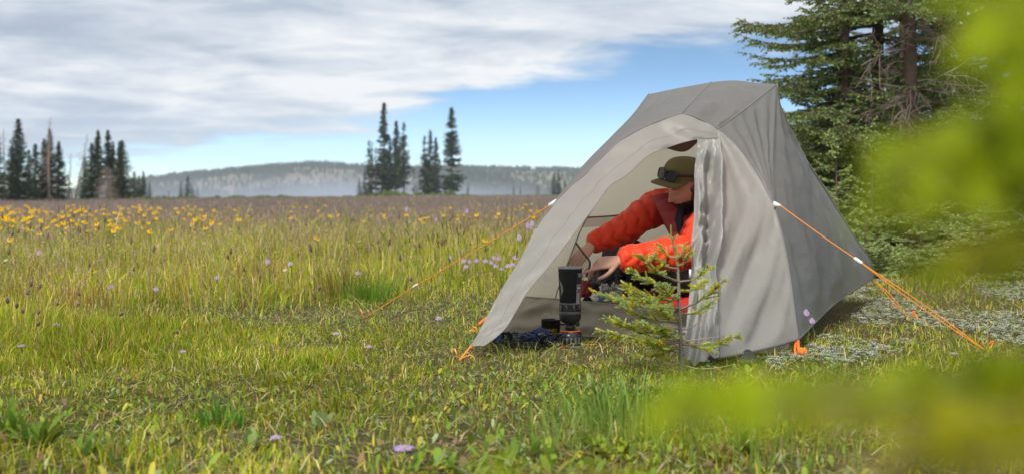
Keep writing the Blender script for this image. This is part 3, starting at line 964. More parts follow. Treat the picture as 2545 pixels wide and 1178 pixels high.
def make_inner():
    n = 40
    # far wall of the inner tent
    bl = np.array((0.14, 6.75, 0.02)); br = np.array((1.70, 7.05, 0.05)); tl = np.array((0.66, 6.36, 1.05)); tr = np.array((1.22, 6.08, 1.08))
    S = coons(curve(np.array([tl, tl * 0.5 + tr * 0.5 + np.array((0, 0, 0.02)), tr]), n), curve(np.array([bl, br]), n), curve(np.array([tl, tl * 0.5 + bl * 0.5 + np.array((-0.06, 0.10, 0.10)), bl]), n), curve(np.array([tr, tr * 0.5 + br * 0.5 + np.array((0.05, 0.15, 0.1)), br]), n))
    panel('inner_wall', wrinkled(S, 0.02, 3, lambda u, v: 0.012 * np.sin(u * 14 + v * 4), 11), M['inner'], tent)
    # right end of the inner tent, behind the man
    S = coons(curve(np.array([np.array((1.0, 5.78, 0.95)), tr]), n), curve(np.array([np.array((1.02, 5.55, 0.03)), br]), n), curve(np.array([np.array((1.0, 5.78, 0.95)), np.array((1.02, 5.55, 0.03))]), n), curve(np.array([tr, br]), n))
    panel('inner_wall', wrinkled(S, 0.015, 3, None, 12), M['inner'], tent)
    # short solid wall with the printed emblem, left of the inner door
    l = curve(PL([(1240, 828, 5.82), (1290, 738, 5.84), (1375, 636, 5.90), (1445, 545, 5.98), (1500, 470, 6.06)]), n)
    r = curve(PL([(1386, 800, 5.85), (1380, 745, 5.86), (1398, 690, 5.89), (1420, 632, 5.93), (1449, 560, 5.99), (1506, 470, 6.06)]), n)
    S = coons(curve(np.array([l[0], r[0]]), n), curve(np.array([l[-1], r[-1]]), n), l, r)
    panel('inner_wall', wrinkled(S, 0.006, 6, None, 13), M['inner'], tent)
    tubeo('door_zip', r, 0.003, M['seam'])
    # bathtub floor: front wall and ground sheet
    top = curve(PL([(1292, 736, 5.845), (1400, 744, 5.855), (1500, 754, 5.865), (1620, 768, 5.87), (1735, 782, 5.88), (1830, 790, 5.88)]), 70)
    bot = curve(PL([(1236, 829, 5.80), (1320, 832, 5.80), (1450, 836, 5.80), (1620, 838, 5.79), (1830, 842, 5.76)]), 70)
    S = coons(top, bot, curve(np.array([top[0], bot[0]]), 24), curve(np.array([top[-1], bot[-1]]), 24))
    panel('floor_wall', wrinkled(S, 0.010, 9, lambda u, v: 0.010 * np.sin(v * 12 + 3 * np.sin(u * 6)) + 0.008 * np.sin(u * 40 + v * 5), 14), M['tub'], tent)
    tubeo('floor_seam', top, 0.0035, M['tub'])
    bl2 = bl * np.array((1, 1, 0)) + np.array((0, 0, 0.02)); br2 = br * np.array((1, 1, 0)) + np.array((0, 0, 0.03))
    bot2 = bot.copy(); bot2[:, 2] = 0.016; bot2[:, 1] += 0.01
    S = coons(bot2, curve(np.array([bl2, br2]), 70), curve(np.array([bot2[0], bl2]), 30), curve(np.array([bot2[-1], br2]), 30))
    panel('ground_sheet', wrinkled(S, 0.006, 6, None, 15), M['tub'], tent)
    # netting of the half-open inner door, with its dark binding
    a, b, c, d = PL([(1432, 604, 5.90), (1466, 652, 5.83), (1457, 687, 5.82), (1405, 742, 5.86)])
    e = P(1420, 640, 5.935)
    k = curve(np.array([a, a * 0.5 + b * 0.5 + np.array((0.002, 0, -0.002)), b, c]), 24)
    S = coons(k, curve(np.array([e, P(1398, 690, 5.895), d]), 24), curve(np.array([a, e]), 8), curve(np.array([c, d]), 8))
    panel('door_netting', S, M['mesh'], tent)
    tubeo('netting_binding', k, 0.005, M['binding'])
    tubeo('netting_binding', curve(np.array([c, P(1472, 680, 5.80), P(1489, 672, 5.79)]), 12), 0.004, M['binding'])
    # band of netting higher up on the far wall, and the vent netting under the door top
    S = coons(curve(PL([(1452, 541, 6.30), (1520, 537, 6.35), (1605, 527, 6.42)]), 30), curve(PL([(1442, 566, 6.28), (1515, 563, 6.33), (1600, 566, 6.40)]), 30), curve(PL([(1452, 541, 6.30), (1442, 566, 6.28)]), 10), curve(PL([(1605, 527, 6.42), (1600, 566, 6.40)]), 10))
    panel('wall_netting', S, M['mesh'], tent)
    tubeo('netting_binding', S[0], 0.004, mat('brown_binding', (0.16, 0.085, 0.06), 0.7))
    S = coons(curve(PL([(1632, 352, 5.80), (1690, 343, 5.78), (1738, 344, 5.76)]), 30), curve(PL([(1650, 368, 5.84), (1700, 378, 5.84), (1738, 352, 5.78)]), 30), curve(PL([(1632, 352, 5.80), (1650, 368, 5.84)]), 10), curve(PL([(1738, 344, 5.76), (1738, 352, 5.78)]), 10))
    panel('vent_netting', S, mat('vent_cloth', (0.11, 0.07, 0.05), 0.8), tent)
    # printed emblem: two rings, a wreath of small letters and a rounded figure between them
    c0 = P(1358, 690, 5.835); ax = P(1398, 690, 5.85) - P(1330, 690, 5.81); ax /= np.linalg.norm(ax)
    up = P(1372, 640, 5.87) - P(1345, 740, 5.815); up -= ax * np.dot(up, ax); up /= np.linalg.norm(up)
    nrm = np.cross(ax, up); nrm *= -np.sign(np.dot(nrm, np.array((0, 1, 0))))
    R0 = 0.052

    def onto(q):
        return c0 + q[:, :1] * ax + q[:, 1:2] * up + nrm * 0.014
    mb = MB()
    th = np.linspace(0, 2 * np.pi, 49)
    for r0, r1 in ((R0, R0 * 0.96), (R0 * 0.70, R0 * 0.67)):
        q = np.concatenate([np.stack([r0 * np.cos(th), r0 * np.sin(th)], -1), np.stack([r1 * np.cos(th), r1 * np.sin(th)], -1)])
        mb.add(onto(q), grid_faces(2, 49))
    for word, sgn, mid in (('BIG AGNES', 1, math.pi / 2),):
        V, T = text_mesh(word, 0.0175)
        wd = V[:, 0] / (R0 * 0.76) * 1.15
        r = R0 * 0.745 + V[:, 1]
        a = mid - wd
        mb.add(onto(np.stack([r * np.cos(a), r * np.sin(a)], -1)), T)
    for i in range(22):
        a = math.pi * 1.12 + i * math.pi * 0.76 / 21
        q = np.array([[R0 * rr * math.cos(a + da), R0 * rr * math.sin(a + da)] for rr, da in ((0.77, -0.04), (0.77, 0.04), (0.90, 0.03), (0.90, -0.03))])
        mb.add(onto(q), np.array([[0, 1, 2, 3]]))
    for (cx, cy, rx, ry) in ((-0.1, 0.12, 0.30, 0.26), (0.22, 0.0, 0.26, 0.2), (-0.28, -0.12, 0.2, 0.2), (0.05, -0.34, 0.42, 0.12)):
        t2 = np.linspace(0, 2 * np.pi, 20, endpoint=False)
        q = np.stack([R0 * (cx + rx * np.cos(t2)), R0 * (cy + ry * np.sin(t2))], -1)
        q = np.concatenate([q, [[R0 * cx, R0 * cy]]]); off = nrm * 0.0006 * (cx + 1)
        mb.add(onto(q) + off, np.stack([np.arange(20), (np.arange(20) + 1) % 20, np.full(20, 20)], -1))
    e = mb.build('printed_emblem', mat('white_print', (0.74, 0.73, 0.68), 0.6), tent, smooth=False)
    e['label'] = 'round white printed emblem on the beige inner wall'


make_inner()


def rope(name, pts, r, parent, n=40, m=None):
    V, F = loft(curve(np.array(pts), n), r, 6)
    return obj(name, V, F, m or M['cord'], parent)


def make_guys():
    # left front guy line
    a = P(1368, 510, 5.56); e = P(905, 790, 6.5); mid = P(1032, 710, 6.22)
    g = rope('guy_line', [a, a * 0.5 + mid * 0.5 + np.array((0, 0, -0.004)), mid], 0.0022, tent)
    w = np.array((0.006, 0.0, 0.004))
    mb = MB()
    for s in (-1, 1):
        V, F = loft(curve(np.array([mid, mid * 0.5 + e * 0.5 + w * s, e]), 20), 0.002, 6); mb.add(V, F)
    mb.build('guy_loop', M['cord'], g)
    V, F = loft(np.array([mid - (e - mid) * 0.03, mid + (e - mid) * 0.03]), 0.006, 8, round_ends=True)
    obj('line_adjuster', V, F, M['white_plastic'], g)
    V, F = box(a + np.array((0.012, 0.004, 0.006)), (0.045, 0.006, 0.022), Matrix.Rotation(-0.6, 3, 'Y'), 0.003)
    obj('guy_tab', V, F, mat('grey_webbing', (0.55, 0.56, 0.58), 0.5), g)
    # right front guy line
    a = P(1922, 507, 5.48); k = P(1940, 512, 5.46); mid = P(2133, 648, 5.37); e = P(2457, 876, 5.26)
    g = rope('guy_line', [k, k * 0.5 + mid * 0.5 + np.array((0, 0, -0.003)), mid], 0.0024, tent)
    mb = MB()
    for s in (-1, 1):
        V, F = loft(curve(np.array([mid, mid * 0.5 + e * 0.5 + np.array((0.004, 0, 0.007)) * s, e]), 20), 0.0022, 6); mb.add(V, F)
    mb.build('guy_loop', M['cord'], g)
    V, F = loft(np.array([mid - (e - mid) * 0.022, mid + (e - mid) * 0.022]), 0.008, 8, round_ends=True)
    obj('line_adjuster', V, F, M['white_plastic'], g)
    mb = MB(); V, F = loft(np.array([a, (a + k) / 2, k]), [(0.012, 0.004), (0.009, 0.004), (0.005, 0.004)], 8); mb.add(V, F)
    mb.build('guy_tab', M['white_plastic'], g)
    # rear right corner
    a = rp + np.array((0.0, 0, -0.01)); e = np.array([*P(2262, 795, 6.5)[:2], 0.0])
    mb = MB()
    for s in (-1, 1):
        V, F = loft(curve(np.array([a, a * 0.5 + e * 0.5 + np.array((0.004, 0, 0.006)) * s, e]), 20), 0.002, 6); mb.add(V, F)
    mb.build('guy_line', M['cord'], tent)
    rope('guy_line', [e, e + np.array((0.015, -0.02, 0.03)), e + np.array((0.03, -0.05, 0.004)), e + np.array((0.05, -0.08, 0.006))], 0.003, tent)
    # front left foot: cord to the peg
    a = P(1171, 859, 5.14); e = P(1140, 896, 5.03)
    mb = MB()
    for s in (-1, 1):
        V, F = loft(curve(np.array([a, a * 0.5 + e * 0.5 + np.array((0.004, 0, 0.003)) * s, e]), 12), 0.0026, 6); mb.add(V, F)
    V, F = loft(curve(np.array([e, P(1160, 884, 5.03), P(1176, 884, 5.03), P(1168, 890, 5.03)]), 20), 0.0026, 6); mb.add(V, F)
    mb.build('peg_cord', M['cord'], tent)
    V, F = box(P(1170, 864, 5.13), (0.016, 0.01, 0.014), None, 0.004); obj('cord_knot', V, F, M['webbing'], tent)
    # orange tab and loose cord behind the fin
    V, F = loft(curve(PL([(1190, 806, 5.75), (1200, 797, 5.76), (1212, 788, 5.78)]), 10), [(0.006, 0.012)] * 10, 6); obj('corner_tab', V, F, M['webbing'], tent)
    rope('peg_cord', PL([(1162, 826, 5.9), (1172, 820, 5.9), (1180, 823, 5.9), (1184, 815, 5.9), (1176, 813, 5.9)]), 0.004, tent)
    # front right corner: webbing straps, buckle and bundled cord
    for dx in (0, 9):
        V, F = loft(PL([(1978 + dx * 0.6, 845, 5.19), (1976 + dx, 868, 5.16), (1977 + dx, 890, 5.12)]), [(0.003, 0.006)] * 3, 6, up=(0, 1, 0)); obj('corner_strap', V, F, M['webbing'], tent)
    V, F = box(P(1994, 876, 5.10), (0.034, 0.008, 0.04), Matrix.Rotation(0.3, 3, 'Y'), 0.004); obj('corner_tab', V, F, M['webbing'], tent)
    mb = MB(); r = np.random.default_rng(4)
    for i in range(9):
        q = [P(1980 + r.uniform(0, 40), 886 + r.uniform(-10, 6), 5.10 + r.uniform(-0.03, 0.03)) for _ in range(4)]
        V, F = loft(curve(np.array(q), 16), 0.0024, 6); mb.add(V, F)
    V, F = loft(curve(PL([(2005, 884, 5.09), (2025, 876, 5.1), (2044, 882, 5.12)]), 14), 0.0024, 6); mb.add(V, F)
    mb.build('cord_bundle', M['cord'], tent)
    V, F = box(P(1957, 882, 5.22), (0.016, 0.006, 0.026), Matrix.Rotation(-0.4, 3, 'Y'), 0.002); obj('corner_tab', V, F, M['webbing'], tent)
    # lower cloth of the inner floor that shows under the front hem
    S = coons(curve(PL([(1850, 862, 5.30), (1910, 848, 5.32), (1964, 838, 5.33)]), 24), curve(PL([(1846, 884, 5.26), (1905, 884, 5.26), (1960, 884, 5.25)]), 24), curve(PL([(1850, 862, 5.30), (1846, 884, 5.26)]), 10), curve(PL([(1964, 838, 5.33), (1960, 884, 5.25)]), 10))
    panel('floor_wall', wrinkled(S, 0.008, 14, None, 31), M['tub'], tent)
    # cords hanging near the lower left of the pegs
    rope('peg_cord', PL([(1690, 925, 4.75), (1684, 932, 4.75), (1690, 940, 4.72), (1680, 948, 4.7)]), 0.003, tent)


make_guys()


def tent_peg(loc, tilt, label, vis=0.05):
    o = empty('tent_peg', loc, label, 'tent peg', 'pegs holding the tent lines')
    d = np.array((math.sin(tilt), -0.1, 1.0)); d /= np.linalg.norm(d)
    l = np.asarray(loc)
    V, F = loft(np.array([l - d * 0.10, l, l + d * vis]), [0.002, 0.0035, 0.0038], 6); obj('shaft', V, F, mat('peg_metal', (0.55, 0.2, 0.05), 0.4, 0.5, 0.6), o)
    V, F = loft(l + d * vis + np.array([[0, 0, 0], [0.012 * math.cos(tilt + 2), 0, 0.002], [0.018 * math.cos(tilt + 2), 0, -0.008]]), 0.0035, 6, round_ends=True); obj('hook', V, F, M['webbing'], o)


tent_peg(P(905, 790, 6.5), -0.4, 'orange peg at the end of the left guy line in the grass')
tent_peg(P(2457, 876, 5.26), 0.4, 'orange peg at the lower end of the right guy line')
tent_peg(P(1140, 896, 5.03), -0.3, 'orange peg in front of the left fin of the tent')
tent_peg(P(2264, 797, 6.5), 0.4, 'orange peg holding the thin line from the rear corner')
tent_peg(P(2000, 889, 5.06), 0.2, 'orange peg under the bundled cord at the right front corner', 0.03)

# ================================================================== the man in the tent
M['skin'] = mat('skin', (0.50, 0.27, 0.19), 0.5, 0.4, var=0.10, vscale=40, bump=0.15, bscale=300)
M['jacket'] = mat('orange_nylon', (0.74, 0.045, 0.008), 0.55, 0.3, var=0.14, vscale=25, bump=0.8, bscale=70, trans=0.06, sheen=0.1)
M['maroon'] = mat('maroon_nylon', (0.25, 0.016, 0.014), 0.5, 0.4, var=0.15, vscale=30, bump=0.5, bscale=110)
M['black_cloth'] = mat('black_cloth', (0.014, 0.014, 0.018), 0.75, 0.25, var=0.3, vscale=30, bump=0.5, bscale=120)
M['olive'] = mat('olive_cotton', (0.17, 0.135, 0.055), 0.8, 0.2, var=0.10, vscale=60, bump=0.4, bscale=500)
M['hair'] = mat_leaf('hair', 0.0, 0.6, 0.3)
M['black_plastic'] = mat('black_plastic', (0.012, 0.012, 0.013), 0.28, 0.5, var=0.1)
M['lens'] = mat('dark_lens', (0.010, 0.010, 0.012), 0.12, 0.4, var=0.0)

HC = P(1706, 464, 5.98)                                    # middle of the skull
fw = np.array((-0.84, -0.44, -0.42)); fw /= np.linalg.norm(fw)
lf = np.cross(np.array((0.06, -0.20, 1.0)), fw); lf /= np.linalg.norm(lf)
up = np.cross(fw, lf)
HM = np.stack([fw, lf, up], 0)                            # rows: head axes in world space


def head2w(q):
    return np.asarray(q) @ HM + HC


def head_surface(na=72, nb=60):
    th = np.linspace(-np.pi, np.pi, na, endpoint=False)[None, :]; ph = np.linspace(-np.pi / 2 + 0.02, np.pi / 2 - 0.02, nb)[:, None]
    dx = np.cos(ph) * np.cos(th); dy = np.cos(ph) * np.sin(th); dz = np.sin(ph) * np.ones_like(th)
    X = 0.096 * dx; Yy = 0.077 * dy; Z = 0.124 * dz
    # jaw: narrower and cut back under the chin
    low = ss(0.0, -0.105, Z)
    Yy = Yy * (1 - 0.30 * low); X = np.where(dx > 0, X * (1 - 0.05 * low), X * (1 - 0.35 * low))
    X = X + 0.020 * low * (dx > -0.2)
    f = ss(0.2, 0.8, dx)

    def g(y0, z0, sy, sz):
        return np.exp(-((Yy - y0) / sy) ** 2 - ((Z - z0) / sz) ** 2)
    X = X - 0.006 * f                                                   # flatter face
    nose = np.exp(-(Yy / 0.011) ** 2) * (ss(0.030, -0.022, Z) * ss(-0.040, -0.028, Z))
    X = X + f * 0.030 * nose + f * 0.006 * (g(0.011, -0.031, 0.007, 0.008) + g(-0.011, -0.031, 0.007, 0.008))
    X = X + f * 0.006 * (g(0.028, 0.030, 0.024, 0.010) + g(-0.028, 0.030, 0.024, 0.010))
    X = X - f * 0.012 * (g(0.031, 0.010, 0.016, 0.012) + g(-0.031, 0.010, 0.016, 0.012))
    X = X + f * 0.006 * (g(0.031, 0.008, 0.012, 0.006) + g(-0.031, 0.008, 0.012, 0.006))
    X = X + f * 0.004 * (g(0.042, -0.018, 0.018, 0.016) + g(-0.042, -0.018, 0.018, 0.016))
    X = X + f * (0.007 * g(0, -0.056, 0.020, 0.006) + 0.007 * g(0, -0.068, 0.018, 0.006) - 0.004 * g(0, -0.062, 0.020, 0.002))
    X = X + f * 0.010 * g(0, -0.098, 0.022, 0.016)
    V = np.stack([X, Yy, Z], -1)
    return V


HS = head_surface()


def head_shell():
    nb, na = HS.shape[:2]
    V = HS.reshape(-1, 3); F = [grid_faces(nb, na, True)]
    V = np.concatenate([V, [[0.0, 0, -0.1178], [0.0, 0, 0.1178]]])
    j = np.arange(na); k = (j + 1) % na
    F.append(np.stack([k, j, np.full(na, nb * na)], -1)); F.append(np.stack([(nb - 1) * na + j, (nb - 1) * na + k, np.full(na, nb * na + 1)], -1))
    return head2w(V), F


def finger(base, dirs, lens, r0, r1):
    p = [np.asarray(base)]
    for d, l in zip(dirs, lens):
        d = np.asarray(d, dtype=float); p.append(p[-1] + d / np.linalg.norm(d) * l)
    p = np.array(p)
    q = curve(p, 12)
    return loft(q, np.linspace(r0, r1, 12), 10, round_ends=True)


def hand(mb, wrist, fwd, back, curl, side=1, spread=0.10, point=False):
    """wrist, direction of the fingers, direction of the back of the hand; side=+1 when the thumb is on cross(fwd,back)"""
    f = np.asarray(fwd, dtype=float); f /= np.linalg.norm(f)
    b = np.asarray(back, dtype=float); b -= f * np.dot(b, f); b /= np.linalg.norm(b)
    t = np.cross(f, b) * side
    w = np.asarray(wrist)
    V, F = loft(np.array([w - f * 0.01, w + f * 0.02, w + f * 0.05, w + f * 0.078, w + f * 0.092]), [(0.020, 0.026), (0.017, 0.033), (0.016, 0.041), (0.014, 0.042), (0.010, 0.037)], 16, up=b)
    mb.add(V, F)
    L = [0.085, 0.093, 0.087, 0.070]
    for i in range(4):
        o = (1.5 - i) * 0.0205
        base = w + f * (0.084 - 0.004 * abs(i - 1)) + t * o + b * 0.001
        ds = []
        a = 0.0
        cc = curl[i]
        for s in range(3):
            a += cc[s]
            ds.append(f * math.cos(a) - b * math.sin(a) + t * (1.5 - i) * spread * 0.6)
        V, F = finger(base, ds, [L[i] * 0.46, L[i] * 0.30, L[i] * 0.24], 0.0092 - 0.0006 * (i == 3), 0.0066)
        mb.add(V, F)
    tb = w + f * 0.022 + t * 0.026 - b * 0.004
    V, F = finger(tb, [f * 0.75 + t * 0.55 - b * 0.35, f * 0.9 + t * 0.25 - b * 0.4, f * 1.0 - b * 0.35], [0.040, 0.030, 0.026], 0.0125, 0.0080)
    mb.add(V, F)


R_SH, R_EL, R_WR = P(1650, 512, 6.22), P(1556, 566, 6.06), P(1474, 606, 5.97)
L_SH, L_EL, L_WR = P(1772, 560, 5.93), P(1735, 622, 5.68), P(1545, 646, 5.62)
CHEST, PELV = np.array((0.885, 6.10, 0.50)), np.array((1.03, 6.12, 0.20))
KNEE_L, KNEE_R = P(1582, 668, 6.10), P(1600, 655, 6.35)


def make_person():
    root = empty('person', (1.0, 6.1, 0.02), 'man in an orange puffy jacket and olive cap leaning to reach out inside the tent', 'person')
    mb = MB()
    V, F = head_shell(); mb.add(V, F)
    nk0 = HC + head2w((0, 0, 0)) * 0 + (-0.035 * fw - 0.07 * up)
    neck = np.array([nk0, (nk0 + CHEST) / 2 + np.array((0, 0, 0.05)), CHEST + np.array((0.0, 0, 0.06))])
    V, F = loft(curve(neck, 8), 0.056, 14); mb.add(V, F)
    V, F = loft(curve(np.array([CHEST + np.array((-0.01, 0, 0.11)), CHEST, (CHEST + PELV) / 2, PELV]), 12), [(0.06, 0.08)] + [(0.09, 0.13)] * 10 + [(0.09, 0.13)], 18, up=fw * np.array((1, 1, 0))); mb.add(V, F)
    for a, b, c in ((R_SH, R_EL, R_WR), (L_SH, L_EL, L_WR)):
        V, F = loft(curve(np.array([CHEST * 0.5 + a * 0.5, a, (a + b) / 2, b, (b + c) / 2, c]), 20), np.linspace(0.052, 0.026, 20), 12); mb.add(V, F)
    d = L_WR - P(1590, 640, 5.63); d /= np.linalg.norm(d)
    # near hand: index stretched forward, the others hanging; far hand feels behind the netting
    hand(mb, L_WR + d * 0.012, np.array((-0.93, -0.10, -0.14)), np.array((-0.15, -0.55, 0.80)), [(0.02, 0.10, 0.10), (0.55, 0.45, 0.35), (0.70, 0.5, 0.4), (0.75, 0.5, 0.4)], side=-1)
    hand(mb, R_WR + np.array((-0.012, -0.008, -0.012)), np.array((-0.66, -0.30, -0.62)), np.array((-0.2, -0.5, 0.75)), [(0.25, 0.3, 0.2)] * 4, side=1)
    for k, foot in ((KNEE_L, np.array((1.04, 6.0, 0.24))), (KNEE_R, np.array((0.98, 6.5, 0.24)))):
        hip = PELV + (np.array((0, -0.08, 0)) if k is KNEE_L else np.array((0, 0.08, 0)))
        V, F = loft(curve(np.array([hip, (hip + k) / 2, k, (k + foot) / 2, foot]), 20), np.linspace(0.085, 0.04, 20), 12); mb.add(V, F)
    for s in (-1, 1):                                      # ears
        e = head2w([(-0.012, s * 0.074, -0.006)])[0]
        V, F = loft(np.array([e - up * 0.026, e - up * 0.012, e + up * 0.010, e + up * 0.026]), [(0.004, 0.006), (0.012, 0.007), (0.016, 0.008), (0.008, 0.006)], 10, up=fw); mb.add(V, F)
    Vr, Tr = remeshed(np.concatenate(mb.V), mb.faces(), 0.0036, 0, 0.28)
    obj('body', Vr, Tr, M['skin'], root)

    NQ = 130

    # ---- jacket: torso and sleeves with quilted tubes
    def quilt(path, rad, pitch, n=44, seed=0, depth=0.26, up_=None):
        p = curve(path, NQ); L = np.linalg.norm(np.diff(p, axis=0), axis=1).sum()
        s = np.linspace(0, L, NQ); r = np.interp(np.linspace(0, 1, NQ), np.linspace(0, 1, len(rad)), [x if np.isscalar(x) else x[0] for x in rad])
        r2 = np.interp(np.linspace(0, 1, NQ), np.linspace(0, 1, len(rad)), [x if np.isscalar(x) else x[1] for x in rad])
        t, N, B = frames(p, up_)
        th = np.linspace(0, 2 * np.pi, n, endpoint=False)
        V = np.zeros((NQ, n, 3))
        for i in range(NQ):
            for j in range(n):
                w = (s[i] + 0.022 * math.sin(th[j] * 2 + seed) + 0.012 * math.sin(5 * th[j])) / pitch
                q = abs(math.sin(math.pi * w)) ** 0.38
                base = p[i] + r[i] * math.cos(th[j]) * N[i] + r2[i] * math.sin(th[j]) * B[i]
                nz = mnoise.fractal(Vector(base) * 16 + Vector((seed, 0, 0)), 0.9, 2, 4)
                k = 1 - depth + depth * q + 0.12 * nz
                V[i, j] = p[i] + k * (r[i] * math.cos(th[j]) * N[i] + r2[i] * math.sin(th[j]) * B[i])
        return V
    mj = MB()

    def addq(V):
        n = V.shape[1]; f = [grid_faces(NQ, n, True)]; VV = V.reshape(-1, 3); k = len(VV)
        VV = np.concatenate([VV, [V[0].mean(0), V[-1].mean(0)]]); j = np.arange(n); j2 = (j + 1) % n
        f.append(np.stack([j2, j, np.full(n, k)], -1)); f.append(np.stack([(NQ - 1) * n + j, (NQ - 1) * n + j2, np.full(n, k + 1)], -1))
        mj.add(VV, f)
    addq(quilt(np.array([CHEST * 0.6 + R_SH * 0.4, R_SH, (R_SH + R_EL) / 2 + np.array((0, 0, 0.01)), R_EL, (R_EL + R_WR) / 2, R_WR + (R_EL - R_WR) * 0.03]), [0.090, 0.090, 0.080, 0.074, 0.066, 0.052], 0.070, seed=1))
    addq(quilt(np.array([CHEST * 0.6 + L_SH * 0.4, L_SH, (L_SH + L_EL) / 2, L_EL + np.array((0.0, 0.0, 0.0)), (L_EL + L_WR) / 2, L_WR]), [0.095, 0.095, 0.088, 0.082, 0.072, 0.056], 0.066, seed=2))
    ta = fw * np.array((1, 1, 0)); ta /= np.linalg.norm(ta)
    addq(quilt(np.array([CHEST + np.array((0.0, 0.0, 0.085)), CHEST + np.array((0, 0, 0.03)), CHEST + np.array((0.02, 0, -0.06)), (CHEST + PELV) / 2, PELV + np.array((0, 0, 0.0))]), [(0.085, 0.13), (0.125, 0.185), (0.15, 0.20), (0.155, 0.19), (0.165, 0.19)], 0.075, n=44, seed=3, depth=0.10, up_=ta))
    jk = mj.build('jacket', M['jacket'], root)
    # maroon lining: collar standing round the neck and the turned-out facing down the chest
    nb = HC - 0.045 * fw - 0.125 * up
    V = []
    th = np.linspace(-2.35, 2.35, 48)
    for k, (hh, rr) in enumerate(((-0.06, 0.115), (-0.02, 0.108), (0.025, 0.094), (0.060, 0.088), (0.072, 0.092), (0.060, 0.100), (0.015, 0.112), (-0.05, 0.128))):
        wv = 1 + 0.05 * np.sin(th * 9 + k) + 0.03 * np.sin(th * 17 + 2 * k)
        back = (np.cos(th) * 0.5 + 0.5)
        V.append(nb + (-ta)[None] * (rr * np.cos(th) * wv)[:, None] + (np.cross((0, 0, 1.0), ta)[None]) * (rr * np.sin(th) * wv)[:, None] + np.array((0, 0, 1.0))[None] * (hh * (0.55 + 0.6 * back) - 0.055 * (1 - back))[:, None])
    obj('collar', np.array(V).reshape(-1, 3), grid_faces(len(V), len(th)), M['maroon'], root)
    # maroon facing turned out over the far side of the chest, and the near edge of the front
    l = curve(PL([(1620, 488, 6.05), (1638, 530, 5.985), (1664, 582, 5.93)]), 30); r_ = curve(PL([(1668, 480, 6.02), (1691, 525, 5.955), (1692, 600, 5.92)]), 30)
    S = coons(curve(np.array([l[0], r_[0]]), 20), curve(np.array([l[-1], r_[-1]]), 20), l, r_)
    N = gnormals(S); N = N * np.sign(-N[..., 1:2]); uu = np.linspace(0, 1, 20)[None, :]; vv = np.linspace(0, 1, 30)[:, None]
    pf = 0.022 * np.sin(np.pi * uu) ** 0.6 * (0.55 + 0.45 * np.abs(np.sin(vv * 13 + uu * 2)) ** 0.5) * np.sin(np.pi * np.clip(vv, 0.03, 0.97)) ** 0.3
    Sf = S + N * pf[..., None] + np.array((0, -0.012, 0)); Sb = S + np.array((0, 0.02, 0))
    g = grid_faces(30, 20); ed = np.concatenate([np.arange(20), np.arange(1, 30) * 20 + 19, 29 * 20 + np.arange(18, -1, -1), np.arange(28, 0, -1) * 20]); e2 = np.roll(ed, -1)
    obj('facing', np.concatenate([Sf.reshape(-1, 3), Sb.reshape(-1, 3)]), [np.concatenate([g, g[:, ::-1] + 600, np.stack([e2, ed, ed + 600, e2 + 600], -1)])], M['maroon'], root)
    c = curve(PL([(1741, 528, 5.84), (1723, 548, 5.84), (1709, 572, 5.86), (1701, 602, 5.88)]), 24)
    rr = 0.026 * (0.6 + 0.4 * np.sin(np.linspace(0.3, np.pi - 0.4, 24))) * (1 + 0.14 * np.sin(np.linspace(0, 19, 24)))
    V, F = loft(c, np.stack([rr * 0.8, rr], -1), 14, up=ta, round_ends=True); obj('facing', V, F, M['jacket'], root)
    V, F = loft(c + np.array((-0.016, 0.006, 0.0)), rr * 0.5, 12, round_ends=True); obj('facing', V, F, M['maroon'], root)
    # black shirt in the opening
    V, F = loft(curve(PL([(1690, 512, 5.98), (1687, 545, 5.93), (1686, 590, 5.94)]), 12), [(0.020, 0.030)] * 12, 16, up=ta, round_ends=True)
    obj('shirt', V, F, M['black_cloth'], root)
    # cuffs
    for w, e in ((R_WR, R_EL), (L_WR, L_EL)):
        d = (w - e) / np.linalg.norm(w - e)
        V, F = loft(np.array([w - d * 0.012, w + d * 0.004, w + d * 0.012]), [0.050, 0.047, 0.038], 18); obj('cuff', V, F, M['jacket'], jk)
    # trousers
    mt = MB()
    for k, foot in ((KNEE_L, np.array((1.04, 6.0, 0.24))), (KNEE_R, np.array((0.98, 6.5, 0.24)))):
        hip = PELV + (np.array((0, -0.08, 0)) if k is KNEE_L else np.array((0, 0.08, 0)))
        c = curve(np.array([hip, (hip + k) / 2, k, (k + foot) / 2, foot]), 40)
        rr = np.linspace(0.092, 0.055, 40) * (1 + 0.05 * np.sin(np.linspace(0, 30, 40)) + 0.03 * np.sin(np.linspace(0, 71, 40)))
        V, F = loft(c, rr, 18); mt.add(V, F)
    V, F = loft(np.array([PELV + np.array((0, 0, 0.08)), PELV, PELV - np.array((0, 0, 0.08))]), [(0.14, 0.17), (0.16, 0.19), (0.14, 0.17)], 20, up=ta); mt.add(V, F)
    Vr, Tr = remeshed(np.concatenate(mt.V), mt.faces(), 0.008, 2, 0.5)
    obj('trousers', Vr, Tr, M['black_cloth'], root)

    # ---- hair, beard, brows: many short strands rooted on the head
    r = np.random.default_rng(3)
    nbh, nah = HS.shape[:2]
    P3 = HS.reshape(-1, 3); N3 = gnormals(HS).reshape(-1, 3)
    out = np.sign((N3 * P3).sum(1))[:, None]; N3 = N3 * out
    x, y, z = P3.T
    beard = (z < -0.040) & (z > -0.118) & (x > 0.0) & ~((np.abs(y) < 0.017) & (z > -0.071) & (z < -0.057))
    beard &= (z < -0.046) | (np.abs(y) > 0.040)
    tash = (z < -0.042) & (z > -0.056) & (np.abs(y) < 0.030) & (x > 0.05)
    side = (x < 0.035) & (np.abs(y) > 0.045) & (z < 0.035) & (z > -0.05) & (x > -0.02)
    back = (x < -0.02) & (z < 0.05) & (z > -0.075)
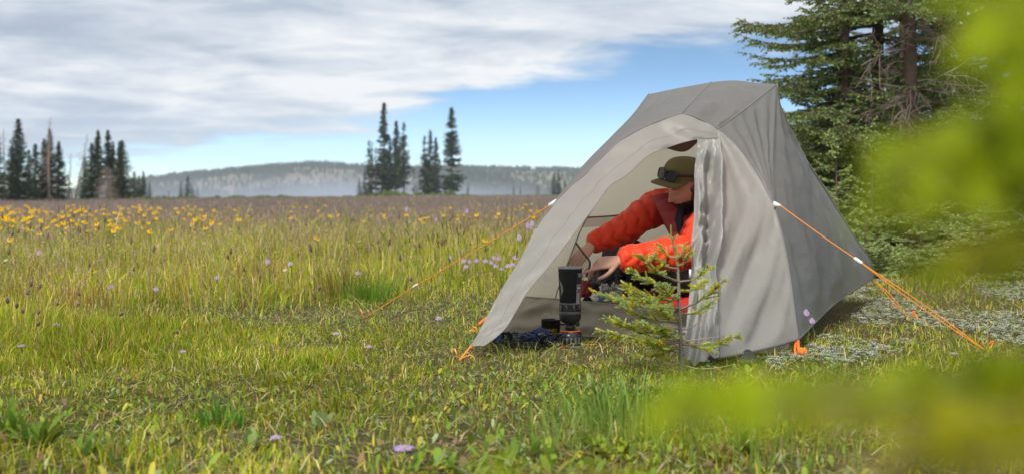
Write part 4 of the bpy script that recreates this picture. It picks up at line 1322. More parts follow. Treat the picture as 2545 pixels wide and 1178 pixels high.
    brow = (z > 0.024) & (z < 0.033) & (np.abs(y) > 0.012) & (np.abs(y) < 0.048) & (x > 0.05)
    lash = (z > 0.0005) & (z < 0.0045) & (np.abs(y) > 0.019) & (np.abs(y) < 0.043) & (x > 0.05)

    def strands(mask, per, ln, wdt, down, col, nm):
        idx = np.repeat(np.nonzero(mask)[0], per)
        if not len(idx): return
        b = P3[idx] + r.normal(0, 0.0022, (len(idx), 3)) * np.array((0.6, 1, 1))
        nn = N3[idx]
        d = nn * 0.6 + np.array(down) + r.normal(0, 0.35, (len(idx), 3)); d /= np.linalg.norm(d, axis=1, keepdims=True)
        sdv = np.cross(d, r.normal(0, 1, (len(idx), 3))); sdv /= np.linalg.norm(sdv, axis=1, keepdims=True)
        l = ln * r.uniform(0.6, 1.3, (len(idx), 1))
        V = np.stack([b - sdv * wdt - nn * 0.001, b + sdv * wdt - nn * 0.001, b + d * l], 1).reshape(-1, 3)
        c = np.repeat(np.array(col) * r.uniform(0.6, 1.5, (len(idx), 1)), 3, 0)
        obj(nm, head2w(V), np.arange(len(V)).reshape(-1, 3), M['hair'], root, False, c)['kind'] = 'stuff'
    dk = (0.030, 0.018, 0.011)
    strands(beard, 15, 0.010, 0.0010, (0.0, 0, -0.8), dk, 'beard')
    strands(tash, 14, 0.009, 0.0009, (0.1, 0, -0.9), dk, 'moustache')
    strands(side | back, 6, 0.016, 0.0012, (-0.5, 0, -0.8), dk, 'hair')
    strands(brow, 10, 0.007, 0.0008, (0.0, 0, 0.1), dk, 'eyebrows')
    strands(lash, 8, 0.005, 0.0006, (0.4, 0, -0.5), (0.02, 0.012, 0.01), 'eyelashes')

    # ---- five-panel cap
    tilt = -0.30

    def cap2w(q):
        q = np.asarray(q, dtype=float); c, s_ = math.cos(tilt), math.sin(tilt)
        return head2w(np.stack([q[..., 0] * c + q[..., 2] * s_ - 0.004, q[..., 1], -q[..., 0] * s_ + q[..., 2] * c + 0.044], -1))
    na, nb2 = 60, 22
    th = np.linspace(0, 2 * np.pi, na, endpoint=False)[None, :]; v = np.linspace(0, 1, nb2)[:, None]
    ph = v * np.pi / 2
    rr = np.cos(ph) ** 0.62
    seam = 1 - 0.012 * (np.abs(np.sin(2.5 * th)) < 0.06) * (v < 0.95)
    hgt = 0.098 * np.sin(ph) ** 0.9
    X = 0.110 * rr * np.cos(th) * seam; Yc = 0.090 * rr * np.sin(th) * seam; Z = hgt + 0.0 * th + 0.006 * np.cos(th) * rr
    X = X + 0.006 * np.sin(ph * 2)
    V = cap2w(np.stack([X, Yc, Z], -1)).reshape(-1, 3)
    cap_ = obj('cap', V, grid_faces(nb2, na, True), M['olive'], root)
    # brim: flat board with a slight bow, real thickness
    nu, nv = 40, 10
    a = np.linspace(-1.15, 1.15, nu)[:, None]; w = np.linspace(0, 1, nv)[None, :]
    ix = 0.109 * np.cos(a); iy = 0.089 * np.sin(a)
    oy = 0.098 * np.sin(a * 1.02); ox = 0.045 + 0.128 * np.maximum(np.cos(a * 1.02), 0) ** 0.62
    bx = ix * (1 - w) + ox * w; by = iy * (1 - w) + oy * w
    bz = 0.004 - 0.010 * w - 0.9 * by ** 2 * 1.2 * (0.4 + 0.6 * w)
    topv = np.stack([bx, by, bz], -1); botv = topv - np.array((0, 0, 0.0045))
    Vt = cap2w(np.concatenate([topv.reshape(-1, 3), botv.reshape(-1, 3)]))
    f1 = grid_faces(nu, nv); f2 = f1[:, ::-1] + nu * nv
    rim = np.arange(nu) * nv + nv - 1
    f3 = np.stack([rim[:-1], rim[1:], rim[1:] + nu * nv, rim[:-1] + nu * nv], -1)
    ob = obj('brim', Vt, [np.concatenate([f1, f2, f3])], M['olive'], cap_)
    bt = cap2w(np.stack([0.112 * np.cos(th[0]), 0.092 * np.sin(th[0]), 0.010 + 0.006 * np.cos(th[0])], -1))
    V, F = loft(np.concatenate([bt, bt[:1]]), 0.0022, 6); obj('cap_seam', V, F, M['olive'], cap_)
    # sunglasses pushed up on the cap
    sg = empty('sunglasses', cap2w([(0.11, 0, 0.03)])[0], 'black sunglasses pushed up on the olive cap', 'sunglasses')
    for s in (-1, 1):
        t2 = np.linspace(0, 2 * np.pi, 28, endpoint=False)
        ly = s * 0.034 + 0.0285 * np.sign(np.cos(t2)) * np.abs(np.cos(t2)) ** 0.55
        lz = 0.030 + 0.0225 * np.sign(np.sin(t2)) * np.abs(np.sin(t2)) ** 0.6
        lx = 0.121 - 2.4 * ly ** 2 - (lz - 0.02) * 0.30
        ring = cap2w(np.stack([lx, ly, lz], -1))
        V, F = loft(np.concatenate([ring, ring[:2]]), 0.0032, 7); obj('frame', V, F, M['black_plastic'], sg)
        cen = ring.mean(0) + fw * 0.002
        obj('lens', np.concatenate([ring, [cen]]), np.stack([np.arange(28), (np.arange(28) + 1) % 28, np.full(28, 28)], -1), M['lens'], sg)
        tp = cap2w([(0.107, s * 0.063, 0.036), (0.085, s * 0.080, 0.036), (0.03, s * 0.098, 0.030), (-0.04, s * 0.096, 0.018)])
        V, F = loft(curve(tp, 16), [(0.0065, 0.003)] * 16, 8, up=up); obj('temple', V, F, M['black_plastic'], sg)
    br = cap2w([(0.118, -0.010, 0.042), (0.121, 0, 0.045), (0.118, 0.010, 0.042)]); V, F = loft(br, 0.0042, 7); obj('bridge', V, F, M['black_plastic'], sg)
    return root


make_person()


# ================================================================== things in and before the tent
def make_stove():
    px, Y = 1417, 5.5
    c = P(px, 855, Y); c[2] = ground_z(c[0], Y)
    s = FPX / Y
    root = empty('camp_stove', c, 'tall black camp stove with a cook cup on a small gas canister before the tent', 'camp stove')

    def z(py): return (856 - py) / s
    blk = mat('cup_cozy', (0.022, 0.023, 0.025), 0.75, 0.25, var=0.15, bump=0.4, bscale=600)
    ali = mat('anodised_rim', (0.27, 0.28, 0.31), 0.45, 0.5, 0.2)
    drk = mat('stove_black', (0.018, 0.018, 0.020), 0.45, 0.5, bump=0.1)
    gry = mat('stove_grey', (0.11, 0.11, 0.118), 0.5, 0.45, 0.3)
    wht = mat('white_ink', (0.55, 0.55, 0.54), 0.6, var=0.05)
    red = mat('red_ink', (0.55, 0.06, 0.03), 0.6, var=0.05)
    R0, R1 = 0.0520, 0.0450
    zt, zb = z(661), z(747)
    V, F = lathe([(R1 - 0.004, zb), (R1, zb + 0.002), (R0, zt - 0.004), (R0 + 0.001, zt - 0.003)], c, 48); obj('cozy', V, F, blk, root)
    V, F = lathe([(R0 - 0.0005, zt - 0.006), (R0 + 0.0028, zt - 0.003), (R0 + 0.003, zt + 0.001), (R0 + 0.001, zt + 0.002), (R0 - 0.003, zt - 0.002), (R1 - 0.004, zb + 0.01), (0.0, zb + 0.008)], c, 48); obj('cook_cup', V, F, ali, root)
    # heat exchanger ring with slots
    za, zc = z(748), z(775)
    V, F = lathe([(R1 + 0.001, za), (R1 + 0.003, za - 0.002), (R1 + 0.003, za - 0.006)], c, 48); obj('ring', V, F, gry, root)
    V, F = lathe([(R1 - 0.003, za - 0.006), (R1 - 0.003, zc + 0.010)], c, 48); obj('fins', V, F, drk, root)
    mb = MB()
    for i in range(9):
        a0 = i * 2 * np.pi / 9; a1 = a0 + 0.22
        pts = []
        for (a, zz) in ((a0, za - 0.006), (a0 + 0.18, za - 0.006), (a1 + 0.10, zc + 0.010), (a1 - 0.08, zc + 0.010)):
            pts.append((R1 + 0.0022) * np.array((math.cos(a), math.sin(a), 0)) + np.array((0, 0, zz)))
        q = np.array(pts); q2 = q * np.array((0.95, 0.95, 1))
        mb.add(np.concatenate([q, q2]) + c, np.array([[0, 1, 2, 3], [1, 0, 4, 5], [2, 1, 5, 6], [3, 2, 6, 7], [0, 3, 7, 4]]))
    mb.build('ring_struts', gry, root, smooth=False)
    V, F = lathe([(R1 + 0.003, zc + 0.010), (R1 + 0.004, zc + 0.006), (R1 + 0.003, zc)], c, 48); obj('ring', V, F, gry, root)
    V, F = lathe([(R1 + 0.002, zc), (R1 + 0.0015, z(788)), (R1 - 0.006, z(795)), (0.028, z(799)), (0.020, z(801)), (0.018, z(806)), (0.024, z(808)), (0.022, z(813)), (0.014, z(815)), (0.012, z(818)), (0, z(818))], c, 48); obj('burner_base', V, F, drk, root)
    V, F = box(c + np.array((0.030, -0.018, z(800))), (0.018, 0.014, 0.020), Matrix.Rotation(0.5, 3, 'Z'), 0.003); obj('valve_knob', V, F, drk, root)
    V, F = loft(c + np.array([[-0.030, -0.01, z(790)], [-0.066, -0.02, z(789)]]), 0.0018, 6); obj('valve_wire', V, F, ali, root)
    # canister
    can = mat('canister_paint', (0.016, 0.017, 0.020), 0.30, 0.5, coat=0.3)
    V, F = lathe([(0.0, z(806)), (0.012, z(807)), (0.016, z(812)), (0.030, z(816)), (0.046, z(822)), (0.0525, z(830)), (0.054, z(836)), (0.054, z(850)), (0.052, z(854)), (0.046, z(855.5)), (0, z(855.5))][::-1], c, 48); cn = obj('canister', V, F, can, root)
    V, F = lathe([(0.0535, z(853)), (0.056, z(854)), (0.055, z(856)), (0.048, z(856))], c, 48); obj('canister_base_ring', V, F, ali, cn)
    mb = MB(); r = np.random.default_rng(11)

    def cyl(V2, R, zc_, a0):
        a = a0 + V2[:, 0] / R
        return np.stack([R * np.cos(a), R * np.sin(a), zc_ + V2[:, 1]], -1) + c

    def bar(x0, x1, y0, y1, R, a0):
        n = max(2, int((x1 - x0) / 0.004) + 1)
        xs = np.linspace(x0, x1, n); q = np.concatenate([np.stack([xs, np.full(n, y0)], -1), np.stack([xs, np.full(n, y1)], -1)])
        return cyl(q, R, 0, a0), grid_faces(2, n)
    for i in range(9):                                     # small print on the canister: blocks of lines
        a = -math.pi / 2 - 1.25 + i * 0.34
        for k in range(9):
            ln = r.uniform(0.004, 0.0115) * (1.3 if i < 2 else 1)
            zz = z(833) - k * 0.0029
            V, F = bar(-0.007, -0.007 + ln, zz, zz - 0.0010, 0.0545, a); mb.add(V, F)
    for i in range(3):                                     # mark on the shoulder of the canister
        a = -math.pi / 2 - 0.16 + i * 0.16
        q = [(0.036, a), (0.036, a + 0.07), (0.045, a + 0.05), (0.045, a - 0.02)]
        mb.add(np.array([[rr * math.cos(aa) + c[0], rr * math.sin(aa) + c[1], c[2] + np.interp(rr, [0.030, 0.046], [z(816), z(822)]) + 0.0008] for rr, aa in q]), np.array([[0, 1, 2, 3]]))
    mb.build('canister_print', wht, cn, smooth=False)
    # orange folding feet
    for a in (-1.9, 0.15, 2.2):
        d = np.array((math.cos(a), math.sin(a), 0))
        p = c + d * 0.050 + np.array((0, 0, 0.003)); e = c + d * 0.105 + np.array((0, 0, 0.004)) + (np.array((-0.03, 0, 0)) if a == -1.9 else 0)
        V, F = loft(np.array([p, e]), [(0.003, 0.007)] * 2, 8, up=(0, 0, 1), round_ends=True); obj('foot', V, F, M['webbing'], root)
    V, F = lathe([(0.040, z(817.5)), (0.043, z(816.5)), (0.0445, z(818.5))], c, 40); obj('collar', V, F, M['webbing'], root)
    # handle tab and printed label on the right of the cup
    ang = -math.pi / 2 + 0.78

    def onc(u, zz, off=0.0):
        rr = np.interp(zz, [zb, zt], [R1, R0]) + off
        a = ang + u / rr
        return np.array((rr * math.cos(a), rr * math.sin(a), zz)) + c
    q = [onc(u, zz, 0.012 if k else 0.0015) for (zz, k) in ((z(674), 0), (z(675), 1), (z(684), 1)) for u in (-0.017, -0.006, 0.006, 0.017)]
    obj('handle', np.array(q), grid_faces(3, 4), gry, root)
    q = [onc(u, zz, 0.0022) for zz in np.linspace(z(684), z(750), 8) for u in (-0.014, -0.005, 0.005, 0.014)]
    obj('handle_strap', np.array(q), grid_faces(8, 4), drk, root)

    def lab(rows, m, nm):
        b = MB()
        for (u0, u1, y0, y1) in rows:
            us = np.linspace(u0, u1, 4)
            qq = np.array([onc(u, z(y), 0.0030) for y in (y0, y1) for u in us]); b.add(qq, grid_faces(2, 4))
        b.build(nm, m, root, smooth=False)
    rows = [(-0.011, -0.009, 702, 748), (0.009, 0.011, 702, 748), (-0.011, 0.011, 702, 703), (-0.011, 0.011, 747, 748)]
    for k in range(11):
        y = 724 + k * 2.1
        rows.append((-0.007, r.uniform(0.002, 0.007), y, y + 1.0))
    lab(rows, wht, 'label_print')
    # little peak emblem above the label text
    b = MB()
    for (du, y0, y1) in ((-0.004, 712, 706), (0.0, 712, 703.5), (0.004, 712, 706.5)):
        b.add(np.array([onc(du - 0.0035, z(y0), 0.0031), onc(du + 0.0035, z(y0), 0.0031), onc(du, z(y1), 0.0031)]), np.array([[0, 1, 2]]))
    V2, T2 = text_mesh('JETBOIL', 0.0052); b.add(np.array([onc(v[0] * 0.85, z(717) + v[1], 0.0032) for v in V2]), T2)
    b.build('label_print', wht, root, smooth=False)
    lab([(-0.008, 0.008, 719, 722), (-0.006, 0.006, 749.5, 751.5)], red, 'warning_stripe')
    # flame-shaped print at the left of the cozy
    ang = -math.pi / 2 - 0.95
    grd = mat('grey_print', (0.24, 0.22, 0.18), 0.7, var=0.1)
    for k in range(5):
        t = np.linspace(0, 1, 16); w0 = 0.0022 - 0.0002 * k
        uu = -0.024 + 0.034 * np.sin(np.pi * t ** 1.15) * (1 - 0.16 * k) + 0.003 * k
        zz = z(682) - (z(682) - z(740)) * t * (1 - 0.05 * k) - k * 0.004
        qq = np.array([[onc(u - w0 * math.sin(math.pi * tt), h, 0.0012) for u, h, tt in zip(uu, zz, t)], [onc(u + w0 * math.sin(math.pi * tt), h, 0.0012) for u, h, tt in zip(uu, zz, t)]])
        obj('flame_print', qq.reshape(-1, 3), grid_faces(2, 16), grd, root, False)


make_stove()


def make_mug():
    c = P(1369, 838, 5.66); c[2] = ground_z(c[0], 5.66) + 0.0
    root = empty('mug', c, 'black insulated mug with yellow lettering behind the sandals', 'mug')
    m = mat('mug_black', (0.015, 0.015, 0.016), 0.55, 0.35)
    h = 0.094; r = 0.0425
    V, F = lathe([(0, 0.0), (r * 0.92, 0.0), (r * 0.95, 0.004), (r, h), (r + 0.0018, h + 0.001), (r - 0.002, h + 0.002), (r - 0.003, h - 0.004), (r * 0.86, 0.006), (0, 0.006)], c, 40); obj('body', V, F, m, root)
    p = c + np.array([[r * 0.98, -0.012, h * 0.80], [r + 0.028, -0.016, h * 0.78], [r + 0.030, -0.016, h * 0.30], [r * 0.96, -0.012, h * 0.22]])
    V, F = loft(curve(p, 18), 0.0035, 8); obj('handle', V, F, m, root)
    y = mat('yellow_ink', (0.75, 0.42, 0.02), 0.6, var=0.05)
    mb = MB()
    for word, zz, sz in (('HONEY', 0.046, 0.019), ('STINGER', 0.027, 0.0215)):
        V, T = text_mesh(word, sz)
        a = -math.pi / 2 - 0.15 + V[:, 0] * 1.05 / (r + 0.001)
        rr = r * 0.985 + 0.0012
        mb.add(np.stack([rr * np.cos(a), rr * np.sin(a), zz + V[:, 1]], -1) + c, T)
    mb.build('lettering', y, root, smooth=False)


make_mug()


def sandal(loc, rot, label, flip=1):
    l = np.array(loc)
    root = empty('sandal', l, label, 'sandal', 'navy sandals in front of the tent')
    sole = mat('sandal_sole', (0.035, 0.035, 0.038), 0.85, 0.2, bump=0.5, bscale=150)
    foot = mat('sandal_footbed', (0.06, 0.058, 0.055), 0.9, 0.2, bump=0.5, bscale=200)
    strap = mat('navy_webbing', (0.022, 0.045, 0.14), 0.7, 0.3, bump=0.4, bscale=500)
    c_, s_ = math.cos(rot), math.sin(rot)

    def w(q):
        q = np.asarray(q, dtype=float); x, y, z = q[..., 0], q[..., 1] * flip, q[..., 2]
        return np.stack([x * c_ - y * s_, x * s_ + y * c_, z], -1) + l
    t = np.linspace(0, 2 * np.pi, 44, endpoint=False)
    X = 0.135 * np.cos(t); wd = np.interp(X, [-0.135, -0.06, 0.0, 0.07, 0.135], [0.033, 0.036, 0.033, 0.048, 0.035])
    Yv = wd * np.sin(t) * 1.02 + 0.012 * (X / 0.135) ** 2 * (X > 0)
    def rise(x): return 0.016 * (x / 0.135) ** 2 * (x > 0)
    rows = []
    for (k, zz) in ((0.93, 0.0), (1.0, 0.006), (1.0, 0.018), (0.96, 0.024), (0.9, 0.022)):
        rows.append(np.stack([X * k, Yv * k, zz + rise(X)], -1))
    V = np.concatenate(rows + [np.array([[0.0, 0, 0.020]])])
    f = [grid_faces(5, 44, True), np.stack([4 * 44 + np.arange(44), 4 * 44 + (np.arange(44) + 1) % 44, np.full(44, 220)], -1)]
    obj('sole', w(V), f, sole, root)
    for (pts) in ([(0.085, -0.046, 0.024), (0.07, -0.02, 0.062), (0.055, 0.02, 0.064), (0.05, 0.047, 0.022)], [(0.045, -0.044, 0.022), (0.03, -0.02, 0.066), (0.06, 0.015, 0.070), (0.085, 0.046, 0.026)], [(-0.02, -0.035, 0.02), (0.0, -0.02, 0.075), (-0.02, 0.02, 0.085), (-0.05, 0.037, 0.022)], [(-0.06, -0.037, 0.02), (-0.105, -0.036, 0.07), (-0.138, 0.0, 0.080), (-0.11, 0.036, 0.07), (-0.05, 0.038, 0.022)], [(0.03, -0.03, 0.06), (0.0, -0.05, 0.07), (-0.06, -0.044, 0.045)]):
        V, F = loft(w(curve(np.array(pts) * np.array((1, 1, 0.66)) + np.array((0, 0, 0.006)), 22)), [(0.0022, 0.0105)] * 22, 8, up=(0, 0, 1)); obj('strap', V, F, strap, root)
    V, F = box(w(np.array((0.01, -0.03, 0.056))), (0.028, 0.016, 0.007), Matrix.Rotation(rot, 3, 'Z'), 0.002); obj('buckle', V, F, M['black_plastic'], root)


g1 = P(1276, 862, 5.43); g1[2] = ground_z(g1[0], 5.43) + 0.004
g2 = P(1338, 852, 5.50); g2[2] = ground_z(g2[0], 5.50) + 0.004
sandal(g1, 2.6, 'navy sandal lying nearer the fin of the tent', 1)
sandal(g2, 2.2, 'navy sandal lying between the mug and the other sandal', -1)


def make_pad():
    a, b, c, d = np.array((0.425, 5.92)), np.array((0.95, 5.91)), np.array((1.25, 6.62)), np.array((0.50, 6.55))
    n = 70
    u = np.linspace(0, 1, n)[None, :, None]; v = np.linspace(0, 1, n)[:, None, None]
    XY = (1 - v) * ((1 - u) * a + u * b) + v * ((1 - u) * d + u * c)
    U, Vv = u[..., 0] + 0 * v[..., 0], v[..., 0] + 0 * u[..., 0]
    ed = np.minimum(np.minimum(U, 1 - U) * 10, np.minimum(Vv, 1 - Vv) * 9); e = np.sqrt(np.clip(1 - (1 - np.clip(ed, 0, 1)) ** 2, 0, 1))
    q = np.abs(np.sin(U * 3.1416 * 6 + 0.5 * np.sin(Vv * 12))) * 0.5 + np.abs(np.sin(Vv * 3.1416 * 7)) * 0.5
    Z = 0.065 + e * (0.080 + 0.016 * q)
    bot = np.concatenate([XY, np.full((n, n, 1), 0.03)], -1); top = np.concatenate([XY, Z[..., None]], -1)
    top[e < 0.02, 2] = 0.065
    V = np.concatenate([top.reshape(-1, 3), bot.reshape(-1, 3)])
    f = grid_faces(n, n); f2 = f[:, ::-1] + n * n
    edge = np.concatenate([np.arange(n), np.arange(1, n) * n + n - 1, (n - 1) * n + np.arange(n - 2, -1, -1), np.arange(n - 2, 0, -1) * n])
    e2 = np.roll(edge, -1)
    f3 = np.stack([e2, edge, edge + n * n, e2 + n * n], -1)
    o = obj('sleeping_pad', V, [np.concatenate([f, f2, f3])], mat('red_pad', (0.62, 0.028, 0.020), 0.5, 0.4, var=0.1, vscale=10, bump=0.4, bscale=60), None, origin=(0.8, 6.2, 0.03))
    tag(o, 'red quilted sleeping pad on the tent floor', 'sleeping pad')


make_pad()


def lump(name, c, s, m, label, cat, seed, amp=0.35, sc=9.0, n=48, rot=0.0):
    th = np.linspace(0, 2 * np.pi, n, endpoint=False); ph = np.linspace(-np.pi / 2 + 0.03, np.pi / 2 - 0.03, n // 2)
    V = []
    for p in ph:
        for t in th:
            d = Vector((math.cos(p) * math.cos(t), math.cos(p) * math.sin(t), math.sin(p)))
            k = 1 + amp * mnoise.fractal(d * 1.6 + Vector((seed, 0, 0)), 0.8, 2.1, 5) + 0.12 * amp * mnoise.ridged_multi_fractal(d * 2.6 + Vector((0, seed, 0)), 0.9, 2.0, 4, 1.0, 2.0)
            q = Vector((d.x * s[0] * k, d.y * s[1] * k, max(d.z, -0.55) * s[2] * k)); q.rotate(Matrix.Rotation(rot, 3, 'Z'))
            V.append(np.array(q) + np.asarray(c))
    V = np.array(V); nb = n // 2
    V = np.concatenate([V, [V[:n].mean(0), V[-n:].mean(0)]]); j = np.arange(n); k = (j + 1) % n
    f = [grid_faces(nb, n, True), np.stack([k, j, np.full(n, nb * n)], -1), np.stack([(nb - 1) * n + j, (nb - 1) * n + k, np.full(n, nb * n + 1)], -1)]
    o = obj(name, V, f, m, None, origin=(c[0], c[1], c[2] - 0.5 * s[2]))
    return tag(o, label, cat)


# z in the tent: floor sheet at about 0.02
lump('clothing_pile', P(1508, 694, 6.14), (0.095, 0.09, 0.078), mat('dark_nylon', (0.012, 0.012, 0.017), 0.38, 0.45, bump=0.8, bscale=70), 'crumpled black jacket heaped on the tent floor under the hands', 'clothing', 3.0, 0.5)
lump('clothing_pile', P(1560, 672, 6.22), (0.10, 0.09, 0.12), mat('dark_violet_nylon', (0.028, 0.020, 0.032), 0.5, 0.35, bump=0.8, bscale=70), 'dark violet grey garment behind the crumpled black jacket', 'clothing', 7.0, 0.5)


def clear_bag():
    m, k, out = mat_base('clear_plastic')
    g = k.n('ShaderNodeBsdfGlossy'); g.inputs['Roughness'].default_value = 0.12; g.inputs['Color'].default_value = (0.9, 0.92, 0.95, 1)
    t = k.n('ShaderNodeBsdfTransparent'); t.inputs['Color'].default_value = (0.90, 0.92, 0.94, 1)
    d = k.n('ShaderNodeBsdfDiffuse'); d.inputs['Color'].default_value = (0.30, 0.38, 0.40, 1)
    mx = k.n('ShaderNodeMixShader'); mx.inputs[0].default_value = 0.28; k.l(t.outputs[0], mx.inputs[1]); k.l(d.outputs[0], mx.inputs[2])
    m2 = k.n('ShaderNodeMixShader'); fr = k.n('ShaderNodeLayerWeight'); fr.inputs[0].default_value = 0.45; k.l(fr.outputs['Facing'], m2.inputs[0])
    k.l(mx.outputs[0], m2.inputs[1]); k.l(g.outputs[0], m2.inputs[2]); k.l(m2.outputs[0], out.inputs['Surface'])
    lump('plastic_bag', P(1516, 738, 5.95), (0.055, 0.035, 0.048), m, 'crumpled clear plastic bag beside the red sleeping pad', 'bag', 5.0, 0.7)
    lump('towel', P(1503, 752, 5.97), (0.034, 0.02, 0.022), mat('teal_cloth', (0.05, 0.16, 0.16), 0.7), 'teal cloth inside the clear plastic bag', 'cloth', 9.0, 0.4)


clear_bag()


def pouch():
    c = P(1463, 752, 5.98)
    root = empty('pouch', c + np.array((0, 0, -0.03)), 'small black pouch with an orange diamond behind the stove', 'pouch')
    V, F = box(c, (0.06, 0.03, 0.05), Matrix.Rotation(0.5, 3, 'Y'), 0.008); obj('body', V, F, M['black_cloth'], root)
    q = c + np.array([[0.0, -0.0175, 0.008], [0.008, -0.0175, 0], [0, -0.0175, -0.008], [-0.008, -0.0175, 0]]); q2 = q + np.array((0, 0.003, 0))
    obj('diamond', np.concatenate([q, q2]), np.array([[0, 1, 2, 3], [0, 4, 5, 1], [1, 5, 6, 2], [2, 6, 7, 3], [3, 7, 4, 0]]), M['webbing'], root, False)
    lump('stuff_sack', P(1456, 722, 6.02), (0.025, 0.03, 0.05), M['maroon'], 'small dark red stuff sack just behind the stove', 'stuff sack', 2.0, 0.3)


pouch()


def shoe(loc, rot, label, toe=None):
    l = np.array(loc)
    root = empty('shoe', l, label, 'shoe', 'dark shoes under the front hem of the tent')
    c_, s_ = math.cos(rot), math.sin(rot)

    def w(q):
        q = np.asarray(q, dtype=float)
        return np.stack([q[..., 0] * c_ - q[..., 1] * s_, q[..., 0] * s_ + q[..., 1] * c_, q[..., 2]], -1) + l
    xs = np.linspace(-0.14, 0.14, 26)
    hw = np.interp(xs, [-0.14, -0.12, -0.05, 0.02, 0.08, 0.12, 0.14], [0.012, 0.034, 0.034, 0.040, 0.048, 0.040, 0.015])
    hh = np.interp(xs, [-0.14, -0.12, -0.04, 0.02, 0.08, 0.12, 0.14], [0.05, 0.095, 0.10, 0.085, 0.060, 0.046, 0.020])
    th = np.linspace(0, np.pi, 14)
    V = np.array([[[x, b * math.cos(t), 0.018 + (h - 0.018) * math.sin(t) ** 0.7] for t in th] for x, b, h in zip(xs, hw, hh)])
    obj('upper', w(V.reshape(-1, 3)), grid_faces(26, 14), mat('shoe_upper', (0.020, 0.020, 0.026), 0.7, 0.3, bump=0.6, bscale=150), root)
    t = np.concatenate([np.stack([xs, hw * 1.08], -1), np.stack([xs[::-1], -hw[::-1] * 1.08], -1)])
    n = len(t)
    V = np.concatenate([np.concatenate([t * k, np.full((n, 1), z)], 1) for k, z in ((0.97, 0.0), (1.0, 0.004), (1.0, 0.020), (0.95, 0.024))])
    obj('sole', w(V), [grid_faces(4, n, True)], mat('shoe_sole', (0.045, 0.045, 0.046), 0.8), root)
    if toe is not None:
        V, F = box(w(np.array((0.128, 0.0, 0.026))), (0.022, 0.055, 0.018), Matrix.Rotation(rot, 3, 'Z'), 0.006); obj('toe_cap', V, F, toe, root)


s1 = P(1822, 888, 5.05); s1[2] = ground_z(s1[0], 5.05) + 0.002
shoe(s1, -1.25, 'black shoe showing under the front hem of the tent')
s2 = P(1748, 900, 4.98); s2[2] = ground_z(s2[0], 4.98) + 0.002
shoe(s2, -1.75, 'dark shoe with a pale toe cap under the foot of the tied back door', mat('pale_rubber', (0.42, 0.43, 0.42), 0.6))

# ================================================================== spruce boughs with needles (near trees)
def needles_mesh(S, E, n_per, ln, wd, c0, c1, r, stem=0.0, spread=0.95):
    """needles all round each shoot S->E. c0,c1: colour at the shoot's foot and tip (arrays). Returns V,T,C"""
    S = np.asarray(S); E = np.asarray(E); N = len(S)
    ax = E - S; L = np.linalg.norm(ax, axis=1, keepdims=True) + 1e-9; ax = ax / L
    ref = np.where(np.abs(ax[:, 2:3]) < 0.9, np.array([[0, 0, 1.0]]), np.array([[1.0, 0, 0]]))
    n1 = np.cross(ax, ref); n1 /= np.linalg.norm(n1, axis=1, keepdims=True); n2 = np.cross(ax, n1)
    t = (np.arange(n_per)[None, :] + r.uniform(0, 1, (N, n_per))) / n_per
    a = np.arange(n_per)[None, :] * 2.399 + r.uniform(0, 6.28, (N, 1)) + r.uniform(-0.4, 0.4, (N, n_per))
    rad = n1[:, None] * np.cos(a)[..., None] + n2[:, None] * np.sin(a)[..., None]
    tilt = spread * r.uniform(0.75, 1.2, (N, n_per))
    tilt = tilt * (1 - 0.55 * ss(0.75, 1.0, t))
    d = ax[:, None] * np.cos(tilt)[..., None] + rad * np.sin(tilt)[..., None]
    ln = np.asarray(ln); lnn = (ln if ln.ndim else np.full(N, float(ln)))[:, None] * r.uniform(0.7, 1.2, (N, n_per)) * (1 - 0.25 * t)
    b = S[:, None] + ax[:, None] * (t * L)[..., None]
    side = np.cross(d, rad); side /= np.linalg.norm(side, axis=2, keepdims=True) + 1e-9
    w = np.asarray(wd); ww = (w if w.ndim else np.full(N, float(w)))[:, None, None] * 0.5
    V = np.stack([b - side * ww, b + side * ww, b + d * lnn[..., None]], 2)
    c = np.asarray(c0)[:, None] * (1 - t[..., None]) + np.asarray(c1)[:, None] * t[..., None]
    c = c * r.uniform(0.75, 1.25, (N, n_per, 1))
    C = np.repeat(c[:, :, None], 3, 2)
    V = V.reshape(-1, 3); T = np.arange(len(V)).reshape(-1, 3); C = C.reshape(-1, 3)
    if stem:
        q = 3; th = np.arange(q) * 2.094
        off = n1[:, None] * np.cos(th)[None, :, None] + n2[:, None] * np.sin(th)[None, :, None]
        V2 = np.concatenate([S[:, None] + off * stem, E[:, None] + off * stem * 0.4], 1).reshape(-1, 3)
        base = (np.arange(N) * 6)[:, None]
        T2 = np.concatenate([np.concatenate([base + k, base + (k + 1) % 3, base + 3 + k], 1) for k in range(3)] + [np.concatenate([base + (k + 1) % 3, base + 3 + (k + 1) % 3, base + 3 + k], 1) for k in range(3)])
        T = np.concatenate([T, T2 + len(V)]); V = np.concatenate([V, V2])
        C = np.concatenate([C, np.broadcast_to(np.array((0.16, 0.11, 0.06)), (len(V2), 3))])
    return V, T, C


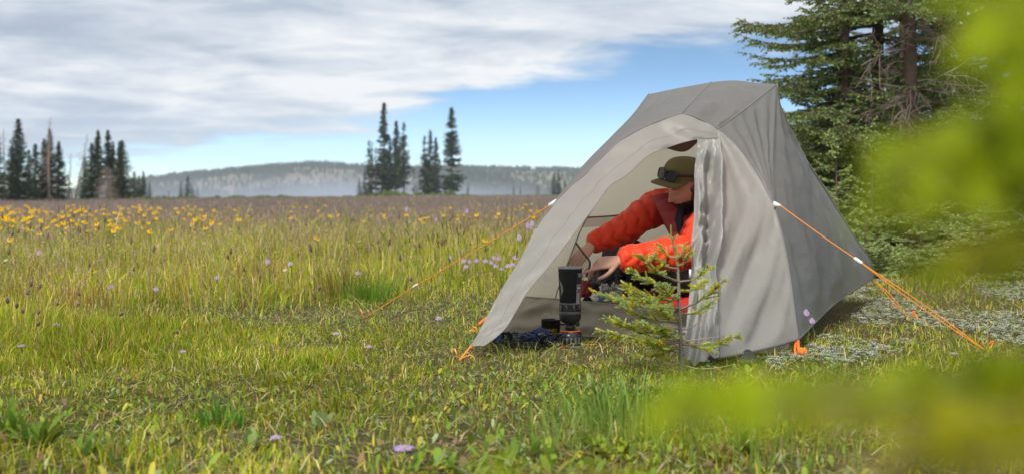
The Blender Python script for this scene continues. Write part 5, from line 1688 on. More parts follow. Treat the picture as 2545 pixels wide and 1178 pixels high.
def bough(o, az, L, r, droop=0.25, lift=0.25, pitch0=0.0, twig_gap=0.06, twig_len=0.32, seg=0.065, start=0.15, hang=0.35, sub=True, clothed=False, tl=1.0):
    """one main branch and its flat sprays: returns branch polyline and shoot segments (start, end, age 0..1)"""
    k = 10; t = np.linspace(0, 1, k)
    az2 = az + r.uniform(-0.25, 0.25) * t
    rr = L * t
    zz = L * (math.tan(pitch0) * t - droop * t ** 1.3 + lift * t ** 3)
    p = np.asarray(o) + np.stack([rr * np.cos(az2), rr * np.sin(az2), zz], -1)
    S = []; E = []; A = []
    twig_len = twig_len * tl
    if clothed:
        for j in range(2, k - 1):
            S.append(p[j]); E.append(p[j + 1]); A.append(0.5)
    n = max(3, int(L * (1 - start) / twig_gap))
    for i in range(n):
        for sd in (-1, 1):
            u = start + (1 - start) * (i + r.uniform(0, 1)) / n
            q = np.array([np.interp(u, t, p[:, c]) for c in range(3)])
            l = twig_len * L * (1 - u * 0.75) * r.uniform(0.55, 1.15) * min(1, 0.5 + u * 2)
            a = az + sd * r.uniform(0.7, 1.15)
            d = np.array([math.cos(a), math.sin(a), -hang * r.uniform(0.2, 1.3)]); d /= np.linalg.norm(d)
            m = max(1, int(l / seg)); q0 = q
            for j in range(m):
                d = d + r.normal(0, 0.10, 3) + np.array((0, 0, 0.05)); d /= np.linalg.norm(d)
                q1 = q0 + d * l / m
                S.append(q0); E.append(q1); A.append((j + 1) / m)
                if sub and m >= 2:
                    for s2 in (-1, 1):
                        if r.uniform() < 0.75:
                            a2 = math.atan2(d[1], d[0]) + s2 * r.uniform(0.6, 1.0)
                            d2 = np.array([math.cos(a2), math.sin(a2), d[2] - 0.1 * r.uniform(0, 1.5)]); d2 /= np.linalg.norm(d2)
                            l2 = seg * r.uniform(0.7, 1.5) * (1.25 - 0.6 * j / m)
                            S.append(q0 * 0.5 + q1 * 0.5); E.append(q0 * 0.5 + q1 * 0.5 + d2 * l2); A.append(1.0)
                q0 = q1
    for j in range(3):
        u0 = 0.7 + 0.1 * j
        S.append(np.array([np.interp(u0, t, p[:, c]) for c in range(3)])); E.append(np.array([np.interp(u0 + 0.1, t, p[:, c]) for c in range(3)])); A.append(1.0)
    return p, S, E, A


def near_spruce(base, height, label, group, r_base, seed, zmin, nb, Lmax, az_pref=None, lean=0.0, n_per=7, ln=0.028, wd=0.0175, oldc=(0.055, 0.085, 0.024), newc=(0.14, 0.19, 0.075), trunk_r=0.07, deadn=0, dead_z=(0.6, 2.4), taper_top=True, name='spruce_tree', twig_gap=0.055, seg=0.075, droop=0.35, lift=0.25, pitch_up=0.0, fill=0.0, young=False):
    r = np.random.default_rng(seed)
    b = np.asarray(base, dtype=float)
    root = empty(name, b, label, 'tree', group)
    tz = np.linspace(-0.1, height, 24)
    tp = b + np.stack([lean * tz + 0.012 * np.sin(tz * 1.7 + seed), 0.012 * np.cos(tz * 1.3 + seed), tz], -1)
    rad = trunk_r * (1 - 0.93 * np.clip(tz / height, 0, 1)) * (1 + 0.35 * np.exp(-np.maximum(tz, 0) * 5))
    V, F = loft(tp, rad, 14)
    jit = np.array([mnoise.noise(Vector(v * np.array((9, 9, 3)))) for v in V])[:, None] * 0.12
    cen = np.repeat(tp, 14, 0); cen = np.concatenate([cen, V[-2:]])
    V = V + (V - cen) * jit
    obj('trunk', V, F, M['spruce_bark'], root)
    Sx = []; Ex = []; Ax = []; mb = MB()
    for i in range(nb):
        f = (i + r.uniform(0, 1)) / nb
        z = zmin + (height - zmin) * f ** 1.6
        az = r.uniform(0, 2 * np.pi)
        if az_pref is not None and r.uniform() < 0.6: az = az_pref + r.normal(0, 0.75)
        prof = (1 - (z - zmin) / (height - zmin)) ** 0.8 * 0.95 + 0.05
        L = Lmax * prof * r.uniform(0.65, 1.15)
        o = np.array([np.interp(z, tz, tp[:, 0]), np.interp(z, tz, tp[:, 1]), b[2] + z])
        p, S, E, A = bough(o, az, L, r, droop * r.uniform(0.6, 1.3), lift, pitch_up, twig_gap, 0.34, seg, clothed=young, tl=1.5 if young else 1.0, hang=-0.1 if young else 0.35, start=0.12)
        Sx += S; Ex += E; Ax += A
        V, F = loft(p, np.linspace(0.006 * L + 0.002 if young else 0.007 + 0.008 * L, 0.0012 if young else 0.002, len(p)), 5); mb.add(V, F)
    if fill:
        # inner, shaded boughs of the crown
        pass
    S = np.array(Sx); E = np.array(Ex); A = np.array(Ax)[:, None]
    pick = r.uniform(0, 1, (len(S), 1))
    c0 = np.array(oldc) * r.uniform(0.7, 1.3, (len(S), 1)) + np.array((0.02, 0.008, 0)) * (pick > 0.8)
    c1 = c0 * (1 - A) + (np.array(newc) * r.uniform(0.75, 1.25, (len(S), 1)) + np.array((0.035, 0.02, -0.02)) * (pick < 0.2)) * A
    V, T, C = needles_mesh(S, E, n_per, ln, wd, c0, c1, r, 0.0028)
    obj('needles', V, T, M['needle'], root, False, C)['kind'] = 'stuff'
    if mb.n: mb.build('branches', M['twig'], root)['kind'] = 'stuff'
    if deadn:
        md = MB()
        for i in range(deadn):
            z = r.uniform(*dead_z); az = r.uniform(0, 6.28); L = r.uniform(0.25, 0.75)
            o = np.array([np.interp(z, tz, tp[:, 0]), np.interp(z, tz, tp[:, 1]), b[2] + z])

            def grow(o, d, L, rr, lev):
                k = 5; p = [o]
                dd = d.copy()
                for j in range(k):
                    dd = dd + r.normal(0, 0.16, 3) + np.array((0, 0, -0.10)); dd /= np.linalg.norm(dd); p.append(p[-1] + dd * L / k)
                p = np.array(p); V, F = loft(p, np.linspace(rr, rr * 0.35, len(p)), 4); md.add(V, F)
                if lev > 0:
                    for q in range(3 + lev):
                        j = r.integers(1, k); d2 = dd + r.normal(0, 0.7, 3); d2 /= np.linalg.norm(d2)
                        grow(p[j], d2, L * r.uniform(0.35, 0.65), rr * 0.55, lev - 1)
            grow(o, np.array((math.cos(az), math.sin(az), r.uniform(-0.3, 0.4))), L, 0.007, 2)
        md.build('dead_branches', M['dead_wood'], root)['kind'] = 'stuff'
    return root


def at(px, Y, dz=0.0):
    x = (px - CX) / FPX * Y
    return np.array((x, Y, float(ground_z(x, Y)) + dz))


WG = 'spruces at the forest edge behind the tent'
near_spruce(at(2180, 11.0), 6.5, 'big spruce whose leafy boughs hang over the right side of the tent', WG, 0.06, 301, 0.5, 118, 1.55, az_pref=math.pi * 1.12, trunk_r=0.068, deadn=16, dead_z=(0.4, 2.0), newc=(0.17, 0.23, 0.085))
near_spruce(at(2105, 10.6), 5.0, 'spruce with dense low boughs close behind the right edge of the tent', WG, 0.05, 310, 0.15, 90, 0.95, az_pref=math.pi * 1.2, trunk_r=0.045, newc=(0.17, 0.23, 0.085))
near_spruce(at(2262, 10.3), 6.8, 'spruce with a bare rust brown lower trunk and dead twigs near the top edge', WG, 0.06, 302, 2.15, 46, 1.3, trunk_r=0.064, deadn=30, dead_z=(1.0, 2.35))
near_spruce(at(2470, 10.6), 6.0, 'leafy spruce right of the bare brown trunk', WG, 0.06, 303, 0.35, 70, 1.35, az_pref=math.pi * 1.05, trunk_r=0.06, newc=(0.17, 0.23, 0.085))
near_spruce(at(2330, 13.5), 6.5, 'dark spruce in the shade between the trunks', WG, 0.06, 304, 0.3, 90, 1.5, trunk_r=0.06, deadn=8, n_per=5, ln=0.038, wd=0.024)
near_spruce(at(2090, 14.5), 6.0, 'shaded spruce behind the big leafy boughs', WG, 0.06, 305, 0.3, 70, 1.3, trunk_r=0.06, n_per=5, ln=0.038, wd=0.024, deadn=6)
near_spruce(at(2240, 16.0), 7.0, 'slender dark trunked spruce deep in the forest edge', WG, 0.06, 306, 0.4, 76, 1.6, trunk_r=0.05, n_per=4, ln=0.045, wd=0.033)
near_spruce(at(2520, 14.0), 7.0, 'tall spruce far right in the shade of the forest edge', WG, 0.06, 307, 0.3, 80, 1.6, trunk_r=0.06, n_per=4, ln=0.045, wd=0.033)
near_spruce(at(2400, 18.5), 7.0, 'spruce closing the gap at the back of the forest edge', WG, 0.06, 308, 0.2, 80, 1.9, trunk_r=0.06, n_per=3, ln=0.055, wd=0.05)
near_spruce(at(2700, 11.5), 6.5, 'spruce reaching in from the right picture edge', WG, 0.06, 309, 0.3, 60, 1.5, trunk_r=0.06, n_per=7)
YG = 'young spruces in front of the forest edge'
near_spruce(at(2082, 9.6), 1.03, 'young bluish green spruce rising just behind the right tent wall', YG, 0.02, 311, 0.02, 40, 0.40, trunk_r=0.014, oldc=(0.15, 0.19, 0.025), newc=(0.30, 0.36, 0.175), n_per=20, ln=0.020, wd=0.0085, twig_gap=0.038, seg=0.05, young=True, droop=0.05, lift=0.25, pitch_up=0.15)
near_spruce(at(2172, 9.9), 1.18, 'taller young spruce with a long leader shoot before the dark trunks', YG, 0.02, 312, 0.02, 42, 0.36, trunk_r=0.015, oldc=(0.15, 0.19, 0.025), newc=(0.30, 0.36, 0.185), n_per=20, ln=0.020, wd=0.0085, twig_gap=0.038, seg=0.05, young=True, droop=0.05, lift=0.25, pitch_up=0.15)
near_spruce(at(2030, 10.2), 0.95, 'young spruce half hidden behind the tent corner', YG, 0.02, 313, 0.02, 34, 0.40, trunk_r=0.014, oldc=(0.13, 0.17, 0.025), newc=(0.28, 0.34, 0.17), n_per=20, ln=0.020, wd=0.0085, twig_gap=0.038, seg=0.05, young=True, droop=0.08, lift=0.22)
near_spruce(at(2150, 9.2), 0.55, 'low bushy spruce at the edge of the grass right of the tent', YG, 0.02, 314, 0.01, 30, 0.34, trunk_r=0.012, oldc=(0.15, 0.20, 0.025), newc=(0.30, 0.36, 0.18), n_per=20, ln=0.020, wd=0.0085, twig_gap=0.038, seg=0.05, young=True, droop=0.05)
near_spruce(at(2285, 9.6), 1.0, 'young spruce half lost behind the blurred boughs', YG, 0.02, 315, 0.01, 40, 0.42, trunk_r=0.014, oldc=(0.15, 0.20, 0.025), newc=(0.30, 0.36, 0.17), n_per=20, ln=0.020, wd=0.0085, twig_gap=0.038, seg=0.05, young=True, droop=0.08)
near_spruce(at(2440, 9.0), 0.8, 'low wide young spruce far right behind the blurred boughs', YG, 0.02, 316, 0.01, 40, 0.50, trunk_r=0.014, oldc=(0.15, 0.20, 0.025), newc=(0.28, 0.34, 0.16), n_per=20, ln=0.020, wd=0.0085, twig_gap=0.038, seg=0.05, young=True, droop=0.1)


# ---- the little spruce in front of the tent door
def little_spruce():
    r = np.random.default_rng(41)
    Y = 4.68
    b = P(1694, 930, Y); b[2] = ground_z(b[0], Y)
    root = empty('spruce_sapling', b, 'knee high spruce sapling with pale bud tips standing before the tent door', 'tree')
    tr = curve(np.array([b - np.array((0, 0, 0.03)), P(1692, 860, Y), P(1688, 760, Y), P(1686, 690, Y), P(1682, 640, Y), P(1672, 600, Y), P(1668, 585, Y)]), 30)
    V, F = loft(tr, np.linspace(0.0105, 0.0028, 30), 10); obj('trunk', V, F, mat('grey_bark', (0.24, 0.21, 0.19), 0.85, 0.2, var=0.4, vscale=60, bump=0.8, bscale=120), root)
    up_ = mat_leaf('sapling_needle', 0.42, 0.6, 0.12)
    S = []; E = []; TIP = []
    mbr = MB()
    #      root py, tip px, tip py, depth offset
    BR = [(700, 1590, 632, -0.10), (700, 1765, 662, -0.06), (715, 1560, 668, 0.06), (720, 1745, 700, 0.10), (668, 1620, 628, -0.05), (660, 1712, 628, -0.04), (640, 1642, 612, 0.04), (640, 1700, 610, 0.04),
          (770, 1475, 725, -0.06), (775, 1545, 700, 0.10), (770, 1805, 690, -0.08), (765, 1600, 742, -0.20), (780, 1770, 748, 0.10), (800, 1540, 760, 0.02), (745, 1560, 716, -0.16), (740, 1640, 700, -0.16), (790, 1640, 762, -0.20),
          (850, 1482, 818, -0.04), (850, 1530, 790, 0.10), (855, 1838, 832, -0.10), (850, 1560, 835, -0.18), (840, 1780, 862, 0.10), (865, 1610, 842, -0.2), (830, 1500, 790, 0.16), (860, 1570, 880, -0.14), (835, 1640, 812, -0.16),
          (730, 1620, 762, -0.22), (815, 1590, 800, -0.24), (730, 1520, 735, 0.14)]
    for (py, tx, ty, dy) in BR:
        o = np.array([np.interp(-py, [-940, -860, -760, -690, -640, -600, -585], [P(1694, 940, Y)[c], P(1692, 860, Y)[c], P(1688, 760, Y)[c], P(1686, 690, Y)[c], P(1682, 640, Y)[c], P(1672, 600, Y)[c], P(1668, 585, Y)[c]]) for c in range(3)])
        e = P(tx, ty, Y + dy)
        mid = o * 0.5 + e * 0.5 + np.array((0, 0, -0.018))
        c = curve(np.array([o, mid, e]), 14); L = np.linalg.norm(e - o)
        V, F = loft(c, np.linspace(0.0042, 0.0016, 14), 6); mbr.add(V, F)
        m = max(2, int(L / 0.035))
        ps = curve(np.array([o, mid, e]), m + 1)
        s0 = max(0, int(m * 0.15))
        for j in range(s0, m):
            S.append(ps[j]); E.append(ps[j + 1]); TIP.append(1.0 if j == m - 1 else 0.35 * j / m)
        ax = (e - o) / L
        for q in range(int(L / 0.0075)):
            u = r.uniform(0.3, 0.97); p0 = np.array([np.interp(u, np.linspace(0, 1, 14), c[:, k]) for k in range(3)])
            sd = np.cross(ax, (0, 0, 1)) * r.choice([-1, 1]) + r.normal(0, 0.35, 3)
            d = ax * r.uniform(0.55, 1.0) + sd * 0.75 + np.array((0, 0, r.uniform(-0.15, 0.35))); d /= np.linalg.norm(d)
            l = r.uniform(0.026, 0.060) * (1.25 - 0.6 * u)
            S.append(p0); E.append(p0 + d * l); TIP.append(r.choice([0.25, 1.0], p=[0.35, 0.65]))
    # leader and the top whorl
    top = tr[-1]
    S.append(top); E.append(P(1667, 562, Y)); TIP.append(1.0)
    for k in range(7):
        a = k * 0.9; d = np.array((math.cos(a) * 0.8, math.sin(a) * 0.8, 0.8)); q = tr[-2 - (k % 3) * 2]
        S.append(q); E.append(q + d * 0.022); TIP.append(1.0)
    for j in range(14, 29):
        S.append(tr[j]); E.append(tr[j + 1]); TIP.append(0.2)
    S = np.array(S); E = np.array(E); TIP = np.array(TIP)[:, None]; N = len(S)
    yellow = r.uniform(0, 1, (N, 1))
    c0 = (np.array((0.66, 0.54, 0.02)) * (1 - yellow) + np.array((0.42, 0.44, 0.03)) * yellow) * r.uniform(0.8, 1.2, (N, 1))
    pale = np.array((0.52, 0.68, 0.27)) * r.uniform(0.85, 1.15, (N, 1))
    isTip = (TIP > 0.9)
    c1 = np.where(isTip, pale, c0 * 1.15)
    c0 = np.where(isTip, c0 * 0.4 + pale * 0.6, c0)
    V, T, C = needles_mesh(S, E, 44, np.where(TIP[:, 0] > 0.9, 0.0090, 0.0125), 0.0030, c0, c1, r, 0.0016, spread=0.85)
    nd = obj('needles', V, T, up_, root, False, C); nd['kind'] = 'stuff'
    mbr.build('branches', M['twig'], root)['kind'] = 'stuff'
    # bare grey lower twigs
    md = MB()
    for pts in ([(1694, 900, 0), (1660, 905, -0.04), (1600, 890, -0.06), (1550, 860, -0.08)], [(1694, 905, 0), (1730, 915, -0.04), (1790, 912, -0.05), (1822, 905, -0.06)], [(1692, 880, 0), (1650, 860, -0.06), (1610, 835, -0.1)], [(1690, 850, 0), (1740, 842, -0.05), (1800, 836, -0.08)], [(1694, 912, 0), (1640, 925, 0.05), (1590, 935, 0.06)], [(1690, 828, 0), (1650, 815, -0.05), (1600, 800, -0.1)], [(1692, 820, 0), (1720, 812, 0.04), (1745, 795, 0.05)]):
        V, F = loft(curve(np.array([P(a, bb, Y + d) for a, bb, d in pts]), 14), np.linspace(0.0034, 0.0011, 14), 5); md.add(V, F)
    md.build('bare_twigs', M['dead_wood'], root)['kind'] = 'stuff'


little_spruce()


# ---- boughs of a young spruce beside the camera, far out of focus
def camera_side_spruce():
    r = np.random.default_rng(77)
    x0, y0 = 0.50, 0.62
    root = empty('spruce_tree', (x0, y0, 0), 'young yellow green spruce close beside the camera, only its blurred boughs in view', 'tree')
    tp = np.array([[x0 + 0.01 * math.sin(z * 4), y0, z] for z in np.linspace(-0.05, 1.35, 16)])
    V, F = loft(tp, np.linspace(0.022, 0.004, 16), 10); obj('trunk', V, F, M['spruce_bark'], root)
    S = []; E = []; K = []; mb = MB()

    def branch(tx, ty, Y, z0, width, dens=1.0, tone=0):
        e = P(tx, ty, Y); o = np.array((x0, y0, z0)); L = np.linalg.norm(e - o); ax = (e - o) / L
        c = curve(np.array([o, o * 0.5 + e * 0.5 + np.array((0, 0, 0.012)), e]), 20)
        V, F = loft(c, np.linspace(0.0026, 0.0009, 20), 6); mb.add(V, F)
        for j in range(8, 19):
            S.append(c[j]); E.append(c[j + 1]); K.append(tone)
        n = int(L / 0.011 * dens)
        for q in range(n):
            u = r.uniform(0.28, 1.0); p0 = np.array([np.interp(u, np.linspace(0, 1, 20), c[:, k]) for k in range(3)])
            sd = np.cross(ax, (0, 0, 1)); a = r.uniform(-0.9, 0.9) + r.choice([0, math.pi])
            d = ax * r.uniform(0.4, 0.9) + sd * math.cos(a) * 0.8 + np.array((0, 0, 1)) * math.sin(a) * 0.8; d /= np.linalg.norm(d)
            l = width * r.uniform(0.4, 1.0) * (1.15 - 0.6 * u)
            m = max(1, int(l / 0.022))
            for j in range(m):
                S.append(p0 + d * l * j / m); E.append(p0 + d * l * (j + 1) / m); K.append(tone)
    # upper boughs                      tip px, py, depth, root height
    branch(2195, 430, 0.40, 0.735, 0.040, 1.5)
    branch(2250, 370, 0.42, 0.75, 0.038, 1.2)
    branch(2240, 500, 0.40, 0.722, 0.036, 1.2)
    branch(2350, 330, 0.41, 0.755, 0.034, 1.0)
    branch(2400, 120, 0.40, 0.80, 0.034, 1.2)
    branch(2450, 10, 0.42, 0.82, 0.034, 1.1)
    branch(2490, 210, 0.40, 0.785, 0.030, 1.0)
    branch(2280, 670, 0.43, 0.688, 0.018, 0.9)
    branch(2420, 640, 0.41, 0.69, 0.022, 0.7, 1)
    # lower boughs
    branch(1610, 1030, 0.41, 0.615, 0.018, 1.7)
    branch(1710, 1000, 0.42, 0.618, 0.016, 1.3)
    branch(1850, 1015, 0.40, 0.612, 0.013, 0.8)
    branch(2050, 1060, 0.40, 0.602, 0.015, 0.9, 1)
    branch(2230, 1110, 0.38, 0.592, 0.019, 0.9, 1)
    branch(2400, 1140, 0.38, 0.585, 0.022, 0.9, 1)
    branch(2120, 1172, 0.38, 0.58, 0.014, 0.4, 2)
    branch(1190, 1172, 0.52, 0.50, 0.014, 0.45)
    # the rest of the tree, out of the picture
    for k in range(46):
        z = r.uniform(0.15, 1.3); a = r.uniform(-1.3, 1.5); L = 0.42 * (1.4 - z) / 1.2
        o = np.array((x0, y0, z)); e = o + np.array((math.cos(a) * L, math.sin(a) * L, 0.05))
        c = curve(np.array([o, o * 0.5 + e * 0.5, e]), 8); V, F = loft(c, np.linspace(0.004, 0.0015, 8), 5); mb.add(V, F)
        for j in range(1, 7):
            S.append(c[j]); E.append(c[j + 1]); K.append(0)
            for sgn in (-1, 1):
                d = (c[j + 1] - c[j]) * 0.8 + sgn * np.cross(c[j + 1] - c[j], (0, 0, 1)); S.append(c[j]); E.append(c[j] + d * 1.2); K.append(0)
    S = np.array(S); E = np.array(E); K = np.array(K)[:, None]; N = len(S)
    base = np.where(K == 0, np.array((0.46, 0.54, 0.012)), np.where(K == 1, np.array((0.50, 0.48, 0.015)), np.array((0.52, 0.42, 0.10))))
    c0 = base * r.uniform(0.75, 1.2, (N, 1)); c1 = base * r.uniform(0.9, 1.3, (N, 1)) + np.array((0.02, 0.04, 0.02))
    V, T, C = needles_mesh(S, E, 24, 0.0125, 0.0022, c0, c1, r, 0.0013, 0.95)
    obj('needles', V, T, mat_leaf('young_needle', 0.55, 0.5, 0.25), root, False, C)['kind'] = 'stuff'
    mb.build('branches', M['twig'], root)['kind'] = 'stuff'


camera_side_spruce()

# ================================================================== meadow plants
FOOT = np.array([P(*F_)[:2], [0.1, 6.0], Q_pt[:2], rp[:2], gp[:2], [0.80, 4.97]])       # tent footprint
INNER = np.array([[-0.06, 5.80], Q_pt[:2], rp[:2], [1.15, 5.35], [0.95, 5.75]])


def inside(x, y, poly):
    r = np.zeros(np.shape(x), dtype=bool); n = len(poly)
    for i in range(n):
        x0, y0 = poly[i]; x1, y1 = poly[(i + 1) % n]
        c = ((y0 > y) != (y1 > y)) & (x < (x1 - x0) * (y - y0) / (y1 - y0 + 1e-12) + x0)
        r ^= c
    return r


def meadow_height(x, Y):
    d = np.hypot((x - 0.55) * 1.0, (Y - 6.1) * 1.0)
    m = ss(1.35, 3.3, d) * ss(4.7, 7.0, Y + 0.5 * np.maximum(0, -x - 0.6))
    right = ss(0.9, 1.7, x - np.maximum(0, Y - 13.0) * 0.35)
    m = m * (1 - 0.85 * right)
    return 0.042 + 0.17 * m, m, right


def sample(y0, y1, n, xl=0.45, xo=1.1):
    yy = np.linspace(y0, y1, 400); w = xl * yy + xo; cdf = np.concatenate(([0], np.cumsum((w[1:] + w[:-1]) / 2))); cdf /= cdf[-1]
    Y = np.interp(rng.uniform(0, 1, n), cdf, yy)
    return rng.uniform(-1, 1, n) * (xl * Y + xo), Y


PAL = np.array([(0.225, 0.28, 0.012), (0.12, 0.205, 0.012), (0.27, 0.255, 0.022), (0.50, 0.39, 0.14), (0.31, 0.16, 0.05), (0.175, 0.135, 0.128), (0.38, 0.345, 0.02)])


def palette(n, probs):
    k = (rng.uniform(0, 1, n)[:, None] > np.cumsum(probs, axis=-1)[..., :-1]).sum(1)
    return PAL[k] * rng.uniform(0.5, 1.45, (n, 1)) * rng.uniform(0.92, 1.08, (n, 3))


def blades(x, Y, h, w, lean, az, face, col, z=None, bend=0.6):
    """grass blades: two segments, tapered and bent. Returns V,T,C"""
    n = len(x)
    z = ground_z(x, Y) - 0.005 if z is None else z
    b = np.stack([x, Y, z], -1)
    d = np.stack([np.cos(az), np.sin(az), np.zeros(n)], -1)
    sdv = np.stack([np.cos(face), np.sin(face), np.zeros(n)], -1) * (w / 2)[:, None]
    m = b + d * (h * lean * 0.35)[:, None] + np.stack([0 * h, 0 * h, h * 0.58], -1)
    t = b + d * (h * lean)[:, None] + np.stack([0 * h, 0 * h, h * (1.0 - bend * 0.35 * lean)], -1)
    V = np.stack([b - sdv, b + sdv, m - sdv * 0.8, m + sdv * 0.8, t], 1).reshape(-1, 3)
    i = (np.arange(n) * 5)[:, None]
    T = np.concatenate([i + np.array([[0, 1, 2]]), i + np.array([[1, 3, 2]]), i + np.array([[2, 3, 4]])])
    return V, T, np.repeat(col, 5, 0)


def grass_zone(y0, y1, n, wmul, name, label, hmul=1.0):
    x, Y = sample(y0, y1, n)
    hm, m, right = meadow_height(x, Y)
    ins = inside(x, Y, INNER); fp = inside(x, Y, FOOT)
    clump = fbm(x * 2.2, Y * 2.2, 51, 3); patch = fbm(x * 0.5, Y * 0.5, 61, 3)
    bare = fbm(x * 1.7 + 5, Y * 1.7, 71, 3)
    keep = ~ins
    pb = 0.38 + 0.62 * ss(0.34, 0.48, bare)                       # bare earth shows between the tufts near the tent
    big = fbm(x * 0.75 + 11, Y * 0.75, 171, 3)                    # broad patches: turf, herbs, trodden soil
    mm = ss(0.15, 0.85, m)
    pb = pb * (1 - (1 - mm) * 0.65 * (1 - ss(0.38, 0.55, big)))
    pb = pb * (1 - mm) + (0.75 + 0.25 * pb) * mm
    pb = pb * (1 - 0.72 * right * ss(5, 8, 14 - Y)) * np.where(fp, 0.45, 1.0)
    d2 = np.hypot(x - 0.9, Y - 4.85); pb = pb * (0.35 + 0.65 * ss(0.1, 0.6, d2))
    keep &= rng.uniform(0, 1, n) < pb * (0.30 + 1.15 * clump)
    x, Y, hm, m, right, clump, patch = (a[keep] for a in (x, Y, hm, m, right, clump, patch)); n = len(x)
    dist = ss(10, 26, Y)
    h = hm * rng.uniform(0.45, 1.15, n) * (0.7 + 0.65 * clump) * hmul
    tuft = fbm(x * 3.1, Y * 3.1, 91, 2); h = h * (1 + 0.8 * ss(0.66, 0.8, tuft))
    w = (0.0042 - 0.0008 * ss(0.2, 0.8, m)) * rng.uniform(0.6, 1.4, n) * wmul
    az = rng.uniform(0, 6.28, n); lean = np.abs(rng.normal(0.30, 0.28, n)) + 0.12 * (1 - m)
    # blades lean out from the heart of their tuft
    gx = fbm(x * 4 + 0.05, Y * 4, 151, 2) - fbm(x * 4 - 0.05, Y * 4, 151, 2); gy = fbm(x * 4, Y * 4 + 0.05, 151, 2) - fbm(x * 4, Y * 4 - 0.05, 151, 2)
    az = np.where(rng.uniform(0, 1, n) < 0.6, np.arctan2(-gy, -gx) + rng.normal(0, 0.5, n), az)
    face = rng.uniform(0, 6.28, n)
    p = np.stack([0.30 + 0.25 * (patch - 0.5) * 2, 0.22 + 0 * m, 0.20 + 0 * m, 0.10 + 0.10 * m, 0.035 + 0.10 * m * ss(0.5, 0.65, patch), 0.015 + 0.03 * m, 0.10 + 0 * m], -1)
    bro = np.clip(dist + (patch - 0.5) * 0.5 * ss(10, 16, Y), 0, 1)[:, None]
    pf = np.array([[0.04, 0.03, 0.05, 0.07, 0.03, 0.75, 0.03]])
    p = p * (1 - bro) + pf * bro
    p = p / p.sum(1, keepdims=True)
    col = palette(n, p)
    col = col * (0.42 + 1.16 * fbm(x * 1.6 + 3, Y * 1.2, 141, 4))[:, None]
    V, T, C = blades(x, Y, h, w, lean, az, face, col)
    o = obj(name, V, T, M['leaf'], None, False, C)
    return tag(o, label, 'grass', kind='stuff')


grass_zone(2.3, 6.2, 180000, 0.9, 'grass', 'short mixed grass in the foreground before the tent')
grass_zone(6.2, 13, 110000, 1.35, 'grass', 'tall seeding grass of the near meadow left of the tent')
grass_zone(13, 32, 100000, 3.0, 'grass', 'yellow green meadow grass in the middle distance', 1.05)
grass_zone(32, 110, 60000, 11.0, 'grass', 'brownish seeding grass of the far meadow', 1.0)
grass_zone(110, 275, 42000, 26.0, 'grass', 'pale brown grass out to the rim of the meadow', 1.0)


def seed_grass(y0, y1, n, wmul, label):
    """dry stalks with seed heads standing above the grass"""
    x, Y = sample(y0, y1, n)
    hm, m, right = meadow_height(x, Y)
    patch = fbm(x * 0.4, Y * 0.4, 66, 3)
    keep = (rng.uniform(0, 1, n) < m * (0.35 + 0.9 * patch)) & ~inside(x, Y, FOOT)
    x, Y, hm = x[keep], Y[keep], hm[keep]; n = len(x)
    h = hm * rng.uniform(0.85, 1.55, n); z = ground_z(x, Y)
    az = rng.uniform(0, 6.28, n); lean = rng.uniform(0.05, 0.5, n); face = rng.uniform(0, 6.28, n)
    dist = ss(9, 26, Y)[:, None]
    kind = rng.uniform(0, 1, (n, 1))
    col = np.where(kind < 0.5, np.array((0.36, 0.27, 0.14)), np.where(kind < 0.8, np.array((0.27, 0.17, 0.09)), np.array((0.22, 0.22, 0.07)))) * rng.uniform(0.7, 1.25, (n, 1))
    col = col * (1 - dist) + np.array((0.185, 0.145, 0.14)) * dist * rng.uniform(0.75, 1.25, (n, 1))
    V, T, C = blades(x, Y, h, np.full(n, 0.0020) * wmul, lean, az, face, col, z, 0.2)
    tip = V[4::5]
    # head: loose cluster of spikelets, alternately left and right
    k = 5
    t = np.tile(np.arange(k) / k, (n, 1)); hl = (h * 0.16)[:, None]
    a = rng.uniform(0, 6.28, (n, k)); d = np.stack([np.cos(a) * 0.55, np.sin(a) * 0.55, np.full((n, k), 0.6)], -1)
    b = tip[:, None] + np.stack([0 * t, 0 * t, (t - 0.7) * hl], -1)
    ln = (0.010 * np.sqrt(wmul)) * rng.uniform(0.6, 1.4, (n, k)); wd = 0.0022 * wmul
    sv = np.cross(d, np.array((0, 1.0, 0))); sv /= np.linalg.norm(sv, axis=2, keepdims=True) + 1e-9
    V2 = np.stack([b - sv * wd, b + sv * wd, b + d * ln[..., None] * 1.4], 2).reshape(-1, 3)
    hc = np.where(kind < 0.55, np.array((0.40, 0.30, 0.19)), np.array((0.24, 0.165, 0.13))) * rng.uniform(0.7, 1.25, (n, 1))
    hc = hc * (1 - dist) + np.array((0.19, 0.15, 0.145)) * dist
    C2 = np.repeat(hc, k * 3, 0)
    o = obj('seed_stalks', np.concatenate([V, V2]), np.concatenate([T, np.arange(len(V2)).reshape(-1, 3) + len(V)]), M['leaf'], None, False, np.concatenate([C, C2]))
    tag(o, label, 'grass', kind='stuff')


seed_grass(5.6, 14, 17000, 1.0, 'dry tan stalks with seed heads in the near meadow')
seed_grass(14, 36, 22000, 2.2, 'dry seed stalks in the middle of the meadow')
seed_grass(36, 120, 24000, 7.0, 'purplish brown haze of seed heads over the far meadow')


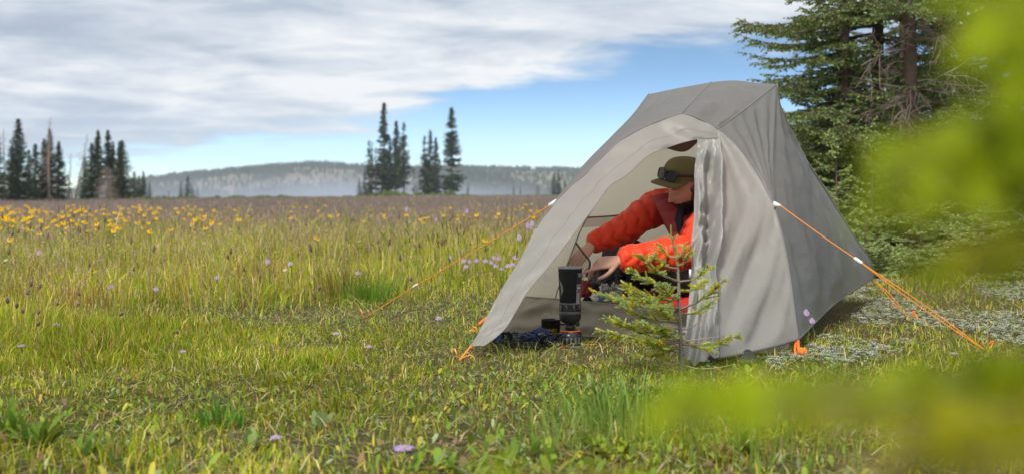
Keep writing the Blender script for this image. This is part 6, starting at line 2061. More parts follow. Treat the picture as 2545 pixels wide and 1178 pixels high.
def leaves_cover():
    """broad leaves of herbs, folded along the midrib, low over the ground"""
    n = 85000
    x, Y = sample(2.3, 7.5, n)
    hm, m, right = meadow_height(x, Y)
    patch = fbm(x * 1.6, Y * 1.6, 81, 3)
    keep = ~inside(x, Y, INNER) & (rng.uniform(0, 1, n) < (0.25 + 0.9 * ss(0.38, 0.6, patch)) * (0.6 + 0.6 * ss(0.56, 0.42, fbm(x * 0.75 + 11, Y * 0.75, 171, 3))) * (1 - 0.72 * right) * np.where(inside(x, Y, FOOT), 0.3, 1) * (1 - 0.45 * m))
    x, Y, m, patch = x[keep], Y[keep], m[keep], patch[keep]; n = len(x)
    big = 0.85 + 0.55 * (vnoise(x * 2.3, Y * 2.3, 14) > 0.68) * ss(5.0, 4.2, Y)
    L = rng.uniform(0.016, 0.050, n) * big * (0.65 + 0.45 * ss(5.6, 3.6, Y)); w = L * rng.uniform(0.09, 0.20, n)
    az = rng.uniform(0, 6.28, n); el = rng.uniform(0.1, 1.15, n)
    z = ground_z(x, Y) + rng.uniform(0.0, 0.05, n) * (0.5 + m)
    d = np.stack([np.cos(az) * np.cos(el), np.sin(az) * np.cos(el), np.sin(el)], -1)
    s = np.stack([-np.sin(az), np.cos(az), np.zeros(n)], -1); u = np.cross(d, s)
    b = np.stack([x, Y, z], -1)
    q1 = b + d * (L * 0.38)[:, None]; q2 = b + d * (L * 0.74)[:, None] - np.stack([0 * L, 0 * L, L * 0.05], -1); t = b + d * (L * 0.97)[:, None] - np.stack([0 * L, 0 * L, L * 0.17], -1)
    V = np.stack([b, q1 - s * w[:, None], q1 + s * w[:, None], q2 - s * (w * 0.8)[:, None], q2 + s * (w * 0.8)[:, None], t], 1).reshape(-1, 3)
    i = (np.arange(n) * 6)[:, None]
    T = np.concatenate([i + np.array([a]) for a in ((0, 2, 1), (1, 2, 4), (1, 4, 3), (3, 4, 5))])
    k = rng.uniform(0, 1, (n, 1))
    c = np.where(k < 0.42, np.array((0.12, 0.19, 0.022)), np.where(k < 0.62, np.array((0.19, 0.24, 0.03)), np.where(k < 0.78, np.array((0.20, 0.25, 0.12)), np.where(k < 0.88, np.array((0.33, 0.29, 0.04)), np.where(k < 0.975, np.array((0.20, 0.13, 0.07)), np.array((0.30, 0.19, 0.04)))))))
    C = np.repeat(c * rng.uniform(0.6, 1.4, (n, 1)), 6, 0)
    tag(obj('leaf_cover', V, T, M['leaf'], None, True, C), 'low broad leaved herbs covering the ground in the foreground', 'ground cover', kind='stuff')


leaves_cover()


def straw():
    n = 34000
    x, Y = sample(2.3, 9.0, n)
    hm, m, right = meadow_height(x, Y)
    keep = ~inside(x, Y, INNER) & (rng.uniform(0, 1, n) < 0.85 - 0.4 * m)
    x, Y = x[keep], Y[keep]; n = len(x)
    L = rng.uniform(0.02, 0.11, n); az = rng.uniform(0, 6.28, n); w = rng.uniform(0.0008, 0.0022, n)
    b = np.stack([x, Y, ground_z(x, Y) + rng.uniform(0.002, 0.03, n)], -1)
    d = np.stack([np.cos(az), np.sin(az), rng.normal(0, 0.22, n)], -1); s = np.stack([-np.sin(az), np.cos(az), 0 * az], -1) * w[:, None]
    md = b + d * (L * 0.5)[:, None] + np.stack([0 * L, 0 * L, L * 0.08], -1); t = b + d * L[:, None]
    V = np.stack([b - s, b + s, md - s, md + s, t], 1).reshape(-1, 3); i = (np.arange(n) * 5)[:, None]
    T = np.concatenate([i + np.array([a]) for a in ((0, 1, 2), (1, 3, 2), (2, 3, 4))])
    k = rng.uniform(0, 1, (n, 1)); c = np.where(k < 0.6, np.array((0.42, 0.33, 0.17)), np.where(k < 0.85, np.array((0.20, 0.13, 0.07)), np.array((0.30, 0.30, 0.10)))) * rng.uniform(0.6, 1.25, (n, 1))
    tag(obj('straw', V, T, M['leaf'], None, False, np.repeat(c, 5, 0)), 'dead straw and fallen stalks lying between the plants', 'litter', kind='stuff')


straw()


def silver_mats():
    """mats of small silver-green rosettes on the right, and brown moss cushions between them"""
    n = 40000
    Y = 4.1 + 8.5 * rng.uniform(0, 1, n) ** 1.5; x = rng.uniform(0.95, 1.0, n) + rng.uniform(0, 1, n) * (0.62 * Y - 0.9)
    pat = fbm(x * 1.5, Y * 1.1, 101, 4); fine = fbm(x * 9, Y * 9, 103, 2)
    lim = 0.535 + 0.14 * ss(7.5, 11, Y) + 0.08 * ss(1.9, 1.0, x) - 0.04 * ss(4.6, 5.6, Y)
    keep = (pat > lim) & (fine > 0.36) & ~inside(x, Y, FOOT)
    x, Y = x[keep], Y[keep]; n = len(x)
    z0 = ground_z(x, Y) + 0.004
    Vs = []; Ts = []; Cs = []; base = 0
    k = 5; a0 = rng.uniform(0, 6.28, n); rad = rng.uniform(0.007, 0.014, n) * (1 + 0.5 * ss(6, 10, Y)); c = np.array((0.34, 0.37, 0.30)) * rng.uniform(0.55, 1.2, (n, 1))
    c = c * (1 - 0.35 * (rng.uniform(0, 1, (n, 1)) < 0.2)); hz = rng.uniform(0, 0.022, n)
    for j in range(k):
        a = a0 + j * 6.283 / k
        d = np.stack([np.cos(a), np.sin(a), np.full(n, 0.65)], -1); s = np.stack([-np.sin(a), np.cos(a), 0 * a], -1)
        b = np.stack([x, Y, z0 + hz], -1)
        V = np.stack([b, b + (d * 0.6 + s * 0.38) * rad[:, None], b + d * rad[:, None], b + (d * 0.6 - s * 0.38) * rad[:, None]], 1).reshape(-1, 3)
        i = (np.arange(n) * 4)[:, None] + base
        Ts.append(np.concatenate([i + np.array([[0, 1, 2]]), i + np.array([[0, 2, 3]])])); Vs.append(V); base += 4 * n; Cs.append(np.repeat(c, 4, 0))
    tag(obj('silver_mat', np.concatenate(Vs), np.concatenate(Ts), M['leaf'], None, False, np.concatenate(Cs)), 'mats of small silvery rosettes on the ground right of the tent', 'ground cover', kind='stuff')
    n = 26000
    Y = 4.1 + 7 * rng.uniform(0, 1, n) ** 1.4; x = rng.uniform(0.9, 1.0, n) + rng.uniform(0, 1, n) * (0.6 * Y - 0.9)
    keep = (fbm(x * 1.5, Y * 1.1, 101, 4) < 0.55) & (fbm(x * 2.4, Y * 2.4, 107, 3) > 0.44) & ~inside(x, Y, FOOT)
    x, Y = x[keep], Y[keep]; n = len(x)
    k = rng.uniform(0, 1, (n, 1)); col = np.where(k < 0.6, np.array((0.115, 0.085, 0.018)), np.where(k < 0.85, np.array((0.10, 0.055, 0.025)), np.array((0.17, 0.17, 0.03)))) * rng.uniform(0.6, 1.3, (n, 1))
    V, T, C = blades(x, Y, rng.uniform(0.008, 0.026, n), rng.uniform(0.002, 0.006, n), rng.uniform(0, 0.8, n), rng.uniform(0, 6.28, n), rng.uniform(0, 6.28, n), col)
    tag(obj('moss', V, T, M['leaf'], None, False, C), 'olive brown moss between the silvery mats', 'moss', kind='stuff')


silver_mats()


def tussock(px, Y, n, h, spread, col, name, label, w=0.005, head=None, group=None, lean=0.35, cat='grass tuft'):
    b = at(px, Y)
    x = b[0] + rng.normal(0, spread, n); yy = Y + rng.normal(0, spread, n)
    az = np.arctan2(yy - Y, x - b[0]) + rng.normal(0, 0.6, n)
    hh = h * rng.uniform(0.5, 1.1, n)
    V, T, C = blades(x, yy, hh, w * rng.uniform(0.6, 1.3, n), np.abs(rng.normal(lean, 0.18, n)), az, rng.uniform(0, 6.28, n), np.array(col) * rng.uniform(0.7, 1.3, (n, 1)))
    root = empty(name, b, label, cat, group)
    obj('blades', V, T, M['leaf'], root, False, C)['kind'] = 'stuff'
    if head is not None:
        mb = MB(); r = np.random.default_rng(int(px))
        for i in r.choice(n, min(n, head), replace=False):
            t = V[i * 5 + 4]; m_ = (V[i * 5 + 2] + V[i * 5 + 3]) / 2; d = t - m_; d /= np.linalg.norm(d)
            L = r.uniform(0.03, 0.07)
            VV, FF = loft(np.array([t - d * L * 0.3, t, t + d * L * 0.5, t + d * L * 0.8]), [0.001, 0.0032, 0.0030, 0.0008], 5); mb.add(VV, FF)
        mb.build('seed_heads', mat('dark_seed', (0.10, 0.085, 0.03), 0.8, 0.1), root)['kind'] = 'stuff'
    return root


TG = 'grass tufts that stand out in the meadow'
tussock(1180, 8.6, 46, 0.40, 0.22, (0.12, 0.14, 0.03), 'grass_tuft', 'clump of tall dark seed spikes in the meadow left of the tent guy line', 0.004, 40, TG, 0.12)
tussock(1010, 9.5, 24, 0.42, 0.16, (0.12, 0.14, 0.03), 'grass_tuft', 'few tall dark seed spikes farther left in the meadow', 0.004, 20, TG, 0.12)
tussock(925, 7.4, 240, 0.20, 0.06, (0.11, 0.20, 0.02), 'grass_tuft', 'bright green tussock in the middle of the meadow', 0.004, None, TG, 0.4)
tussock(862, 7.6, 240, 0.27, 0.10, (0.15, 0.13, 0.03), 'grass_tuft', 'rusty green tussock beside the bright green tussock', 0.004, None, TG, 0.25)
tussock(660, 8.6, 200, 0.26, 0.14, (0.24, 0.15, 0.06), 'grass_tuft', 'reddish dry tussock left of the green tussocks', 0.004, None, TG, 0.3)
tussock(130, 6.6, 200, 0.26, 0.14, (0.25, 0.13, 0.045), 'grass_tuft', 'rust coloured tussock at the left edge of the meadow', 0.004, None, TG, 0.3)
tussock(225, 10.0, 12, 0.62, 0.10, (0.13, 0.13, 0.035), 'grass_tuft', 'small group of tall dark spikes above the yellow flowers', 0.005, 12, TG, 0.10)
tussock(1500, 3.75, 140, 0.17, 0.10, (0.11, 0.19, 0.03), 'grass_tuft', 'long fresh green blades in the foreground below the sapling', 0.006, None, TG, 0.35)
tussock(1570, 3.5, 150, 0.18, 0.12, (0.14, 0.21, 0.035), 'grass_tuft', 'bright long blades in front of the sapling, nearest the camera', 0.006, None, TG, 0.35)
tussock(1900, 3.3, 150, 0.17, 0.18, (0.15, 0.21, 0.04), 'grass_tuft', 'blades under the blurred bough at the bottom edge', 0.005, None, TG, 0.4)
tussock(1400, 3.35, 80, 0.14, 0.07, (0.17, 0.22, 0.05), 'grass_tuft', 'pale fine tuft at the bottom edge right of the nearest aster', 0.004, None, TG, 0.5)
tussock(545, 3.75, 70, 0.10, 0.035, (0.075, 0.17, 0.02), 'grass_tuft', 'dark fresh green tuft in the lower left foreground', 0.007, None, TG, 0.5)
tussock(2080, 4.55, 60, 0.09, 0.05, (0.17, 0.20, 0.05), 'grass_tuft', 'sparse tuft on the bare soil right of the tent corner', 0.004, None, TG, 0.5)
tussock(2330, 4.2, 70, 0.10, 0.08, (0.20, 0.20, 0.05), 'grass_tuft', 'yellowish tuft beside the silvery mat at the lower right', 0.005, None, TG, 0.5)
tussock(1310, 5.05, 110, 0.09, 0.10, (0.20, 0.22, 0.06), 'grass_tuft', 'pale grass in front of the sandals', 0.003, None, TG, 0.6)
tussock(1200, 5.45, 110, 0.08, 0.06, (0.12, 0.19, 0.03), 'grass_tuft', 'green grass under the tip of the fin', 0.003, None, TG, 0.6)


# ---- broad leaved plants in the foreground
def leafy_plant(px, Y, n, L, w, col, label, el=(0.65, 1.4), name='leafy_plant', group=None, frill=0.0):
    b = at(px, Y); root = empty(name, b, label, 'plant', group); r = np.random.default_rng(int(px * 3 + n))
    me0 = None
    for i in range(n):
        az = r.uniform(0, 6.28); e = r.uniform(*el); l = L * r.uniform(0.6, 1.1); ww = w * r.uniform(0.75, 1.2)
        t = np.linspace(0, 1, 9); pr = np.sin(np.pi * np.clip(t, 0.02, 1) ** 0.8) ** 0.8 * ww; pr[-1] = 0.0004
        rr = l * t * math.cos(e); zz = l * (t * math.sin(e) - 0.25 * t ** 2.5)
        o = b + np.array((r.normal(0, 0.012), r.normal(0, 0.012), 0))
        c = o + np.stack([rr * math.cos(az), rr * math.sin(az), zz], -1)
        s = np.array((-math.sin(az), math.cos(az), 0.0)); f = 0.25 + frill * np.sin(t * 25 + i)
        V = np.concatenate([c - s * pr[:, None] + np.array((0, 0, 1)) * (pr * f)[:, None], c, c + s * pr[:, None] + np.array((0, 0, 1)) * (pr * f)[:, None]])
        F = np.concatenate([np.stack([np.arange(8), np.arange(8) + 9, np.arange(8) + 10, np.arange(8) + 1], -1), np.stack([np.arange(8) + 9, np.arange(8) + 18, np.arange(8) + 19, np.arange(8) + 10], -1)])
        cc = np.array(col) * r.uniform(0.75, 1.25) + np.array((0.05, 0.01, 0)) * (r.uniform() < 0.15)
        obj('leaf', V, F, M['leaf'], root, True, np.broadcast_to(cc, (27, 3)))
    return root


LPG = 'broad leaved plants in the foreground'
leafy_plant(100, 3.42, 17, 0.16, 0.0115, (0.10, 0.165, 0.02), 'large dark green plant at the lower left corner', group=LPG)
leafy_plant(20, 3.6, 12, 0.15, 0.011, (0.10, 0.17, 0.02), 'green plant cut by the left edge above the corner', group=LPG)
leafy_plant(210, 3.3, 13, 0.13, 0.010, (0.09, 0.16, 0.025), 'green plant with broad blades right of the corner plant', group=LPG)
leafy_plant(1530, 3.25, 26, 0.075, 0.011, (0.20, 0.25, 0.02), 'curly yellow green plant at the bottom centre', el=(0.4, 1.4), group=LPG, frill=0.6)
leafy_plant(1470, 3.3, 12, 0.09, 0.012, (0.19, 0.25, 0.03), 'yellow green plant left of the curly plant', group=LPG)
leafy_plant(1850, 3.25, 9, 0.09, 0.014, (0.06, 0.13, 0.02), 'dark leaved plant under the blurred bough', group=LPG)
leafy_plant(1790, 3.2, 8, 0.07, 0.013, (0.14, 0.10, 0.03), 'reddish leaved plant under the blurred bough', group=LPG)
leafy_plant(2075, 4.82, 10, 0.055, 0.008, (0.11, 0.17, 0.03), 'small leafy plant on bare soil by the aster stem', group=LPG)
leafy_plant(2010, 4.75, 10, 0.06, 0.008, (0.10, 0.16, 0.03), 'small leafy plant in front of the orange cord bundle', group=LPG)
leafy_plant(1640, 4.2, 9, 0.10, 0.010, (0.08, 0.15, 0.03), 'upright bluish green leaves left of the sapling foot', group=LPG)
leafy_plant(1460, 4.4, 5, 0.075, 0.010, (0.20, 0.25, 0.08), 'pale leaf rosette before the stove', el=(0.3, 1.3), group=LPG)
leafy_plant(2240, 3.95, 10, 0.07, 0.008, (0.17, 0.20, 0.04), 'yellowish narrow leaved plant at the lower right', group=LPG)
leafy_plant(1020, 3.9, 9, 0.07, 0.009, (0.11, 0.18, 0.025), 'green rosette in the middle of the foreground', group=LPG)
leafy_plant(800, 3.7, 8, 0.07, 0.010, (0.17, 0.23, 0.09), 'sage green rosette in the lower middle foreground', group=LPG)
leafy_plant(620, 3.45, 9, 0.08, 0.012, (0.17, 0.23, 0.07), 'pale green rosette near the bottom edge', group=LPG)


# ---- flowers
def aster(r_h=0.020, npet=18, h=0.25, seedv=1, full=True):
    """returns an Empty with stem, petals, disc, at the origin"""
    r = np.random.default_rng(seedv)
    root = empty('aster', (0, 0, 0))
    st = curve(np.array([[0, 0, -0.01], [0.012, 0.004, h * 0.5], [0.0, 0.0, h]]), 10)
    V, F = loft(st, np.linspace(0.0016, 0.0011, 10), 5); mb = MB(); mb.add(V, F, (0.13, 0.18, 0.05))
    for k in range(5):
        z = h * (0.15 + 0.14 * k); a = r.uniform(0, 6.28); l = 0.035 * (1.2 - 0.15 * k); d = np.array((math.cos(a), math.sin(a), 0.5)); s = np.array((-math.sin(a), math.cos(a), 0)) * 0.003
        b = np.array((0.01 * math.sin(k), 0, z)); mb.add(np.array([b - s * 0.3, b + s * 0.3, b + d * l * 0.5 - s, b + d * l * 0.5 + s, b + d * l]), np.array([[0, 1, 2], [1, 3, 2], [2, 3, 4]]), np.array((0.12, 0.18, 0.03)))
    mb.build('stem', M['leaf'], root, False)
    nrm = np.array((0.2, -0.75, 0.65)); nrm /= np.linalg.norm(nrm); a1 = np.cross(nrm, (1, 0, 0)); a1 /= np.linalg.norm(a1); a2 = np.cross(nrm, a1)
    mp = MB(); c = np.array((0, 0, h))
    for i in range(npet):
        a = i * 6.283 / npet + r.uniform(-0.1, 0.1); d = a1 * math.cos(a) + a2 * math.sin(a); s = -a1 * math.sin(a) + a2 * math.cos(a); l = r_h * r.uniform(0.85, 1.1); w = r_h * 0.13; dr = -nrm * r_h * r.uniform(-0.25, 0.55)
        V = np.array([c + d * r_h * 0.22 - s * w * 0.5, c + d * r_h * 0.22 + s * w * 0.5, c + d * l * 0.7 - s * w + dr * 0.4, c + d * l * 0.7 + s * w + dr * 0.4, c + d * l + dr])
        mp.add(V, np.array([[0, 1, 2], [1, 3, 2], [2, 3, 4]]), np.array((0.50, 0.36, 0.66)) * r.uniform(0.85, 1.2))
    mp.build('petals', M['petal'], root, False)
    V, F = loft(np.array([c - nrm * 0.004, c, c + nrm * r_h * 0.12]), [r_h * 0.22, r_h * 0.27, r_h * 0.12], 10, round_ends=True); obj('disc', V, F, mat('aster_disc', (0.55, 0.36, 0.03), 0.8), root)
    return root


def dup(root, loc, rz, sc, label, group):
    o = root.copy(); COL.objects.link(o); o.location = loc; o.rotation_euler = (0, 0, rz); o.scale = (sc,) * 3
    for ch in root.children:
        c = ch.copy(); COL.objects.link(c); c.parent = o
    tag(o, label, 'flower', group)
    return o


def place_asters():
    AG = 'purple asters in the grass'
    near = aster(0.0175, 22, 0.20, 2)
    def put(px, py, Y, lab, first=None, sc=1.0):
        b = at(px, Y); h = (P(px, py, Y)[2] - b[2]); s = h / 0.20
        if first is not None:
            first.location = b; first.scale = (sc, sc, s); tag(first, lab, 'flower', AG); return
        o = dup(near, b, rng.uniform(-0.5, 0.5), 1.0, lab, AG); o.scale = (sc, sc, max(0.25, s)); return o
    put(1003, 1112, 3.05, 'largest pale purple aster, blurred near the bottom edge', near, 1.6)
    put(2005, 776, 4.85, 'upper purple aster on a tall stem beside the right front tent corner', sc=0.75)
    put(2019, 796, 4.85, 'paler aster just below the other beside the tent corner', sc=0.75)
    rest = [(1120, 640, 8.2), (1152, 648, 8.2), (1168, 650, 8.1), (1185, 647, 8.3), (1207, 648, 8.2), (1228, 640, 8.2), (1240, 642, 8.1), (1232, 660, 7.9), (1222, 652, 8.0), (1262, 660, 7.8), (1275, 657, 7.8), (1282, 640, 8.1), (1312, 560, 9.5), (1322, 556, 9.6), (1330, 575, 9.3), (1348, 566, 9.4), (1290, 590, 9.0), (1248, 668, 7.7), (1158, 662, 7.9), (1270, 685, 7.5), (890, 678, 7.4), (665, 650, 8.0), (722, 655, 8.0), (388, 718, 6.8), (275, 712, 6.8), (137, 805, 5.6), (52, 858, 5.0), (835, 828, 5.3), (918, 860, 4.9), (685, 1085, 3.3), (2372, 880, 4.9), (455, 872, 5.0), (98, 628, 8.4), (540, 690, 7.3), (1010, 520, 13), (1085, 545, 12), (1160, 525, 13), (1090, 790, 5.6)]
    ordn = ['first', 'second', 'third', 'fourth', 'fifth', 'sixth', 'seventh', 'eighth', 'ninth', 'tenth', 'eleventh', 'twelfth', 'thirteenth', 'fourteenth', 'fifteenth', 'sixteenth', 'seventeenth', 'eighteenth', 'nineteenth', 'twentieth', 'last']
    cl = sorted([q for q in rest if 1100 < q[0] < 1300 and 630 < q[1] < 690])
    c2 = sorted([q for q in rest if 1285 <= q[0] < 1360 and q[1] < 600])
    own = {890: 'lone pinkish aster right of the rusty green tussock', 665: 'small aster left of the rusty green tussock', 722: 'small aster between the reddish tussock and the rusty one', 388: 'lilac aster standing alone in the tall grass at the left', 275: 'lilac aster next to a brown grass head at the left', 137: 'low purple aster in the lower left meadow', 52: 'purple aster near the left edge above the leafy corner plant', 835: 'small aster just left of the end of the left guy line', 918: 'white purple aster below the end of the left guy line', 685: 'low aster near the bottom edge left of the largest aster', 2372: 'purple aster on the silvery ground near the end of the right guy line', 455: 'small aster in the lower meadow right of the leafy corner plant', 98: 'small aster below the yellow drift at the far left', 540: 'small aster in the tall grass at the middle of the left meadow', 1010: 'far aster among the dark seed spikes, the left one of three', 1085: 'far aster behind the dark seed spikes', 1160: 'far aster just above the clump of dark spikes', 1090: 'aster in the short grass between the guy line and the fin'}
    for q in rest:
        px, py, Y = q
        if q in cl: lab = 'purple aster, %s from the left in the cluster left of the tent fin' % ordn[min(cl.index(q), 20)]
        elif q in c2: lab = 'purple aster, %s from the left of the few under the left guy line tab' % ordn[c2.index(q)]
        else: lab = own[px]
        put(px, py, Y, lab, sc=1.0 if Y > 6 else 0.9)


place_asters()


def arnica():
    r = np.random.default_rng(8)
    me_V = MB(); h = 0.30
    V, F = loft(curve(np.array([[0, 0, -0.01], [0.01, 0, h * 0.5], [0, 0, h]]), 6), 0.0022, 4); me_V.add(V, F, (0.12, 0.17, 0.03))
    for k in range(4):
        a = k * 1.6; z = h * (0.2 + 0.15 * k); d = np.array((math.cos(a), math.sin(a), 0.5)); s = np.array((-math.sin(a), math.cos(a), 0)) * 0.010; b = np.array((0, 0, z)); l = 0.07
        me_V.add(np.array([b, b + d * l * 0.5 - s, b + d * l * 0.5 + s, b + d * l]), np.array([[0, 2, 1], [1, 2, 3]]), np.array((0.13, 0.20, 0.025)))
    c = np.array((0, 0, h)); nrm = np.array((0.1, -0.6, 0.75)); nrm /= np.linalg.norm(nrm); a1 = np.cross(nrm, (1, 0, 0)); a1 /= np.linalg.norm(a1); a2 = np.cross(nrm, a1)
    for i in range(11):
        a = i * 6.283 / 11; d = a1 * math.cos(a) + a2 * math.sin(a); s = (-a1 * math.sin(a) + a2 * math.cos(a)) * 0.0065; l = 0.030 * r.uniform(0.85, 1.15); dr = -nrm * l * r.uniform(0, 0.5)
        me_V.add(np.array([c + d * 0.006 - s * 0.5, c + d * 0.006 + s * 0.5, c + d * l * 0.75 - s + dr * 0.5, c + d * l * 0.75 + s + dr * 0.5, c + d * l + dr]), np.array([[0, 1, 2], [1, 3, 2], [2, 3, 4]]), np.array((0.85, 0.50, 0.008)))
    V, F = loft(np.array([c - nrm * 0.004, c + nrm * 0.004]), [0.008, 0.006], 8, round_ends=True); me_V.add(V, F, (0.42, 0.17, 0.01))
    o = me_V.build('arnica', M['petal'], None, False)
    return o


def place_arnicas():
    g = 'yellow arnicas in the meadow'
    base = arnica(); pts = []
    r = np.random.default_rng(19)
    while len(pts) < 290:                                # thick drift at the left, thinning to the right
        if r.uniform() < 0.74: px = 560 * r.uniform() ** 2.2 - 15
        else: px = r.uniform(0, 1340)
        Y = r.uniform(11.5, 25) if px < 700 else r.uniform(13, 30)
        if r.uniform() < 0.05: Y = r.uniform(9, 12)
        pts.append((px, Y))
    for i, (px, Y) in enumerate(pts):
        b = at(px, Y); o = base if i == 0 else base.copy()
        if i: COL.objects.link(o)
        o.location = b; s = r.uniform(0.7, 1.05); o.scale = (s, s, r.uniform(0.75, 1.15)); o.rotation_euler = (0, 0, r.uniform(-0.8, 0.8))
        zone = ('in the thick drift at the far left edge' if px < 230 else 'below the leaning snags and left spruces' if px < 480 else 'in front of the misty hill' if px < 860 else 'in front of the centre spruces' if px < 1170 else 'close to the left guy line of the tent')
        near_ = 'larger near yellow arnica ' if Y < 12.4 else 'small yellow arnica ' if Y < 20 else 'tiny far yellow arnica '
        tag(o, near_ + zone, 'flower', g)
    # thousands of smaller flower heads farther off and low yellow ones among the grass
    n = 9000
    x, Y = sample(6.5, 34, n); px = CX + FPX * x / Y
    hm, m, right = meadow_height(x, Y)
    pr = m * (0.10 + 0.55 * np.exp(-np.maximum(px, 0) / 350) * ss(9, 13, Y) + 0.25 * ss(0.52, 0.66, fbm(x * 0.5, Y * 0.3, 131, 3)))
    keep = rng.uniform(0, 1, n) < pr; x, Y, hm = x[keep], Y[keep], hm[keep]; n = len(x)
    z = ground_z(x, Y) + hm * rng.uniform(0.6, 1.2, n); s = rng.uniform(0.005, 0.013, n) * (1 + Y / 40)
    a = rng.uniform(0, 6.28, n); V = []
    for j in range(5):
        aa = a + j * 1.2566; V.append(np.stack([x + s * np.cos(aa), Y + s * 0.6 * np.sin(aa), z + s * 0.6 * np.sin(aa + 0.3)], -1))
    V.append(np.stack([x, Y - 0.002, z + 0.003], -1)); V = np.stack(V, 1).reshape(-1, 3); i = (np.arange(n) * 6)[:, None]
    T = np.concatenate([i + np.array([[j, (j + 1) % 5, 5]]) for j in range(5)])
    k = rng.uniform(0, 1, (n, 1)); c = np.where(k < 0.72, np.array((0.66, 0.42, 0.012)), np.where(k < 0.86, np.array((0.55, 0.55, 0.36)), np.array((0.42, 0.42, 0.04))))
    tag(obj('wildflowers', V, T, M['petal'], None, False, np.repeat(c, 6, 0)), 'countless tiny yellow and cream flowers scattered through the meadow', 'wildflowers', kind='stuff')


place_arnicas()


def foxtails():
    """plump dark grass heads that stand out one by one"""
    r = np.random.default_rng(23); g = 'plump brown grass heads in the meadow'
    mb = MB(); h = 0.32
    V, F = loft(curve(np.array([[0, 0, -0.01], [0.015, 0, h * 0.5], [0.006, 0, h]]), 8), 0.0013, 4); mb.add(V, F, (0.26, 0.22, 0.09))
    V, F = loft(np.array([[0.006, 0, h], [0.005, 0, h + 0.008], [0.004, 0, h + 0.028], [0.0, 0, h + 0.040]]), [0.003, 0.0068, 0.0062, 0.002], 8, round_ends=True); mb.add(V, F, (0.21, 0.145, 0.115))
    for i in range(60):
        a = r.uniform(0, 6.28); z = h + r.uniform(0, 0.04); d = np.array((math.cos(a), math.sin(a), 0.6)); b = np.array((0.005, 0, z)) + d * 0.005; s = np.array((-math.sin(a), math.cos(a), 0)) * 0.0008
        mb.add(np.array([b - s, b + s, b + d * 0.006]), np.array([[0, 1, 2]]), np.array((0.29, 0.20, 0.16)))
    base = mb.build('foxtail_grass', M['leaf'], None, False)
    pts = [(80, 700, 6.0), (108, 706, 6.0), (55, 722, 5.7), (35, 740, 5.5), (52, 752, 5.5), (50, 768, 5.4), (80, 770, 5.4), (7, 618, 7.6), (105, 800, 5.1), (148, 750, 5.7), (193, 752, 5.9), (180, 725, 6.2), (310, 662, 7.2), (210, 655, 7.4), (410, 640, 7.6), (585, 632, 8.0), (605, 665, 7.3), (795, 710, 6.6), (298, 775, 5.6), (430, 825, 5.2), (295, 980, 4.0), (1010, 690, 7.0)]
    while len(pts) < 44: pts.append((r.uniform(0, 1150), None, r.uniform(6.5, 11)))
    for i, (px, py, Y) in enumerate(pts):
        b = at(px, Y); o = base if i == 0 else base.copy()
        if i: COL.objects.link(o)
        o.location = b; hh = (P(px, py, Y)[2] - b[2]) if py else r.uniform(0.28, 0.42); k = max(0.3, hh / 0.35)
        o.scale = (1.2, 1.2, k); o.rotation_euler = (r.normal(0, 0.08), r.normal(0, 0.12), r.uniform(0, 6.28))
        tag(o, 'plump brown foxtail grass head ' + (['nearest the left edge', 'by the left edge above the aster'][i % 2] + ', %s of the cluster' % ['highest', 'second', 'third', 'fourth', 'fifth', 'sixth', 'lowest'][min(i, 6)] if i < 7 else 'beside the rust coloured tussock' if px < 330 else 'in the tall grass below the misty hill' if px < 700 else 'near the green tussocks' if px < 930 else 'among the dark seed spikes left of the tent'), 'foxtail grass', g)


foxtails()

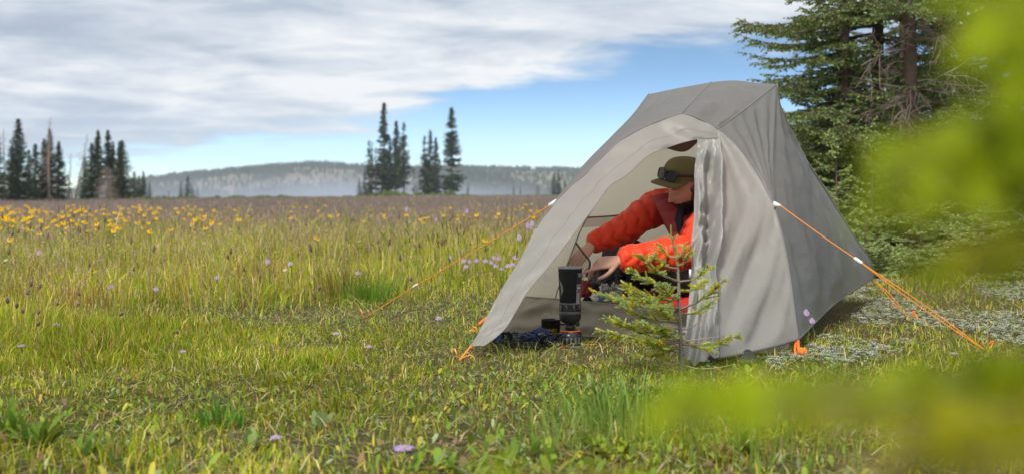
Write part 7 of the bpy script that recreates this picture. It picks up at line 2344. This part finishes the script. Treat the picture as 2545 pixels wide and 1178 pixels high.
# ================================================================== air: even haze over the whole place, and a bank of mist under the hill
def make_haze():
    V, F = box((25, 800, 4.0), (2700, 2520, 66))
    m = bpy.data.materials.new('haze_air'); m.use_nodes = True; k = NT(m.node_tree)
    out = k.n('ShaderNodeOutputMaterial'); v = k.n('ShaderNodeVolumePrincipled')
    v.inputs['Color'].default_value = (0.76, 0.85, 0.98, 1); v.inputs['Density'].default_value = HAZE; v.inputs['Anisotropy'].default_value = 0.2
    k.l(v.outputs[0], out.inputs['Volume'])
    tag(obj('haze', V, F, m, None, False, origin=(25, 800, -28)), 'thin pale haze in the air over the meadow', 'haze', kind='stuff')


def make_mist():
    c = np.array((-95.0, 610.0, -13.0)); s = np.array((170.0, 130.0, 20.0))
    n = 36; th = np.linspace(0, 2 * np.pi, n, endpoint=False); ph = np.linspace(-np.pi / 2 + 0.05, np.pi / 2 - 0.05, 16)
    V = np.array([[math.cos(p) * math.cos(t), math.cos(p) * math.sin(t), math.sin(p)] for p in ph for t in th])
    V = np.concatenate([V, [[0, 0, -1], [0, 0, 1]]]); j = np.arange(n); q = (j + 1) % n
    f = [grid_faces(16, n, True), np.stack([q, j, np.full(n, 16 * n)], -1), np.stack([15 * n + j, 15 * n + q, np.full(n, 16 * n + 1)], -1)]
    m = bpy.data.materials.new('mist_bank'); m.use_nodes = True; k = NT(m.node_tree)
    out = k.n('ShaderNodeOutputMaterial'); v = k.n('ShaderNodeVolumePrincipled')
    tc = k.n('ShaderNodeTexCoord').outputs['Object']
    mp = k.n('ShaderNodeMapping'); k.l(tc, mp.inputs[0]); mp.inputs['Scale'].default_value = tuple(1 / s)
    ln = k.n('ShaderNodeVectorMath', operation='LENGTH'); k.l(mp.outputs[0], ln.inputs[0])
    fall = k.n('ShaderNodeMapRange', interpolation_type='SMOOTHSTEP'); k.l(ln.outputs['Value'], fall.inputs[0]); fall.inputs[1].default_value = 1.0; fall.inputs[2].default_value = 0.1
    m2 = k.n('ShaderNodeMapping'); k.l(tc, m2.inputs[0]); m2.inputs['Scale'].default_value = (0.016, 0.016, 0.06)
    nz = k.ramp(k.noise(m2.outputs[0], 1.0, 4, 0.6), [(0.36, 0.15), (0.66, 1.0)])
    k.l(k.m('MULTIPLY', k.m('MULTIPLY', fall.outputs[0], nz), MIST), v.inputs['Density'])
    v.inputs['Color'].default_value = (0.66, 0.74, 0.90, 1)
    k.l(v.outputs[0], out.inputs['Volume'])
    tag(obj('mist', V * s + c, f, m, None, True, origin=c), 'bank of thin mist drifting before the wooded hill', 'mist', kind='stuff')


HAZE, MIST = 0.00031, 0.016
make_haze()
make_mist()
